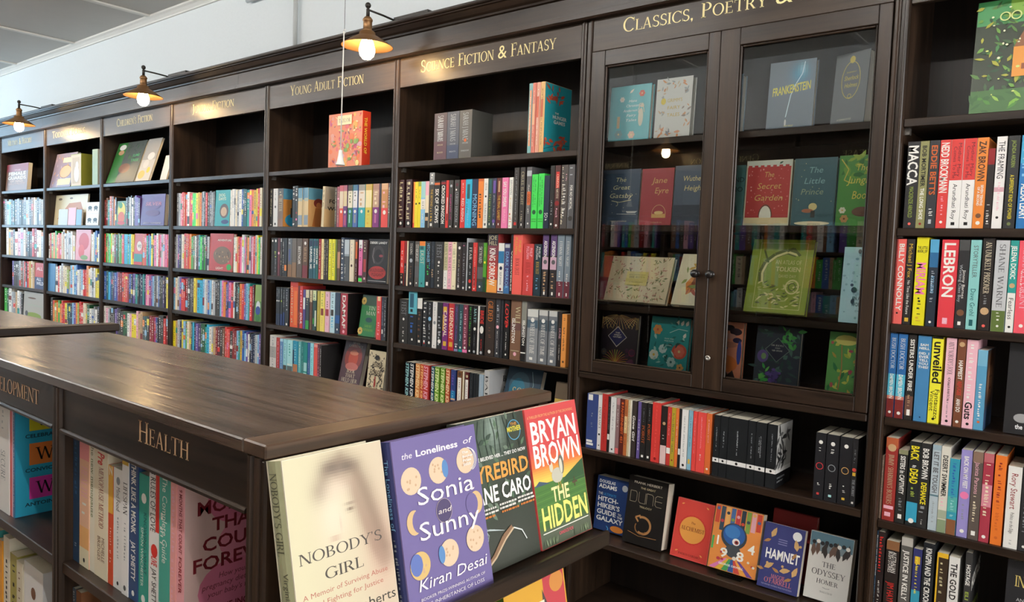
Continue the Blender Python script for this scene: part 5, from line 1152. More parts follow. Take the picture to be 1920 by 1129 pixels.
@art
def atlas(P, w, h):
    g = 'd8d08a'; k = '5a6420'; P.ring(w * .55, h * .5, w * .42, h * .47, .0016, g) if False else None
    for q in (((.14, .06), (.9, .06)), ((.9, .06), (.9, .95)), ((.14, .95), (.14, .06)), ((.14, .95), (.9, .95))): P.line([(w * q[0][0], h * q[0][1]), (w * q[1][0], h * q[1][1])], .0014, g)
    body = [(.22, .42), (.2, .55), (.26, .68), (.4, .78), (.58, .84), (.74, .80)]
    P.line([(w * x, h * y) for x, y in body], .018, k); P.line([(w * (x + .02), h * (y - .01)) for x, y in body], .007, g); P.line([(w * .58, h * .84), (w * .68, h * .88), (w * .8, h * .78)], .008, k); P.line([(w * .3, h * .68), (w * .2, h * .86)], .006, k)
    r = random.Random(5)
    for _ in range(70): leaf(P, w * r.uniform(.16, .84), h * r.uniform(.08, .40), r.uniform(.01, .024), .005, r.uniform(-.6, .8), r.choice((g, g, k, 'b8b868')))
    P.ring(w * .74, h * .36, .022, .024, .005, g); P.ring(w * .74, h * .36, .012, .013, .003, k)
    lines(P, w, h, [('AN ATLAS OF', .42, .84, .66, .055, g, 's'), ('TOLKIEN', .44, .84, .565, .06, g, 'b'), ('DAVID DAY', .5, .78, .48, .04, g, 's')])
@art
def wonders(P, w, h):
    blobs(P, w, h, 60, ('7aa8b8', '98c0cc', '88b4c0'), 3, .002, .005); blobs(P, w, h, 5, ('2a4a58',), 4, .006, .009, (.2, .9, .2, .95)); lines(P, w, h, [('AN ADVENTURE', .3, .95, .30, .05, '2a5a68', 'b'), ('WONDERLAND', .3, .95, .22, .05, '2a5a68', 'b')])
@art
def hitchhiker(P, w, h):
    lines(P, w, h, [('DOUGLAS', .06, .56, .88, .055, 'w', 'b'), ('ADAMS', .06, .62, .78, .075, 'w', 'b'), ('THE', .06, .2, .655, .045, 'w'), ('ULTIMATE', .22, .62, .655, .045, '3a98d0'), ('HITCH-', .06, .70, .54, .085, 'w', 'b'), ("HIKER'S", .06, .76, .42, .085, 'w', 'b'), ('GUIDE', .06, .66, .30, .085, 'w', 'b'), ('TO', .72, .82, .34, .04, 'w', 'b'), ('THE', .70, .86, .285, .04, 'w', 'b'), ('GALAXY', .06, .88, .18, .085, 'w', 'b')]); P.ell(w * .86, h * .86, .012, .012, 'b8bcc0'); P.ell(w * .72, h * .08, w * .2, h * .06, 'e08a3a'); P.line([(w * .4, h * .1), (w * .46, h * .06), (w * .44, h * .02)], .003, '5ab0e0')
@art
def dune(P, w, h):
    P.line([(w * .93, .002), (w * .93, h * .998)], .001, '2a2624'); lines(P, w, h, [('FRANK HERBERT', .14, .86, .90, .035, 'd0c4b0'), ('THE GREAT', .32, .70, .83, .028, 'c8b890'), ('TRILOGY', .34, .66, .55, .028, 'c8b890')])
    for x0, s_ in ((.08, 'D'), (.30, 'U'), (.50, 'N'), (.72, 'E')):
        a, b, y0, y1 = w * x0, w * (x0 + .17), h * .62, h * .78
        pts = {'D': [(a, y0), (a, y1), (b - .004, y1), (b, y1 - .008), (b, y0 + .008), (b - .004, y0), (a, y0)], 'U': [(a, y1), (a, y0 + .006), (a + .006, y0), (b, y0), (b, y1)], 'N': [(a, y0), (a, y1), (b - .006, y1), (b, y1 - .006), (b, y0)], 'E': [(b, y1), (a + .006, y1), (a, y1 - .006), (a, y0 + .006), (a + .006, y0), (b, y0)]}[s_]
        P.line(pts, .0013, 'a89c84')
        if s_ == 'E': P.line([(a, (y0 + y1) / 2), (b, (y0 + y1) / 2)], .0013, 'a89c84')
    P.ring(w * .48, h * .3, w * .22, h * .14, .008, 'a8784a', -120, 120); P.ring(w * .44, h * .26, w * .16, h * .1, .004, '8a6038', 150, 330); P.line([(w * .12, h * .17), (w * .4, h * .13), (w * .85, h * .15)], .0016, 'a8784a'); P.line([(w * .4, h * .44), (w * .28, h * .4), (w * .36, h * .34)], .006, 'a8784a')
@art
def alchemist(P, w, h):
    P.rect(.004, w - .004, .004, h - .004, 'd2463c'); P.ell(w * .5, h * .5, w * .37, h * .245, 'c83a30', 30); P.ell(w * .5, h * .5, w * .34, h * .225, 'e09a48', 30)
    for i in range(24): a = 2 * math.pi * i / 24; P.ell(w * .5 + w * .37 * math.cos(a), h * .5 + h * .245 * math.sin(a), .002, .002, 'c83a30', 6)
    lines(P, w, h, [('The', .44, .56, .60, .035, '7a2a20', 's', 1), ('ALCHEMIST', .19, .83, .48, .065, '6a2a20', 'c'), ('PAULO COELHO', .22, .80, .06, .035, '4a2020', 'c')])
    for x, y in ((.12, .9), (.86, .9), (.12, .1), (.86, .1)): leaf(P, w * x, h * y, .012, .005, x * 3, 'e8a058')
@art
def nineteen(P, w, h):
    P.rect(.001, w - .001, .001, h - .001, 'dd8a44'); r = random.Random(2); cols = ('c84a38', '3a4a58', 'e0a860', '4a6a98', 'b83a40', '2f3a44', '7a9a48', 'd8a0a8')
    for i in range(9):
        x = w * (.02 + i * .108); P.rect(x, x + w * .09, h * r.uniform(.6, .72), h * .985, cols[i % 8]); P.ell(x + w * .045, h * r.uniform(.74, .95), w * .035, h * .025, cols[(i + 3) % 8])
    for i in range(7): x = w * (.02 + i * .135); P.layer(); P.poly([(w * .48 + (x - w * .48) * .3, h * .2), (w * .48 + (x - w * .48) * .3 + w * .06, h * .2), (x + w * .12, h * .01), (x, h * .01)], ('d87ab0', 'e0b040', '4a9a58', '3a5a98', 'c84a40', 'e8a048', '6a4a90')[i])
    P.ell(w * .46, h * .56, w * .27, h * .2, '3c4044', 24); P.ell(w * .46, h * .58, w * .23, h * .165, '2f5a98', 24); P.ell(w * .42, h * .62, w * .16, h * .1, '3f78b4', 20); P.ell(w * .52, h * .48, w * .08, h * .055, 'e8e4dc'); P.ell(w * .53, h * .475, w * .045, h * .032, '9a3a38'); P.ell(w * .53, h * .475, w * .02, h * .014, 'k'); P.ell(w * .48, h * .33, w * .16, h * .1, '44484c')
    lines(P, w, h, [('1', .08, .2, .38, .14, 'f0ece0', 'b'), ('9', .22, .38, .21, .14, 'f0ece0', 'b'), ('8', .56, .72, .21, .14, 'f0ece0', 'b'), ('4', .78, .92, .36, .14, 'f0ece0', 'b'), ('GEORGE ORWELL', .22, .74, .09, .03, 'f0ece0', 'b')]); P.rect(w * .02, w * .06, h * .3, h * .5, '4aa858'); blobs(P, w, h, 8, ('b83a48', '3a4a58', 'd8d0c0'), 8, .004, .007, (.08, .94, .16, .3))
@art
def hamnet(P, w, h):
    lines(P, w, h, [('HAMNET', .10, .94, .46, .15, 'f2efe8', 'b'), ("MAGGIE", .32, .66, .17, .06, 'e08078', 'c'), ("O'FARRELL", .16, .84, .09, .075, 'e08078', 'c'), ('THE WINNER WOMENS PRIZE FOR FICTION', .1, .86, .045, .02, 'a8a8c0')]); P.ell(w * .82, h * .88, .014, .014, 'e4e4e0')
    for x, y, a in ((.2, .78, 1.2), (.86, .66, 1.8), (.12, .3, .6), (.5, .3, .3), (.82, .26, 1.2)): leaf(P, w * x, h * y, .035, .016, a, 'c8a068'); leaf(P, w * x, h * y - .006, .026, .010, a + 2.4, 'a87a48'); P.ell(w * x + .008, h * y + .016, .004, .004, 'c8a068')
    for k in range(3): P.rect(w * .38, w * .6, h * (.70 + k * .035), h * (.712 + k * .035), '8a8ab0')
@art
def odyssey(P, w, h):
    P.rect(.001, w - .001, h * .78, h - .001, '5a7a88'); P.ell(w * .5, h * .77, w * .46, h * .06, '7a8a90')
    r = random.Random(6)
    for i in range(9): x = w * (.1 + i * .098); leaf(P, x, h * (.62 + .03 * (i % 3)), .045, .014, 1.4 + r.uniform(-.3, .3), r.choice(('6a5448', '8a7464', '3a3634'))); P.ell(x, h * (.84 + .02 * (i % 2)), .006, .006, r.choice(('e8e4dc', '2c2c2e')))
    lines(P, w, h, [('THE', .34, .66, .50, .075, '4a4a4c', 'c'), ('ODYSSEY', .12, .90, .37, .085, '4a4a4c', 'c'), ('HOMER', .26, .76, .25, .065, '4a4a4c', 'c'), ('TRANSLATED BY', .36, .66, .12, .025, '8a8a88', 'c')]); P.line([(w * .42, h * .2), (w * .5, h * .19), (w * .58, h * .2)], .0012, '8a8a88')
@art
def junglebig(P, w, h):
    P.rect(.001, w - .001, .001, h - .001, '2c3826'); P.rect(.001, w - .001, h * .78, h - .001, '4a9458'); P.rect(w * .3, w - .001, h * .84, h - .001, '86b048'); sprig(P, w, h, 190, ('3f7a3e', '6a9a40', 'a8a83c', '24482c', '557f3c', '3a5a34'), 4, .022); P.rect(.001, w - .001, .001, h * .2, '3f6a34'); sprig(P, w, h, 40, ('7ab040', '4a8634', '8fb84a', '33602c'), 6, .026, (.02, .95, .02, .18))
    P.rect(w * .36, w * .68, h * .3, h * .56, 'e0943a'); P.layer(); P.poly([(w * .36, h * .56), (w * .44, h * .70), (w * .52, h * .56)], '8a5a38'); 
    for x, y in ((.46, .47), (.56, .47), (.44, .36), (.52, .36)): P.rect(w * x, w * (x + .05), h * y, h * (y + .05), '8a4a24')
    P.ell(w * .92, h * .52, w * .075, h * .15, 'f0e8c0'); lines(P, w, h, [('THE', .87, .97, .56, .03, '3a4a30', 'b')]); P.ring(w * .26, h * .84, .012, .012, .003, 'd8e090'); P.ring(w * .36, h * .84, .012, .012, .003, 'd8e090'); blobs(P, w, h, 30, ('e8e8c0', 'd8e080'), 9, .002, .004)
@art
def singer(P, w, h):
    P.ell(w * .62, h * .62, w * .2, h * .2, 'a8a8a8'); P.ell(w * .7, h * .5, w * .16, h * .22, 'c8c8c8'); P.ell(w * .6, h * .24, w * .2, h * .2, '8a8a8a'); P.ell(w * .3, h * .18, w * .14, h * .05, '9a9a9a'); lines(P, w, h, [('James', .25, .9, .88, .07, 'd8d8d8', 'c'), ('the woman in me', .2, .9, .06, .05, 'f0f0f0', 'b')])
@art
def inhand(P, w, h): lines(P, w, h, [('IN LOVE', .15, .9, .72, .12, 'd8c070', 'c'), ('AN INTIMATE', .2, .8, .56, .035, 'b8b8b8'), ('AND SECRET', .22, .78, .5, .035, 'b8b8b8')])
@art
def landy(P, w, h):
    lines(P, w, h, [('DEREK LANDY', .08, .94, .89, .05, 'e0e0dc', 'b')]); P.ell(w * .5, h * .64, w * .32, h * .22, '3a3436'); P.ell(w * .52, h * .62, w * .2, h * .15, '1c1a1c'); P.ell(w * .66, h * .62, w * .1, h * .03, '8a4048'); P.line([(w * .3, h * .8), (w * .24, h * .6), (w * .34, h * .45)], .003, '8a8484'); P.ell(w * .5, h * .24, w * .44, h * .15, 'a8302c'); lines(P, w, h, [('SKULDUGGERY', .12, .9, .26, .07, '5a1414', 'b'), ('PLEASANT', .22, .82, .16, .07, '5a1414', 'b')]); P.line([(w * .05, h * .05), (w * .95, h * .05)], .002, 'c8c8c8')
@art
def tinman(P, w, h):
    P.rect(.001, w - .001, .001, h * .75, '2c7a44'); flower(P, w * .12, h * .85, .018, 'c8a858', '5a3a24', 9); flower(P, w * .1, h * .12, .018, 'd0b060', '5a3a24', 9); lines(P, w, h, [('TIN', .44, .86, .64, .09, 'e0e0d0', 'c'), ('MAN', .34, .9, .52, .09, 'e0e0d0', 'c'), ('SARAH', .32, .76, .22, .06, '8ab848', 'c'), ('WINMAN', .26, .86, .13, .06, '8ab848', 'c')]); P.ell(w * .55, h * .40, w * .2, h * .06, '1c4a50')
@art
def heldheart(P, w, h):
    P.ell(w * .5, h * .62, w * .4, h * .3, '8a3a34'); P.ell(w * .5, h * .6, w * .22, h * .2, 'b84a34'); P.ell(w * .5, h * .72, w * .2, h * .05, 'c8785a'); P.ell(w * .5, h * .42, w * .3, h * .09, 'c06a60'); lines(P, w, h, [('MARK', .36, .7, .92, .05, 'c8b8a8', 'c'), ('LAWRENCE', .2, .86, .85, .05, 'c8b8a8', 'c'), ('BOOK', .32, .7, .28, .08, 'd8c8a8', 'c'), ('THAT', .28, .74, .18, .08, 'd8c8a8', 'c'), ('HELD HER', .14, .88, .08, .08, 'd8c8a8', 'c'), ('HEART', .3, .72, .01, .06, 'd8c8a8', 'c')])
@art
def forest(P, w, h):
    sprig(P, w, h, 110, ('3a2c22', '4a3a2c', '2a2420'), 2, .014, (.06, .92, .08, .9)); P.ell(w * .5, h * .84, w * .12, h * .06, '2a2420'); lines(P, w, h, [('AFTER THE', .24, .84, .62, .11, '5a4a38', 's', 1), ('FOREST', .14, .92, .42, .13, '5a4a38', 's', 1)]); leaf(P, w * .5, h * .12, .05, .012, 1.57, 'a83430'); P.ell(w * .5, h * .37, .004, .005, 'a83430')
@art
def song(P, w, h):
    P.ell(w * .4, h * .66, w * .3, h * .26, '3a5a6a'); P.ell(w * .36, h * .5, w * .24, h * .3, '2a7088'); P.ell(w * .2, h * .28, w * .16, h * .16, '2a8a9a'); P.ring(w * .5, h * .5, w * .36, h * .36, .004, '4a9aa0', 200, 330); P.line([(w * .7, h * .95), (w * .8, h * .7), (w * .74, h * .5)], .002, '9ac0c8'); lines(P, w, h, [('SONG', .22, .86, .46, .16, 'd8b878', 'c'), ('OF THE', .4, .7, .38, .05, 'd8b878', 'c'), ('SEA', .1, .5, .22, .13, 'c8e0e0', 'c')])
@art
def kidsgreen(P, w, h): P.rect(.001, w * .34, .001, h - .001, '2f7a34'); P.ell(w * .2, h * .88, w * .12, h * .07, 'e8e8e4'); P.ell(w * .2, h * .75, w * .1, h * .06, 'c89a78'); P.ell(w * .5, h * .35, w * .2, h * .12, '8a5a40'); sprig(P, w, h, 30, ('2f5a34', '4a7a40', '3a4a40'), 3, .03, (.4, .95, .4, .95)); lines(P, w, h, [('SLIME', .66, .9, .62, .06, '5ab878', 'b'), ('TREE', .64, .92, .5, .06, '5ab878', 'b')])
@art
def kidsgrey(P, w, h): P.rect(.001, w - .001, h * .5, h - .001, 'a8a6a2'); P.ell(w * .6, h * .58, w * .25, h * .09, 'e8e0dc'); P.ell(w * .4, h * .4, w * .2, h * .1, 'd8d4cc'); P.ell(w * .3, h * .15, w * .25, h * .1, 'd8b858'); P.ell(w * .72, h * .25, w * .12, h * .07, 'e0c83a')
@art
def pastel(P, w, h): sprig(P, w, h, 40, ('c8a058', 'b8a8c0', 'd8b078', 'a8a0b8'), 4, .03); P.ell(w * .62, h * .45, w * .26, h * .18, 'd8b088'); P.ring(w * .62, h * .45, w * .27, h * .19, .004, '8a6a48'); P.rect(w * .4, w * .95, h * .72, h * .86, 'f0e8b8'); P.rect(w * .35, w * .95, h * .06, h * .24, 'f4eca8')
@art
def guards(P, w, h): P.rect(.001, w - .001, h * .72, h - .001, '8a2a34'); lines(P, w, h, [('THE', .36, .66, .74, .06, 'c8a0a0', 'b'), ('FEMALE', .10, .90, .58, .12, 'f0ece4', 'b'), ('GUARDS', .08, .92, .42, .12, 'f0ece4', 'b'), ('OF NAZI', .2, .8, .32, .07, 'c8a890', 'b'), ('BRUTALITY', .12, .9, .22, .07, 'a88068', 'b')])
@art
def dogbook(P, w, h): P.layer(); P.poly([(w * .1, h * .2), (w * .45, h * .72), (w * .8, h * .75), (w * .9, h * .45), (w * .5, h * .3)], 'c07a40'); P.ell(w * .15, h * .86, w * .06, h * .04, '6a5a48'); P.ell(w * .5, h * .88, w * .05, h * .03, '6a5a48')
@art
def animals(P, w, h):
    for x, y in ((.28, .76), (.74, .76), (.28, .24), (.74, .24)): P.ell(w * x, h * y, w * .16, h * .08, 'k'); P.rect(w * (x - .12), w * (x - .06), h * (y - .14), h * y, 'k'); P.rect(w * (x + .06), w * (x + .12), h * (y - .14), h * y, 'k')
    P.line([(w * .5, h * .02), (w * .5, h * .98)], .0015, 'a8a8a4'); P.line([(w * .02, h * .5), (w * .98, h * .5)], .0015, 'a8a8a4')
@art
def silverpurple(P, w, h): blobs(P, w, h, 50, ('7a5aa0', '8a6ab0', '4a3a70'), 3, .001, .003); P.ell(w * .5, h * .66, w * .34, h * .14, '5a3a78'); lines(P, w, h, [('SILVER', .18, .86, .64, .11, 'c88098', 's', 1), ('JESSICA TOWNSEND', .14, .88, .06, .04, 'e0d8e0', 's', 1)]); P.ell(w * .5, h * .4, w * .3, h * .1, '583470')
@art
def cookbook(P, w, h): P.ell(w * .55, h * .42, w * .38, h * .24, '7a6248'); blobs(P, w, h, 26, ('b8946a', '5a4a38', 'c8a880', '8a5a40'), 3, .004, .008, (.25, .85, .26, .6)); lines(P, w, h, [('ADVENTURE', .34, .92, .80, .05, 'f0e8dc', 'b'), ('LIGHT', .3, .62, .05, .06, 'f0e8dc', 'b')]); P.ell(w * .86, h * .12, w * .1, h * .08, '2fae48')
@art
def dogdiaries(P, w, h): P.ell(w * .62, h * .42, w * .3, h * .2, '5a4a48'); P.ell(w * .6, h * .4, w * .2, h * .13, 'c8a888'); P.ell(w * .7, h * .12, w * .25, h * .06, '2a3a70'); lines(P, w, h, [('DOG', .22, .66, .82, .08, 'd8e4c8', 'b'), ('DAYS', .22, .72, .72, .08, 'd8e4c8', 'b')])
@art
def mango(P, w, h): P.ell(w * .5, h * .6, w * .4, h * .34, 'e0d038'); P.ell(w * .4, h * .82, w * .2, h * .12, '2f8a3a'); P.ell(w * .5, h * .32, w * .36, h * .24, 'd8602a'); P.ell(w * .5, h * .1, w * .4, h * .08, 'c83a30')
@art
def redface(P, w, h): P.ell(w * .6, h * .6, w * .3, h * .16, 'e8e0d8'); lines(P, w, h, [('WE?', .4, .85, .55, .1, '2a2424', 'b')]); P.rect(.001, w - .001, h * .1, h * .35, '3f9a98'); P.rect(.001, w - .001, .001, h * .1, 'c83a38')
@art
def redbird(P, w, h): P.ell(w * .55, h * .62, w * .34, h * .28, 'c83a3c'); P.ell(w * .4, h * .3, w * .2, h * .22, 'd84a44'); P.ell(w * .6, h * .1, w * .25, h * .08, '7a9a40')
@art
def allwild(P, w, h): P.rect(.001, w - .001, .001, h * .46, '2f3f6a'); lines(P, w, h, [('ALL', .2, .8, .72, .12, 'f0d8d0', 'b'), ('ALL', .2, .7, .32, .12, 'e8e8f0', 'b'), ('WILD', .2, .95, .16, .12, 'e8e8f0', 'b')])
@art
def greymap(P, w, h): P.ell(w * .4, h * .78, w * .2, h * .03, '6a4a38'); P.ell(w * .5, h * .15, w * .38, h * .12, '8aa048'); P.ell(w * .16, h * .2, w * .07, h * .1, '4a4a50'); lines(P, w, h, [('AUSTRALIAN', .2, .9, .5, .06, 'a8b8a8', 'b')])
@art
def monster(P, w, h): P.rect(.001, w - .001, h * .55, h - .001, '8aa858'); P.ell(w * .5, h * .42, w * .3, h * .14, 'd8e0e0'); P.ell(w * .5, h * .3, w * .34, h * .12, '2f4a98'); P.ell(w * .5, h * .1, w * .36, h * .09, '3a7a38')
@art
def yellowa(P, w, h): P.rect(.001, w - .001, h * .5, h * .66, 'd8b858'); lines(P, w, h, [('A', .5, .7, .52, .1, '3a3020', 'c')]); sprig(P, w, h, 40, ('2c2c2c', 'd8d8d0'), 3, .02, (.05, .95, .05, .45))
# --- the four display books
def field(P, w, h, nx, ny, fn, x0=.004, x1=.996, y0=.003, y1=.997):
    """soft printed picture: a fine mesh of flat tones, fn(u, v) -> linear rgb"""
    P.layer()
    for a in range(nx):
        for b in range(ny):
            u0, u1 = x0 + (x1 - x0) * a / nx, x0 + (x1 - x0) * (a + 1) / nx; v0, v1 = y0 + (y1 - y0) * b / ny, y0 + (y1 - y0) * (b + 1) / ny
            P.poly([(w * u0, h * v0), (w * u1, h * v0), (w * u1, h * v1), (w * u0, h * v1)], fn((u0 + u1) / 2, (v0 + v1) / 2))
def tone(L):
    """list of (colour, weight) laid over one another"""
    c = lin(L[0][0])
    for k, a in L[1:]: q = lin(k); c = tuple(m * (1 - a) + n * a for m, n in zip(c, q))
    return c
def gs(u, v, cu, cv, su, sv): return math.exp(-((u - cu) / su) ** 2 - ((v - cv) / sv) ** 2)
def dpoly(u, v, pts):
    best = 9
    for (a, b), (c, d) in zip(pts, pts[1:]):
        t = max(0, min(1, ((u - a) * (c - a) + (v - b) * (d - b) * 2.2) / ((c - a) ** 2 + (d - b) ** 2 * 2.2 + 1e-9))); best = min(best, math.hypot(u - a - t * (c - a), (v - b - t * (d - b)) * 1.5))
    return best
@art
def nobody(P, w, h):
    hair = [(.34, .80), (.42, .90), (.55, .935), (.68, .88), (.76, .76), (.84, .58), (.93, .36)]
    def fn(u, v):
        r = max(0, min(1, (u - .1) / .8)); top = max(0, min(1, (v - .30) / .2)); d = dpoly(u, v, hair); d2 = dpoly(u, v, [(.50, .86), (.64, .80), (.70, .66), (.78, .50), (.90, .30)])
        return tone([('d2caa8', 1), ('ccbaa2', .8 * r), ('cda592', .7 * gs(u, v, .88, .42, .16, .24)), ('86705f', .80 * math.exp(-(d / .10) ** 2) * max(0, min(1, (v - .22) / .2))), ('9c806e', .7 * math.exp(-(d2 / .07) ** 2) * max(0, min(1, (v - .22) / .2))), ('5f5048', .8 * gs(u, v, .46, .905, .09, .035)), ('665850', .75 * gs(u, v, .60, .90, .10, .035)),
                     ('dfd2ba', .9 * gs(u, v, .43, .66, .15, .16)), ('dcc8b4', .5 * gs(u, v, .50, .80, .12, .05)), ('6a5448', .75 * gs(u, v, .60, .672, .036, .012)), ('80685a', .6 * gs(u, v, .60, .70, .05, .008)), ('b07c6c', .5 * gs(u, v, .42, .545, .05, .013)), ('c4a898', .3 * gs(u, v, .49, .61, .014, .04))])
    field(P, w, h, 46, 66, fn)
    lines(P, w, h, [("NOBODY'S", .06, .90, .462, .056, '4a443e', 'c'), ('GIRL', .28, .68, .355, .056, '4a443e', 'c'), ('A Memoir of Surviving Abuse', .06, .92, .288, .026, 'b06a5c'), ('and Fighting for Justice', .14, .86, .236, .026, 'b06a5c'), ('Virginia Roberts', .04, .98, .135, .052, '3a3632'), ('Giuffre', .3, .72, .05, .052, '3a3632')])
@art
def sonia(P, w, h):
    lines(P, w, h, [('the', .09, .21, .885, .034, 'ece4e6', 's', 1), ('Loneliness', .25, .76, .885, .038, 'ece4e6', 'b'), ('of', .82, .93, .892, .036, 'ece4e6', 's', 1)])
    def moon(x, y, r, a=None, b=None):
        r *= 1.18
        P.ell(x * w, y * h, r, r, a or 'd8bea0', 22)
        rr = random.Random(int(x * 100 + y * 37))
        for _ in range(7): P.ell(x * w + rr.uniform(-.55, .55) * r, y * h + rr.uniform(-.55, .55) * r, r * .1, r * .1, 'c4a080', 8)
        if b: P.ell(x * w + b[0] * r, y * h, r * b[1], r * b[1] * 1.0, b[2], 18)
    moon(.17, .755, .0155); moon(.49, .775, .0155); P.ell(.57 * w, .775 * h, .006, .0125, '5a86b8'); moon(.83, .79, .0155)
    for x, s_ in ((.15, 1), (.90, -1)): P.ell(x * w, .52 * h, .0135, .0165, 'd0b080'); P.ell((x + s_ * .055) * w, .52 * h, .0125, .0155, '6f6396')
    P.ell(.5 * w, .535 * h, .0155, .0165, 'c8b8b0', 22); P.ell(.5 * w, .535 * h, .0150, .0160, '4f4468', 22)
    moon(.16, .275, .0155, 'd0b070'); P.ell(.12 * w, .285 * h, .011, .0145, '5f72b0'); moon(.50, .285, .0155); P.ell(.41 * w, .29 * h, .006, .012, '5a86b8'); moon(.83, .31, .0155)
    lines(P, w, h, [('Sonia', .20, .90, .605, .10, 'f0e6e2', 's'), ('and', .42, .58, .522, .03, 'e8dcd8', 's', 1), ('Sunny', .18, .92, .405, .10, 'f0e6e2', 's'), ('Kiran Desai', .10, .94, .135, .062, 'ece4e6', 's', 1), ('BOOKER PRIZE-WINNING AUTHOR OF', .12, .90, .080, .016, 'ddd4da'), ('THE INHERITANCE OF LOSS', .14, .88, .040, .020, 'ddd4da')])
    for k in range(3): P.ring(.86 * w + k * .002, .80 * h - k * .001, .014, .016, .0008, 'f0ece8', -80, 90)
    lines(P, w, h, [('The', .79, .87, .835, .014, 'f0ece8', 'b'), ('Booker', .79, .93, .81, .014, 'f0ece8', 'b'), ('Prize', .79, .90, .785, .014, 'f0ece8', 'b'), ('2025', .79, .89, .76, .014, 'f0ece8', 'b')])
@art
def lyrebird(P, w, h):
    r = random.Random(3); field(P, w, h, 24, 32, lambda u, v: tone([('34382f', 1), ('55675a', .8 * gs(u, v, .45, .85, .3, .2)), ('97a89c', .7 * gs(u, v, .52, .92, .12, .12)), ('4a5c48', .6 * gs(u, v, .2, .6, .2, .3)), ('3c463c', .6 * gs(u, v, .8, .4, .3, .3)), ('50514a', .5 * gs(u, v, .5, .1, .5, .2))]))
    for _ in range(46): leaf(P, w * r.uniform(.1, .92), h * r.uniform(.35, .96), .016, .007, r.uniform(0, 6.28), r.choice(('4a5e48', '587058', '3a4a3e', '6a7a68')))
    for i in range(7): x = w * (.30 + i * .09); P.line([(x, h * .99), (x + r.uniform(-.008, .008), h * .88), (x + r.uniform(-.012, .012), h * .75)], .0014, '2f3a34')
    P.ell(w * .82, h * .88, .0165, .0165, '5a9ab8', 24); P.ell(w * .82, h * .88, .0150, .0150, '3a4238', 24); P.rect(w * .73, w * .91, h * .868, h * .905, '57603c'); lines(P, w, h, [('THE', .77, .87, .912, .02, 'c88a3c', 'b'), ('MOTHER', .71, .93, .872, .034, 'd8c840', 'b'), ('NO ONE BELIEVED HER ... THEY DO NOW', .06, .96, .725, .023, 'eceae4', 'b'), ('LYREBIRD', .08, .98, .585, .105, 'd89a4a', 'b'), ('JANE CARO', .10, .98, .445, .105, 'f0ece4', 'b')])
    for x0, x1, v, c in ((.14, .40, .40, 'd8d4cc'), (.14, .40, .375, 'd8d4cc'), (.14, .36, .35, 'c87838'), (.46, .70, .405, 'd8d4cc'), (.46, .70, .38, 'd8d4cc'), (.48, .72, .355, 'c87838'), (.74, .97, .41, 'd8d4cc'), (.74, .97, .385, 'd8d4cc'), (.78, .97, .36, 'c87838')):
        rr = random.Random(int(v * 999)); x = w * x0; P.layer()
        while x < w * x1: l = rr.uniform(.003, .009); P.poly([(x, h * v), (x + l, h * v), (x + l, h * v + .003), (x, h * v + .003)], c); x += l + .0014
    for i in range(16): a = 1.2 + i * .05; P.line([(w * .14, h * .06), (w * .14 + .05 * math.cos(a) + i * .001, h * .06 + .045 * math.sin(a) + i * .0008), (w * (.18 + i * .02), h * (.30 - i * .004))], .0007, ('b8c4c4', '98a8a8', 'd0d8d6')[i % 3])
    P.line([(w * .14, h * .03), (w * .30, h * .10), (w * .46, h * .20), (w * .60, h * .245)], .0075, '8a6a50'); P.line([(w * .14, h * .025), (w * .32, h * .09), (w * .48, h * .18), (w * .62, h * .235)], .003, 'c8b090'); P.line([(w * .62, h * .235), (w * .74, h * .2), (w * .80, h * .13)], .002, 'd8dcd8')
@art
def hidden(P, w, h):
    field(P, w, h, 1, 60, lambda u, v: tone([('cc4c4c', 1), ('e07a3c', max(0, min(1, (.70 - v) / .16))), ('e6c65a', max(0, min(1, (.575 - v) / .1))), ('4f7a3c', 1 if v < .445 else 0), ('3f6434', max(0, min(1, (.30 - v) / .2))), ('5a6250', max(0, min(1, (.16 - v) / .06)))]))
    P.layer(); P.poly([(w * .55, h * .44), (w * .75, h * .49), (w * .995, h * .55), (w * .995, h * .40), (w * .55, h * .40)], '3a5a3a'); P.layer(); P.poly([(w * .004, h * .44), (w * .1, h * .475), (w * .3, h * .44)], '44586a')
    for i in range(10): P.line([(w * .01, h * (.2 + i * .022)), (w * .99, h * (.22 + i * .022))], .0012, ('5f8a44', '46703a')[i % 2])
    lines(P, w, h, [('A THRILLER FROM THE AUTHOR OF THE DROWNING', .03, .92, .925, .020, 'e8b078'), ('BRYAN', .05, .95, .745, .155, 'f6eee2', 'b'), ('BROWN', .05, .97, .575, .155, 'f6eee2', 'b'), ('THE', .30, .64, .30, .105, 'f0e0a0', 'b'), ('HIDDEN', .06, .97, .130, .155, 'f0e078', 'b')])
    P.ell(w * .45, h * .48, w * .11, h * .055, 'c0bcaa'); P.ell(w * .55, h * .55, w * .05, h * .07, '6a6a60'); P.ell(w * .54, h * .54, w * .03, h * .055, 'd0ccb8'); P.ell(w * .35, h * .55, w * .035, h * .04, 'cfc8b0'); P.ell(w * .335, h * .585, w * .025, h * .018, 'b84a38'); P.line([(w * .45, h * .43), (w * .46, h * .38)], .0016, 'b89a48'); P.line([(w * .49, h * .43), (w * .5, h * .38)], .0016, 'b89a48'); P.rect(w * .72, w * .82, h * .385, h * .4, '5a4a38'); P.rect(w * .76, w * .775, h * .36, h * .43, '5a4a38')
    P.line([(w * .05, h * .105), (w * .95, h * .11)], .0016, 'e8e4d8'); lines(P, w, h, [('CANDICE FOX', .34, .62, .06, .022, 'd8606a', 'b')])
    r = random.Random(2)
    for _ in range(30): x = w * r.choice((r.uniform(.02, .3), r.uniform(.6, .97))); leaf(P, x, h * .01, .014, .002, 1.57 + r.uniform(-.3, .3), r.choice(('7a8a68', '8a9878', '4a5644')))
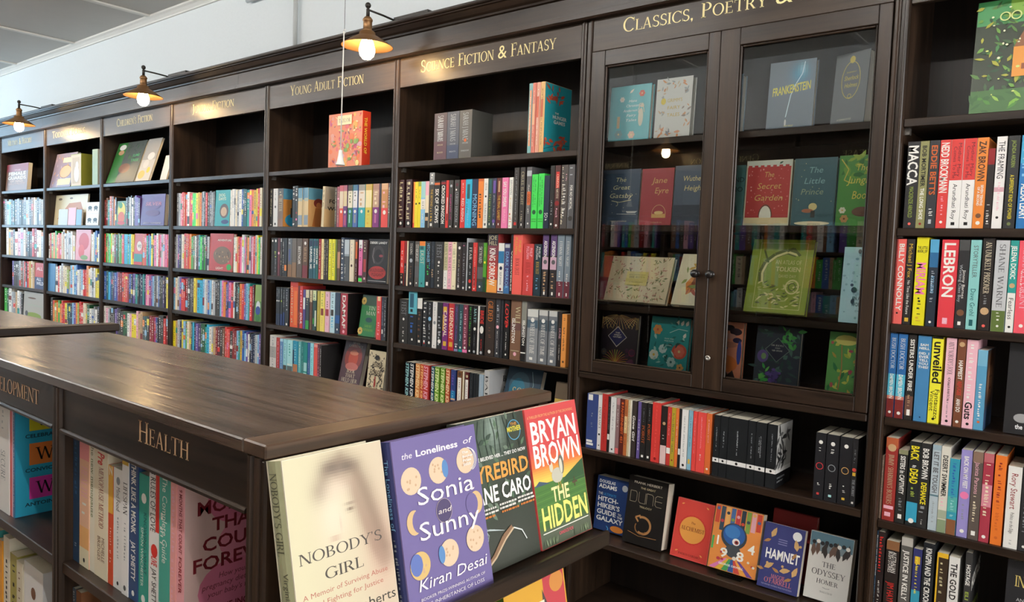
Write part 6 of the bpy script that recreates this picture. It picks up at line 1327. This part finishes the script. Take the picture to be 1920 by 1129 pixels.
@art
def start(P, w, h):
    P.rect(.0006, w - .0006, .0006, h - .0006, 'e0a83c'); P.layer(); P.poly([(w * .62, h * .99), (w * .98, h * .99), (w * .98, h * .1), (w * .8, h * .1), (w * .62, h * .6)], 'c84a50'); P.ell(w * .85, h * .86, w * .12, h * .07, 'd8904a'); P.layer(); P.poly([(w * .6, h * .85), (w * .76, h * .6), (w * .85, h * .2), (w * .7, h * .2), (w * .58, h * .6)], '5a4a48'); P.rect(.001, w * .55, h * .1, h * .62, 'b8a048'); lines(P, w, h, [('START', .14, .62, .66, .12, 'f2e8d0', 'b')])

# ================================================================== turning specs into books
def make_book(spec, label, group, mat):
    t, h, w = spec['t'], spec['h'], spec['w']; rng = random.Random(hash((round(spec['X'], 3), round(spec['z'], 2))) & 0xffff)
    mb = MB(); c, b = bookshell(mb, t, h, w, spec['base'], spec['hard'], spine=spec.get('spine'), back=spec.get('back'))
    o = mb.build('book', M_COVER, None, fix=False); tag(o, label, 'book', group); o.matrix_world = mat
    pg = MB(); i = .003 if spec['hard'] else .0004
    pg.box(c + .0002, t - c - .0002, c + .0004, w - i, i, h - i); pg.build('page_block', M_PAPER, o, fix=False)
    P = Print((0, -b, h), (1, 0, 0), (0, 0, 1), (0, -1, 0)); spine_ink(P, t, h, spec['items'], rng); P.build('spine_print', o)
    if spec.get('art'):
        P = Print((t, 0, 0), (0, 1, 0), (0, 0, 1), (1, 0, 0)); ARTS[spec['art']](P, w, h); P.build('cover_print', o)
    return o
def book_geo(spec):
    t, h, w = spec['t'], spec['h'], spec['w']; rng = random.Random(int(spec['X'] * 1000)); mb = MB(); c, b = bookshell(mb, t, h, w, spec['base'], False)
    mb.box(c + .0002, t - c - .0002, c + .0004, w - .001, .0006, h - .0006, (.75, .70, .58))
    P = Print((0, -b, h), (1, 0, 0), (0, 0, 1), (0, -1, 0)); spine_ink(P, t, h, spec['items'], rng)
    return [mb, P.mb]
FACES = []
def face(label, bl, br, z, yf, h, t, base, artn=None, lean=0.0, hard=False, yaw=0.0, width=None, items='', group='books displayed face out', spine=None, back=None):
    X0 = onY(bl[0], bl[1], yf).x; X1 = onY(br[0], br[1], yf).x; th = math.radians(lean)
    if width: X1 = X0 + width
    for i in range(len(POSTS) - 1):
        if POSTS[i] < (X0 + X1) / 2 < POSTS[i + 1]:
            X0 = max(X0, POSTS[i] + {7: .026, 8: .022}.get(i, .019) + (.004 if hard else 0)); X1 = min(X1, POSTS[i + 1] - {7: .026, 8: .022}.get(i + 1, .019))
    w = X1 - X0
    spec = dict(t=t, h=h, w=w, base=base, items=items, hard=hard, art=artn, X=X0, z=z, spine=spine, back=back)
    Mx = Matrix.Translation((X0, yf, z + t * math.sin(th) + .0004)) @ Matrix.Rotation(math.radians(yaw), 4, 'Z') @ Matrix.Rotation(-th, 4, 'X') @ Matrix.Translation((0, t, 0)) @ Matrix.Rotation(-math.pi / 2, 4, 'Z')
    FACES.append(1); return make_book(spec, label, group, Mx)
def face_x(label, y0, w, z, xf, h, t, base, artn, lean, hard=False, items='', spine=None, group='books on the display ledges'):
    """face-out on the end panel, looking towards +X; xf = front lower edge"""
    th = math.radians(lean); spec = dict(t=t, h=h, w=w, base=base, items=items, hard=hard, art=artn, X=y0, z=z, spine=spine)
    Mx = Matrix.Translation((xf, y0, z + t * math.sin(th) + .0004)) @ Matrix.Rotation(-th, 4, 'Y') @ Matrix.Translation((-t, 0, 0))
    FACES.append(1); return make_book(spec, label, group, Mx)
def stand(label, x0, x1, yf, z, hh, lean, t):
    """clear acrylic book stand: foot, back and lip"""
    th = math.radians(lean); mb = MB(); q = .003; lift = t * math.sin(th)
    s = thing('book_stand', label, 'book stand', ((x0 + x1) / 2, yf, z)); w2 = (x1 - x0) / 2 * .5
    mb.box(-w2, w2, -.012, t + .05, .0002, .0022); mb.build('foot', M_ACRYL, s)
    mb = MB(); by = t * math.cos(th) + .004; mb.grid([[(-w2, by, .0025), (w2, by, .0025), (w2, by + .002, .0025), (-w2, by + .002, .0025)], [(-w2, by + hh * math.sin(th), hh * math.cos(th)), (w2, by + hh * math.sin(th), hh * math.cos(th)), (w2, by + .002 + hh * math.sin(th), hh * math.cos(th)), (-w2, by + .002 + hh * math.sin(th), hh * math.cos(th))]], True, None, False, True); mb.build('back_rest', M_ACRYL, s)
    mb = MB(); mb.box(-w2, w2, -.014, -.0122, .0002, .016); mb.build('lip', M_ACRYL, s)
# ================================================================== face-out books
CG = 'books displayed behind the glass doors'; yc = YF + .085
face('teal fairy tale book with a white dancer, behind the left glass door', (1139.5, 267), (1215, 262), CSH[0], yc, .200, .022, '58b4bc', 'andersen', 3, True, group=CG)
face('pale grey fairy tale book with a garland, behind the left glass door', (1225, 261), (1292, 255), CSH[0], yc, .207, .030, 'cfcdc6', 'grimm', 3, True, group=CG)
face('slate blue book with curly gold lettering beside the red one, left glass door', (1122, 424), (1194.6, 424), CSH[1], yc, .200, .020, '48586a', 'gatsby', 3, True, group=CG)
face('brick red book with a gold bell jar, behind the left glass door', (1197.5, 424), (1257, 424), CSH[1], yc, .198, .020, 'a8444a', 'eyre', 3, True, group=CG)
face('slate grey book half hidden by the door stile, right of the brick red one', (1259, 424), (1329, 424), CSH[1], yc, .203, .020, '505e6e', 'wuthering', 3, True, group=CG)
face('pale blue book with white page edges, mostly behind the middle stiles', (1328, 252), (1386, 250), CSH[0], yc, .190, .034, '8aa0b0', None, 3, True, group=CG)
face('grey book with a lightning bolt and yellow title, behind the right glass door', (1435, 250), (1521, 244), CSH[0], yc, .212, .024, '7c8894', 'frankenstein', 4, True, group=CG)
face('grey book with a gold frame and thick white pages, top right of cabinet', (1555.5, 240), (1614.5, 226), CSH[0], yc + .03, .215, .040, '74787c', 'sherlock', 4, True, yaw=-20, width=.112, group=CG)
face('grey green book with black lettering beside the red garden book', (1334, 423), (1391, 422), CSH[1], yc, .195, .018, '4f7a76', 'studio', 3, True, group=CG)
face('red garden book with an arched door, behind the right glass door', (1392.6, 421.5), (1478, 420.6), CSH[1], yc, .206, .026, 'd0ccb0', 'garden', 3, True, group=CG)
face('dark teal book with a small figure on a planet, right glass door', (1482, 420), (1561.6, 420.6), CSH[1], yc, .206, .022, '41646a', 'prince', 3, True, group=CG)
face('green book with curly yellow lettering at the right end of its shelf', (1565.6, 420.6), (1640, 420.6), CSH[1], yc, .208, .022, '4a8a3a', 'jungle', 3, True, group=CG)
ya_ = YF + .075
face('wide cream floral book with a pink spine tilted on a stand', (1111, 567), (1246, 577), CSH[2] + .006, ya_, .172, .020, 'd8c8a4', 'austen', 20, True, group=CG)
face('cream book with an orange plant tilted behind the door knobs', (1257, 576), (1338, 588), CSH[2] + .006, ya_, .190, .024, 'e8e2c4', 'tiger', 24, True, group=CG)
face('lime green book with a gold dragon and gold lettering, right glass door', (1393, 587.5), (1508, 596), CSH[2] + .006, ya_, .240, .022, '8a9c26', 'atlas', 15, True, group=CG)
face('pale blue patterned book cut by the right door frame', (1571, 607.6), (1655, 613), CSH[2], ya_ - .02, .222, .020, 'b4dce4', 'wonders', 6, True, group=CG)
face('dark book with gold fireworks and a navy diamond', (1122.6, 676.5), (1190.6, 683.6), CSH[3], YF + .07, .190, .020, '2c2630', 'fireworks', 5, True, group=CG)
face('teal book with a big red flower, bottom of the left glass door', (1213, 686), (1285.5, 696), CSH[3], YF + .07, .192, .022, '1f9090', 'tealfloral', 7, True, group=CG)
face('orange and black book with a blue diamond, bottom of the right glass door', (1318, 700), (1387, 710), CSH[3], YF + .07, .195, .022, 'd88a6a', 'smoke', 4, True, group=CG)
face('dark green floral book with purple flowers, bottom of the right glass door', (1411, 710), (1494, 724), CSH[3], YF + .07, .192, .022, '28303c', 'darkfloral', 6, True, group=CG)
face('green leafy book cut by the right door frame, bottom cabinet shelf', (1546, 730), (1628, 741), CSH[3], YF + .07, .192, .022, '5a9a50', 'greenplant', 7, True, group=CG)
for lb, a, b, tt, ln, hh in (('clear stand under the wide cream floral book', (1111, 567), (1246, 577), .020, 20, .10), ('clear stand under the cream book behind the knobs', (1257, 576), (1338, 588), .024, 24, .10), ('clear stand under the lime green dragon book', (1393, 587.5), (1508, 596), .022, 15, .12)):
    stand(lb, onY(*a, ya_).x, onY(*b, ya_).x, ya_, CSH[2], hh, ln, tt)
zB = CLS[1]; yb_ = 2.348
BG = 'books displayed on the low cabinet shelf'
face('navy book with white lettering beside the black novel, low cabinet shelf', (1112, 992), (1172, 1006), zB, yb_ + .03, .198, .048, '273f72', 'hitchhiker', 6, group=BG)
face('thick black novel with bronze line art and pale page edges, low cabinet shelf', (1166, 1008), (1239, 1030), zB, yb_ - .012, .234, .052, '1c1917', 'dune', 9, True, group=BG)
face('red paperback with an orange sun disc, low cabinet shelf', (1255.6, 1037), (1324.6, 1055), zB, yb_, .198, .018, 'd8504a', 'alchemist', 14, group=BG)
face('colourful paperback with a giant blue eye on a clear stand', (1326, 1063), (1415.7, 1083), zB + .006, yb_ - .02, .205, .030, 'd08a4a', 'nineteen', 14, group=BG)
stand('clear stand holding the paperback with the giant eye', onY(1326, 1063, yb_ - .02).x, onY(1415, 1083, yb_ - .02).x, yb_ - .02, zB, .10, 14, .030)
face('purple blue paperback with squirrels and bold white title', (1418.5, 1094), (1494, 1117), zB, yb_ - .03, .198, .022, '383c70', 'hamnet', 15, group=BG)
face('red backed book standing behind the purple blue squirrel paperback', (1438, 1085), (1520, 1108), zB, yb_ + .085, .215, .020, '8a2a28', None, 8, True, group=BG)
face('white paperback with grey capitals beside the cabinet end upright', (1505, 1122), (1586, 1146), zB, yb_ - .01, .198, .034, 'd8d6d0', 'odyssey', 14, group=BG)
# biography bay
face('large jungle picture book with an orange house, top of the biography bookcase', (1816, 210.6), (1975, 190), RSH[0], YF + .035, .300, .014, '2f3a28', 'junglebig', 7, True, width=.245, group='books displayed in the biography bookcase')
face('black cover with a silver haired singer, biography shelf four', (1880.6, 805), (1992, 822), RSH[3], YF + .03, .232, .03, '232325', 'singer', 4, group='books displayed in the biography bookcase')
face('black cover with gold capitals, lowest biography shelf in view', (1883, 1129), (1990, 1150), RSH[5], YF + .03, .232, .03, '26272a', 'inhand', 4, group='books displayed in the biography bookcase')
# young adult and science fiction bays
FG = 'books displayed face out among the spines'
face('black cover with a red splash, right end of young adult shelf three', (687.6, 528), (724.5, 530), SH[2], YF + .02, .203, .03, '1c191a', 'landy', 2, group=FG)
face('green cover with sunflowers leaning beside a dark gap, young adult shelf four', (671, 623), (702.5, 628), SH[3], YF + .045, .196, .016, '2a4a38', 'tinman', 8, width=.118, yaw=0, group=FG)
face('dark red cover with a glowing figure, young adult shelf five', (633, 706), (672, 712), SH[4], YF + .05, .222, .030, '4a2c34', 'heldheart', 13, True, group=FG)
face('cream cover full of black leaves, young adult shelf five', (685.6, 717), (717, 723), SH[4], YF + .03, .198, .020, 'd8c8a4', 'forest', 6, group=FG)
face('deep blue cover with gold lettering, science fiction shelf five', (936, 745), (1000, 757), SH[4], YF + .05, .215, .030, '1f3a4c', 'song', 16, True, group=FG)
face('zebra patterned cover with a yellow band, right end of science fiction shelf five', (1034, 768), (1062, 775), SH[4], YF + .04, .19, .022, '6a5a48', 'yellowa', 8, group=FG)
row('science fiction top shelf', 'sci', SH[0], None, (812, 296, 1018, 284), '''
812.4 836.2 b 54474a SARAH_J_MAAS/s/.05/.62/.42/c;~h/.7/.9/.25;=5c4048/.6/1;SARAH_J_MAAS/s/.05/.6/.42/c;-HOUSE/.66/.03/d/s;-BLOOD/.82/.03/d/s
836.7 859 b 4a505c SARAH_J_MAAS/s/.05/.62/.42/c;=3c4660/.7/1;-HOUSE/.66/.03/s/s;-BREATH/.82/.03/s/s
859.5 882.6 b 56544f SARAH_J_MAAS/s/.05/.62/.42/c;@O/.62/.2;-HOUSE/.66/.03/s/s;-SHADOW/.82/.03/s/s
''', 'young adult bay', None, 'upright series books on the science fiction top shelf', setb=.03)
row('science fiction top shelf', 'sci', SH[0], None, (812, 296, 1018, 284), '''
987.6 994.6 262H 7ab0b0 #e8a07a/.1/.9/.3/.8;~w/.2/.8/.3
995 1001.6 262H d87a68 ~c/.1/.9/.3;#e8b890/.3/.6/.2/.8
1002 1009.2 262H e0a088 ~w/.1/.9/.3;#d86a50/.2/.5/.2/.7
1009.6 1017.8 262H e0b070 ~n/.1/.9/.3;#c86a4a/.25/.5/.2/.7 |hunger
''', 'cabinet end', None, 'gift edition books on the science fiction top shelf', setb=.012)
# puzzle box
p0 = onY(615, 312, YF + .05); p1 = onY(678, 305, YF + .05); bw = p1.x - p0.x
pb = thing('puzzle_box', 'tall pink and orange patterned puzzle box with a red side', 'box', (p0.x, YF + .05, SH[0] + .0005))
mb = MB(); mb.cbox(0, bw, 0, .05, 0, .262, .001, col('c8402e')); mb.build('carton', M_COVER, pb)
P = Print((0, 0, 0), (1, 0, 0), (0, 0, 1), (0, -1, 0)); P.rect(.001, bw - .001, .001, .261, 'e08a6a'); blobs(P, bw, .262, 70, ('d86a70', 'e8a858', 'd89a8a', 'c85a80', 'e87a4a', 'd8a0b0'), 4, .006, .016); sprig(P, bw, .262, 70, ('7a9a58', 'b84a58', 'd8c078', '9a5a70', 'e8d0a0'), 5, .02); blobs(P, bw, .262, 8, ('8aa858', '7a9a50'), 9, .01, .016, (.5, .9, .1, .5)); P.rect(bw * .28, bw * .7, .205, .25, 'ece0b8'); P.text('TAYLOR', bw * .32, bw * .66, .217, .018, '4a3a30', 'c'); P.ell(bw * .88, .02, .013, .013, 'e8d890'); P.build('front_print', pb)
P = Print((bw, 0, .262), (0, 1, 0), (0, 0, 1), (1, 0, 0)); P.text('THE WORLD OF', .03, .20, .012, .016, 'e8d050', 'b', rot=-90); P.build('side_print', pb)
# children's bays
KG = 'books displayed face out in the children bookcases'
face('tall green and grey picture book tilted on the children top shelf', (198, 340.6), (250, 336), SH[0], YF + .02, .30, .012, '4a524e', 'kidsgreen', 18, True, group=KG)
face('pale grey picture book tilted beside the green one, children top shelf', (253, 338), (278, 336), SH[0], YF + .02, .30, .014, 'c8c4bc', 'kidsgrey', 18, True, group=KG)
face('thin white booklet leaning at the end of the children top shelf', (299, 337), (311, 335), SH[0], YF + .06, .17, .01, 'e0e0dc', None, 14, group=KG)
face('pastel patterned gift book on the picture book top shelf', (90.4, 348), (131, 345), SH[0], YF + .03, .27, .02, '8a84a0', 'pastel', 12, True, group=KG)
gx0, gx1 = onY(133, 346, YF + .02).x, onY(152, 345, YF + .02).x
gb = thing('gift_box', 'olive green gift box with a pale rabbit picture beside the pastel book', 'box', (gx0, YF + .02, SH[0] + .0005))
mb = MB(); mb.cbox(0, gx1 - gx0, 0, .14, 0, .235, .001, col('9a9a38')); mb.build('carton', M_COVER, gb)
P = Print((0, 0, 0), (1, 0, 0), (0, 0, 1), (0, -1, 0)); a = gx1 - gx0; P.rect(.004, a - .004, .006, .228, 'd0b890'); P.rect(a * .14, a * .86, .02, .21, 'b8a078'); P.ell(a * .55, .09, a * .24, .06, 'd8d8d4'); P.ell(a * .6, .15, a * .14, .03, 'd8d8d4'); P.build('front_print', gb)
face('green and cream striped book beside the olive gift box', (173, 344), (183, 343), SH[0], YF + .02, .25, .02, '8a9a58', None, 0, items='', group=KG)
face('brown war history cover with large white capitals, military top shelf', (10, 357.7), (50, 353.5), SH[0], YF + .03, .225, .03, '7a5238', 'guards', 4, group=KG)
face('big cream picture book with an orange dog, picture book shelf two', (91, 420), (160, 421), SH[1], YF + .06, .235, .012, 'e0d4b0', 'dogbook', 5, True, group=KG)
face('white board book with four black animals, picture book shelf two', (160.5, 421), (184, 421), SH[1], YF + .02, .165, .016, 'eceae4', 'animals', 3, group=KG)
face('small grey striped book in front of the orange dog picture book', (109, 421), (126, 421), SH[1], YF + .02, .12, .01, 'b4b8b8', None, 3, group=KG)
face('small pink book in front of the orange dog picture book', (127, 421), (141, 421), SH[1], YF + .02, .13, .01, 'e0a0b0', None, 3, group=KG)
face('small blue book in front of the orange dog picture book', (142, 421), (152, 421), SH[1], YF + .02, .115, .01, '6a98c8', None, 3, group=KG)
face("mango coloured cover on the children's shelf two", (218, 421), (235.5, 421), SH[1], YF + .02, .165, .014, '3a6a34', 'mango', 2, group=KG)
face("purple starry cover on the children's shelf two", (263, 421), (307, 421), SH[1], YF + .02, .200, .03, '50307a', 'silverpurple', 3, True, group=KG)
face("red and teal cover with a white face, children's shelf three", (250.5, 499), (266, 500), SH[2], YF + .02, .205, .012, 'c84a40', 'redface', 2, group=KG)
face('teal cover with a brown dog, junior fiction shelf two', (402, 423), (429.5, 423), SH[1], YF + .02, .205, .016, '1f9aa0', 'dogdiaries', 2, group=KG)
face('red cookery cover with a round dish, junior fiction shelf three', (391.5, 507), (435, 511), SH[2], YF + .02, .215, .02, 'b83a30', 'cookbook', 2, True, group=KG)
face('green cover with a blue creature, right end of junior fiction shelf four', (476, 604), (489, 606), SH[3], YF + .02, .20, .014, '5a8a3a', 'monster', 2, group=KG)
face('pink cover with a red bird, picture book shelf three', (141, 488), (168.5, 490), SH[2], YF + .02, .225, .012, 'e09098', 'redbird', 2, True, group=KG)
face('wide blue picture book at the left end of picture book shelf four', (85.5, 545), (103, 548), SH[3], YF + .02, .215, .014, '4a88b8', None, 1, True, group=KG)
face('red and navy cover with bold white words, military shelf four', (64.5, 543), (82, 545), SH[3], YF + .02, .21, .014, 'c83a30', 'allwild', 2, group=KG)
face('grey travel cover with a green landscape, military shelf five', (43.5, 594), (82, 600), SH[4], YF + .02, .224, .014, 'b0aea6', 'greymap', 2, True, group=KG)
def stuffrow(z, x0, x1, y, letters, h0=.19, h1=.215, same=False):
    letters = letters.replace(' ', ''); n = len(letters); r = random.Random(letters); ws = [r.uniform(.7, 1.3) for _ in letters]; tot = sum(ws); x = x0; yf = YF + .02; hh = r.uniform(h0, h1)
    Xa, Xb = onY(x0, y, yf).x, onY(x1, y, yf).x; bi = max(i for i in range(len(POSTS)) if POSTS[i] < (Xa + Xb) / 2)
    ca, cb = max(Xa, POSTS[bi] + .0185), min(Xb, POSTS[bi + 1] - .0185)           # keep the row between its two uprights
    fit = lambda X: ca + (X - Xa) * (cb - ca) / (Xb - Xa)
    for ch, w_ in zip(letters, ws):
        xe = x + (x1 - x0) * w_ / tot; X0, X1 = fit(onY(x, y, yf).x), fit(onY(xe, y, yf).x); x = xe
        if not same: hh = r.uniform(h0, h1)
        ink = 'w' if sum(col(ch)) < 1.0 else r.choice('kBRT'); a = r.uniform(.05, .2)
        items = '~%s/%.2f/%.2f/.5' % (ink, a, r.uniform(.5, .92))
        if r.random() < .5: q = r.uniform(0, .8); items = '=%s/%.2f/%.2f;' % (r.choice('wyrbtokplKnRB'), q, min(1, q + r.uniform(.08, .25))) + items
        SPECS.append(dict(X=X0, t=X1 - X0 - .0004, h=hh, w=hh * .65, base=ch, items=items, hard=False, art=None, lean=0, y=yf + r.uniform(0, .003), z=z, px=0, stuff=True))
# military, picture book, children's and junior rows
stuffrow(SH[1], 4, 80, 421, 'aAslKTaAkKasAKnwskAs', .2, .225); stuffrow(SH[2], 12, 81, 488, 'cYhKwPswnkKrRwcs', .2, .235); stuffrow(SH[3], 23, 64, 545, 'vKKasnArkrYch', .2, .225); stuffrow(SH[4], 8, 43, 595, 'gGwsAhwsk', .2, .23)
stuffrow(SH[2], 91, 140, 488, 'wreogorOchwswsswhw', .17, .225); stuffrow(SH[2], 169.5, 186, 490, 'hwclbyw', .17, .22); stuffrow(SH[3], 104, 185, 552, 'wrwscceslwlbwslrrocwswyy', .17, .225); stuffrow(SH[4], 95, 186, 602, 'koeogorryTTBlvoerrcchGwsAwk', .17, .21)
stuffrow(SH[1], 193, 217.5, 422, 'RntOnok', .17, .2); stuffrow(SH[1], 236, 262, 422, 'KKwKwKvvV', .17, .2); stuffrow(SH[2], 192, 250, 496, 'rgegLyeRGEgerCCtCyy', .195, .205); stuffrow(SH[2], 266.5, 315, 500, 'OrtvCyTpwrpsPpr', .19, .21); stuffrow(SH[3], 189.5, 315, 570, 'bTCbTVbvRRrOrRbBvBtkBBtBpPMvlasbKKVky', .19, .2); stuffrow(SH[4], 189.5, 315, 620, 'wPsKKKvVKKGGwPyyPhhaTKRRMbBKKrR', .18, .21)
stuffrow(SH[1], 331, 401.5, 422, 'asPrOrwrrLLyYoasKrKaAa', .193, .203); stuffrow(SH[1], 431, 490, 423, 'wwscswbTTtpoYyrc', .195, .21); stuffrow(SH[2], 323.5, 391, 506, 'asvBwcrOrogEwkmtLGgks', .19, .215); stuffrow(SH[2], 437, 489.5, 512, 'wcorpwspEosMPrsyLw', .195, .215); stuffrow(SH[3], 320.5, 475.5, 592, 'lcsvrrRKaKyYCClwsblwsKKlpovvprwkKKorvltrm', .185, .205); stuffrow(SH[4], 321, 488.5, 655, 'yhsBylgchTCBvVGGtCwshRmKnrqrKRRltYblvwkBBslv', .18, .2)

# ================================================================== display books on the end of the island
DG = 'books on the display ledges'; xf = -.645 * K; zl = LZ[0]; ln = 12.5
face_x('cream memoir cover with a faded portrait, on the end display ledge',     .511, .150, zl, xf - .0115, .232, .032, 'e4dcc4', 'nobody', ln, True, "NOBODY'S_GIRL/5a5a48/.06/.48/.42/c;Virginia_Roberts/5a5a48/.56/.9/.3/s/.65;Giuffre/5a5a48/.7/.9/.3/s/.3", 'a8a884')
face_x('purple novel cover with moon biscuits and white lettering, on the end display ledge', .6690, .163, zl, xf, .232, .022, '6f6396', 'sonia', ln, True, 'The_Loneliness_of/l/.1/.5/.35/s;~A/.55/.9/.3', '2e3460')
face_x('dark forest thriller cover with orange title, on the end display ledge', .8180, .158, zl, xf - .0235, .230, .020, '44483f', 'lyrebird', ln)
face_x('red, yellow and green thriller cover with a rooster, on the end display ledge', .9785, .146, zl, xf - .0215, .230, .022, 'cf5350', 'hidden', ln)
face_x('orange and pink cookery cover on the lower display ledge', .925, .165, LZ[1], xf - .012, .255, .020, 'e0a83c', 'start', 11, False, 'START/e8d8b0/.2/.6/.5/b', '5a7a28')

# sloping boards of the display rack that the books lean on
for z, off, a, l in ((LZ[0], .0438, ln, .222), (LZ[1], .0323, 11, .225)):
    q = math.radians(a); sx, cz = math.sin(q), math.cos(q); x0 = xf - off; pr = [(x0, z + .004), (x0 - l * sx, z + .004 + l * cz), (x0 - l * sx - .006 * cz, z + .004 + l * cz - .006 * sx), (x0 - .006 * cz, z + .004 - .006 * sx)]
    mb = MB(); mb.grid([[(p_[0], y_, p_[1]) for p_ in pr] for y_ in (IY0 + .0315, EY1 - .0345)], True, None, False, True); mb.build('back_rest', W_Y, IS)

# ================================================================== building the spine-out books
def spec_matrix(s):
    if s.get('back_row'): return Matrix.Translation((s['X'], s['y'], s['z'] + .0004)) @ Matrix.Rotation(math.pi, 4, 'Z')
    return Matrix.Translation((s['X'], s['y'], s['z'] + .0004 + s['t'] * math.sin(math.radians(max(s['lean'], 0))))) @ Matrix.Rotation(math.radians(s['lean']), 4, 'Y')
cand = sorted([s for s in SPECS if not s.get('stuff')], key=lambda s: -s['px'] * (100 if s.get('art') else 1))
BUDGET = 318 - len(FACES)
for s in cand[BUDGET:]:
    if not s.get('art'): s['stuff'] = True
# books across the aisle
rb = random.Random(11)
for X0, X1 in ((-.88, .10), (-1.91, -.92), (-2.94, -1.95), (-3.97, -2.98), (-5.0, -4.01)):
    for z in SH[1:6]:
        x = X1 - .04
        while x > X0 + .06:
            t = rb.uniform(.018, .05); h = rb.uniform(.19, .232); b = rb.choice('kKBRwcylbtgrAsnvoPhw'); x -= t + .001
            if rb.random() < .93: SPECS.append(dict(X=x + t, t=t, h=h, w=h * .65, base=b, items='~%s/.08/.7/.5' % ('w' if sum(col(b)) < 1 else 'k'), hard=False, art=None, lean=0, y=YB - .02, z=z, px=0, stuff=True, back_row=True))
rb = random.Random(23)     # the biography rows go on past the frame
for z, x0 in ((RSH[1], -.13), (RSH[2], -.13), (RSH[3], .04), (RSH[4], -.13), (RSH[5], .04), (CLS[2] * 0 + RSH[6], -.48)):
    x = x0
    while x < .40:
        t = rb.uniform(.018, .034); h = rb.uniform(.20, .232); b = rb.choice('kKBRwcybtgrAsnvoPh')
        SPECS.append(dict(X=x, t=t, h=h, w=h * .65, base=b, items='~%s/.08/.8/.4' % ('w' if sum(col(b)) < 1 else 'k'), hard=False, art=None, lean=0, y=YF + .02, z=z, px=0, stuff=True)); x += t + .001
big = MB()
for s in SPECS:
    Mx = spec_matrix(s)
    if s.get('stuff'):
        for g in book_geo(s):
            n = len(big.v); big.v.extend([tuple(Mx @ Vector(v)) for v in g.v]); big.f.extend([tuple(i + n for i in f) for f in g.f]); big.c.extend(g.c); big.sm.extend(g.sm)
    else: make_book(s, s['label'], s['group'], Mx)
o = big.build('shelved_books', M_COVER, None, fix=False); tag(o, 'rows of thin colourful paperbacks packed on the shelves', 'books'); o['kind'] = 'stuff'
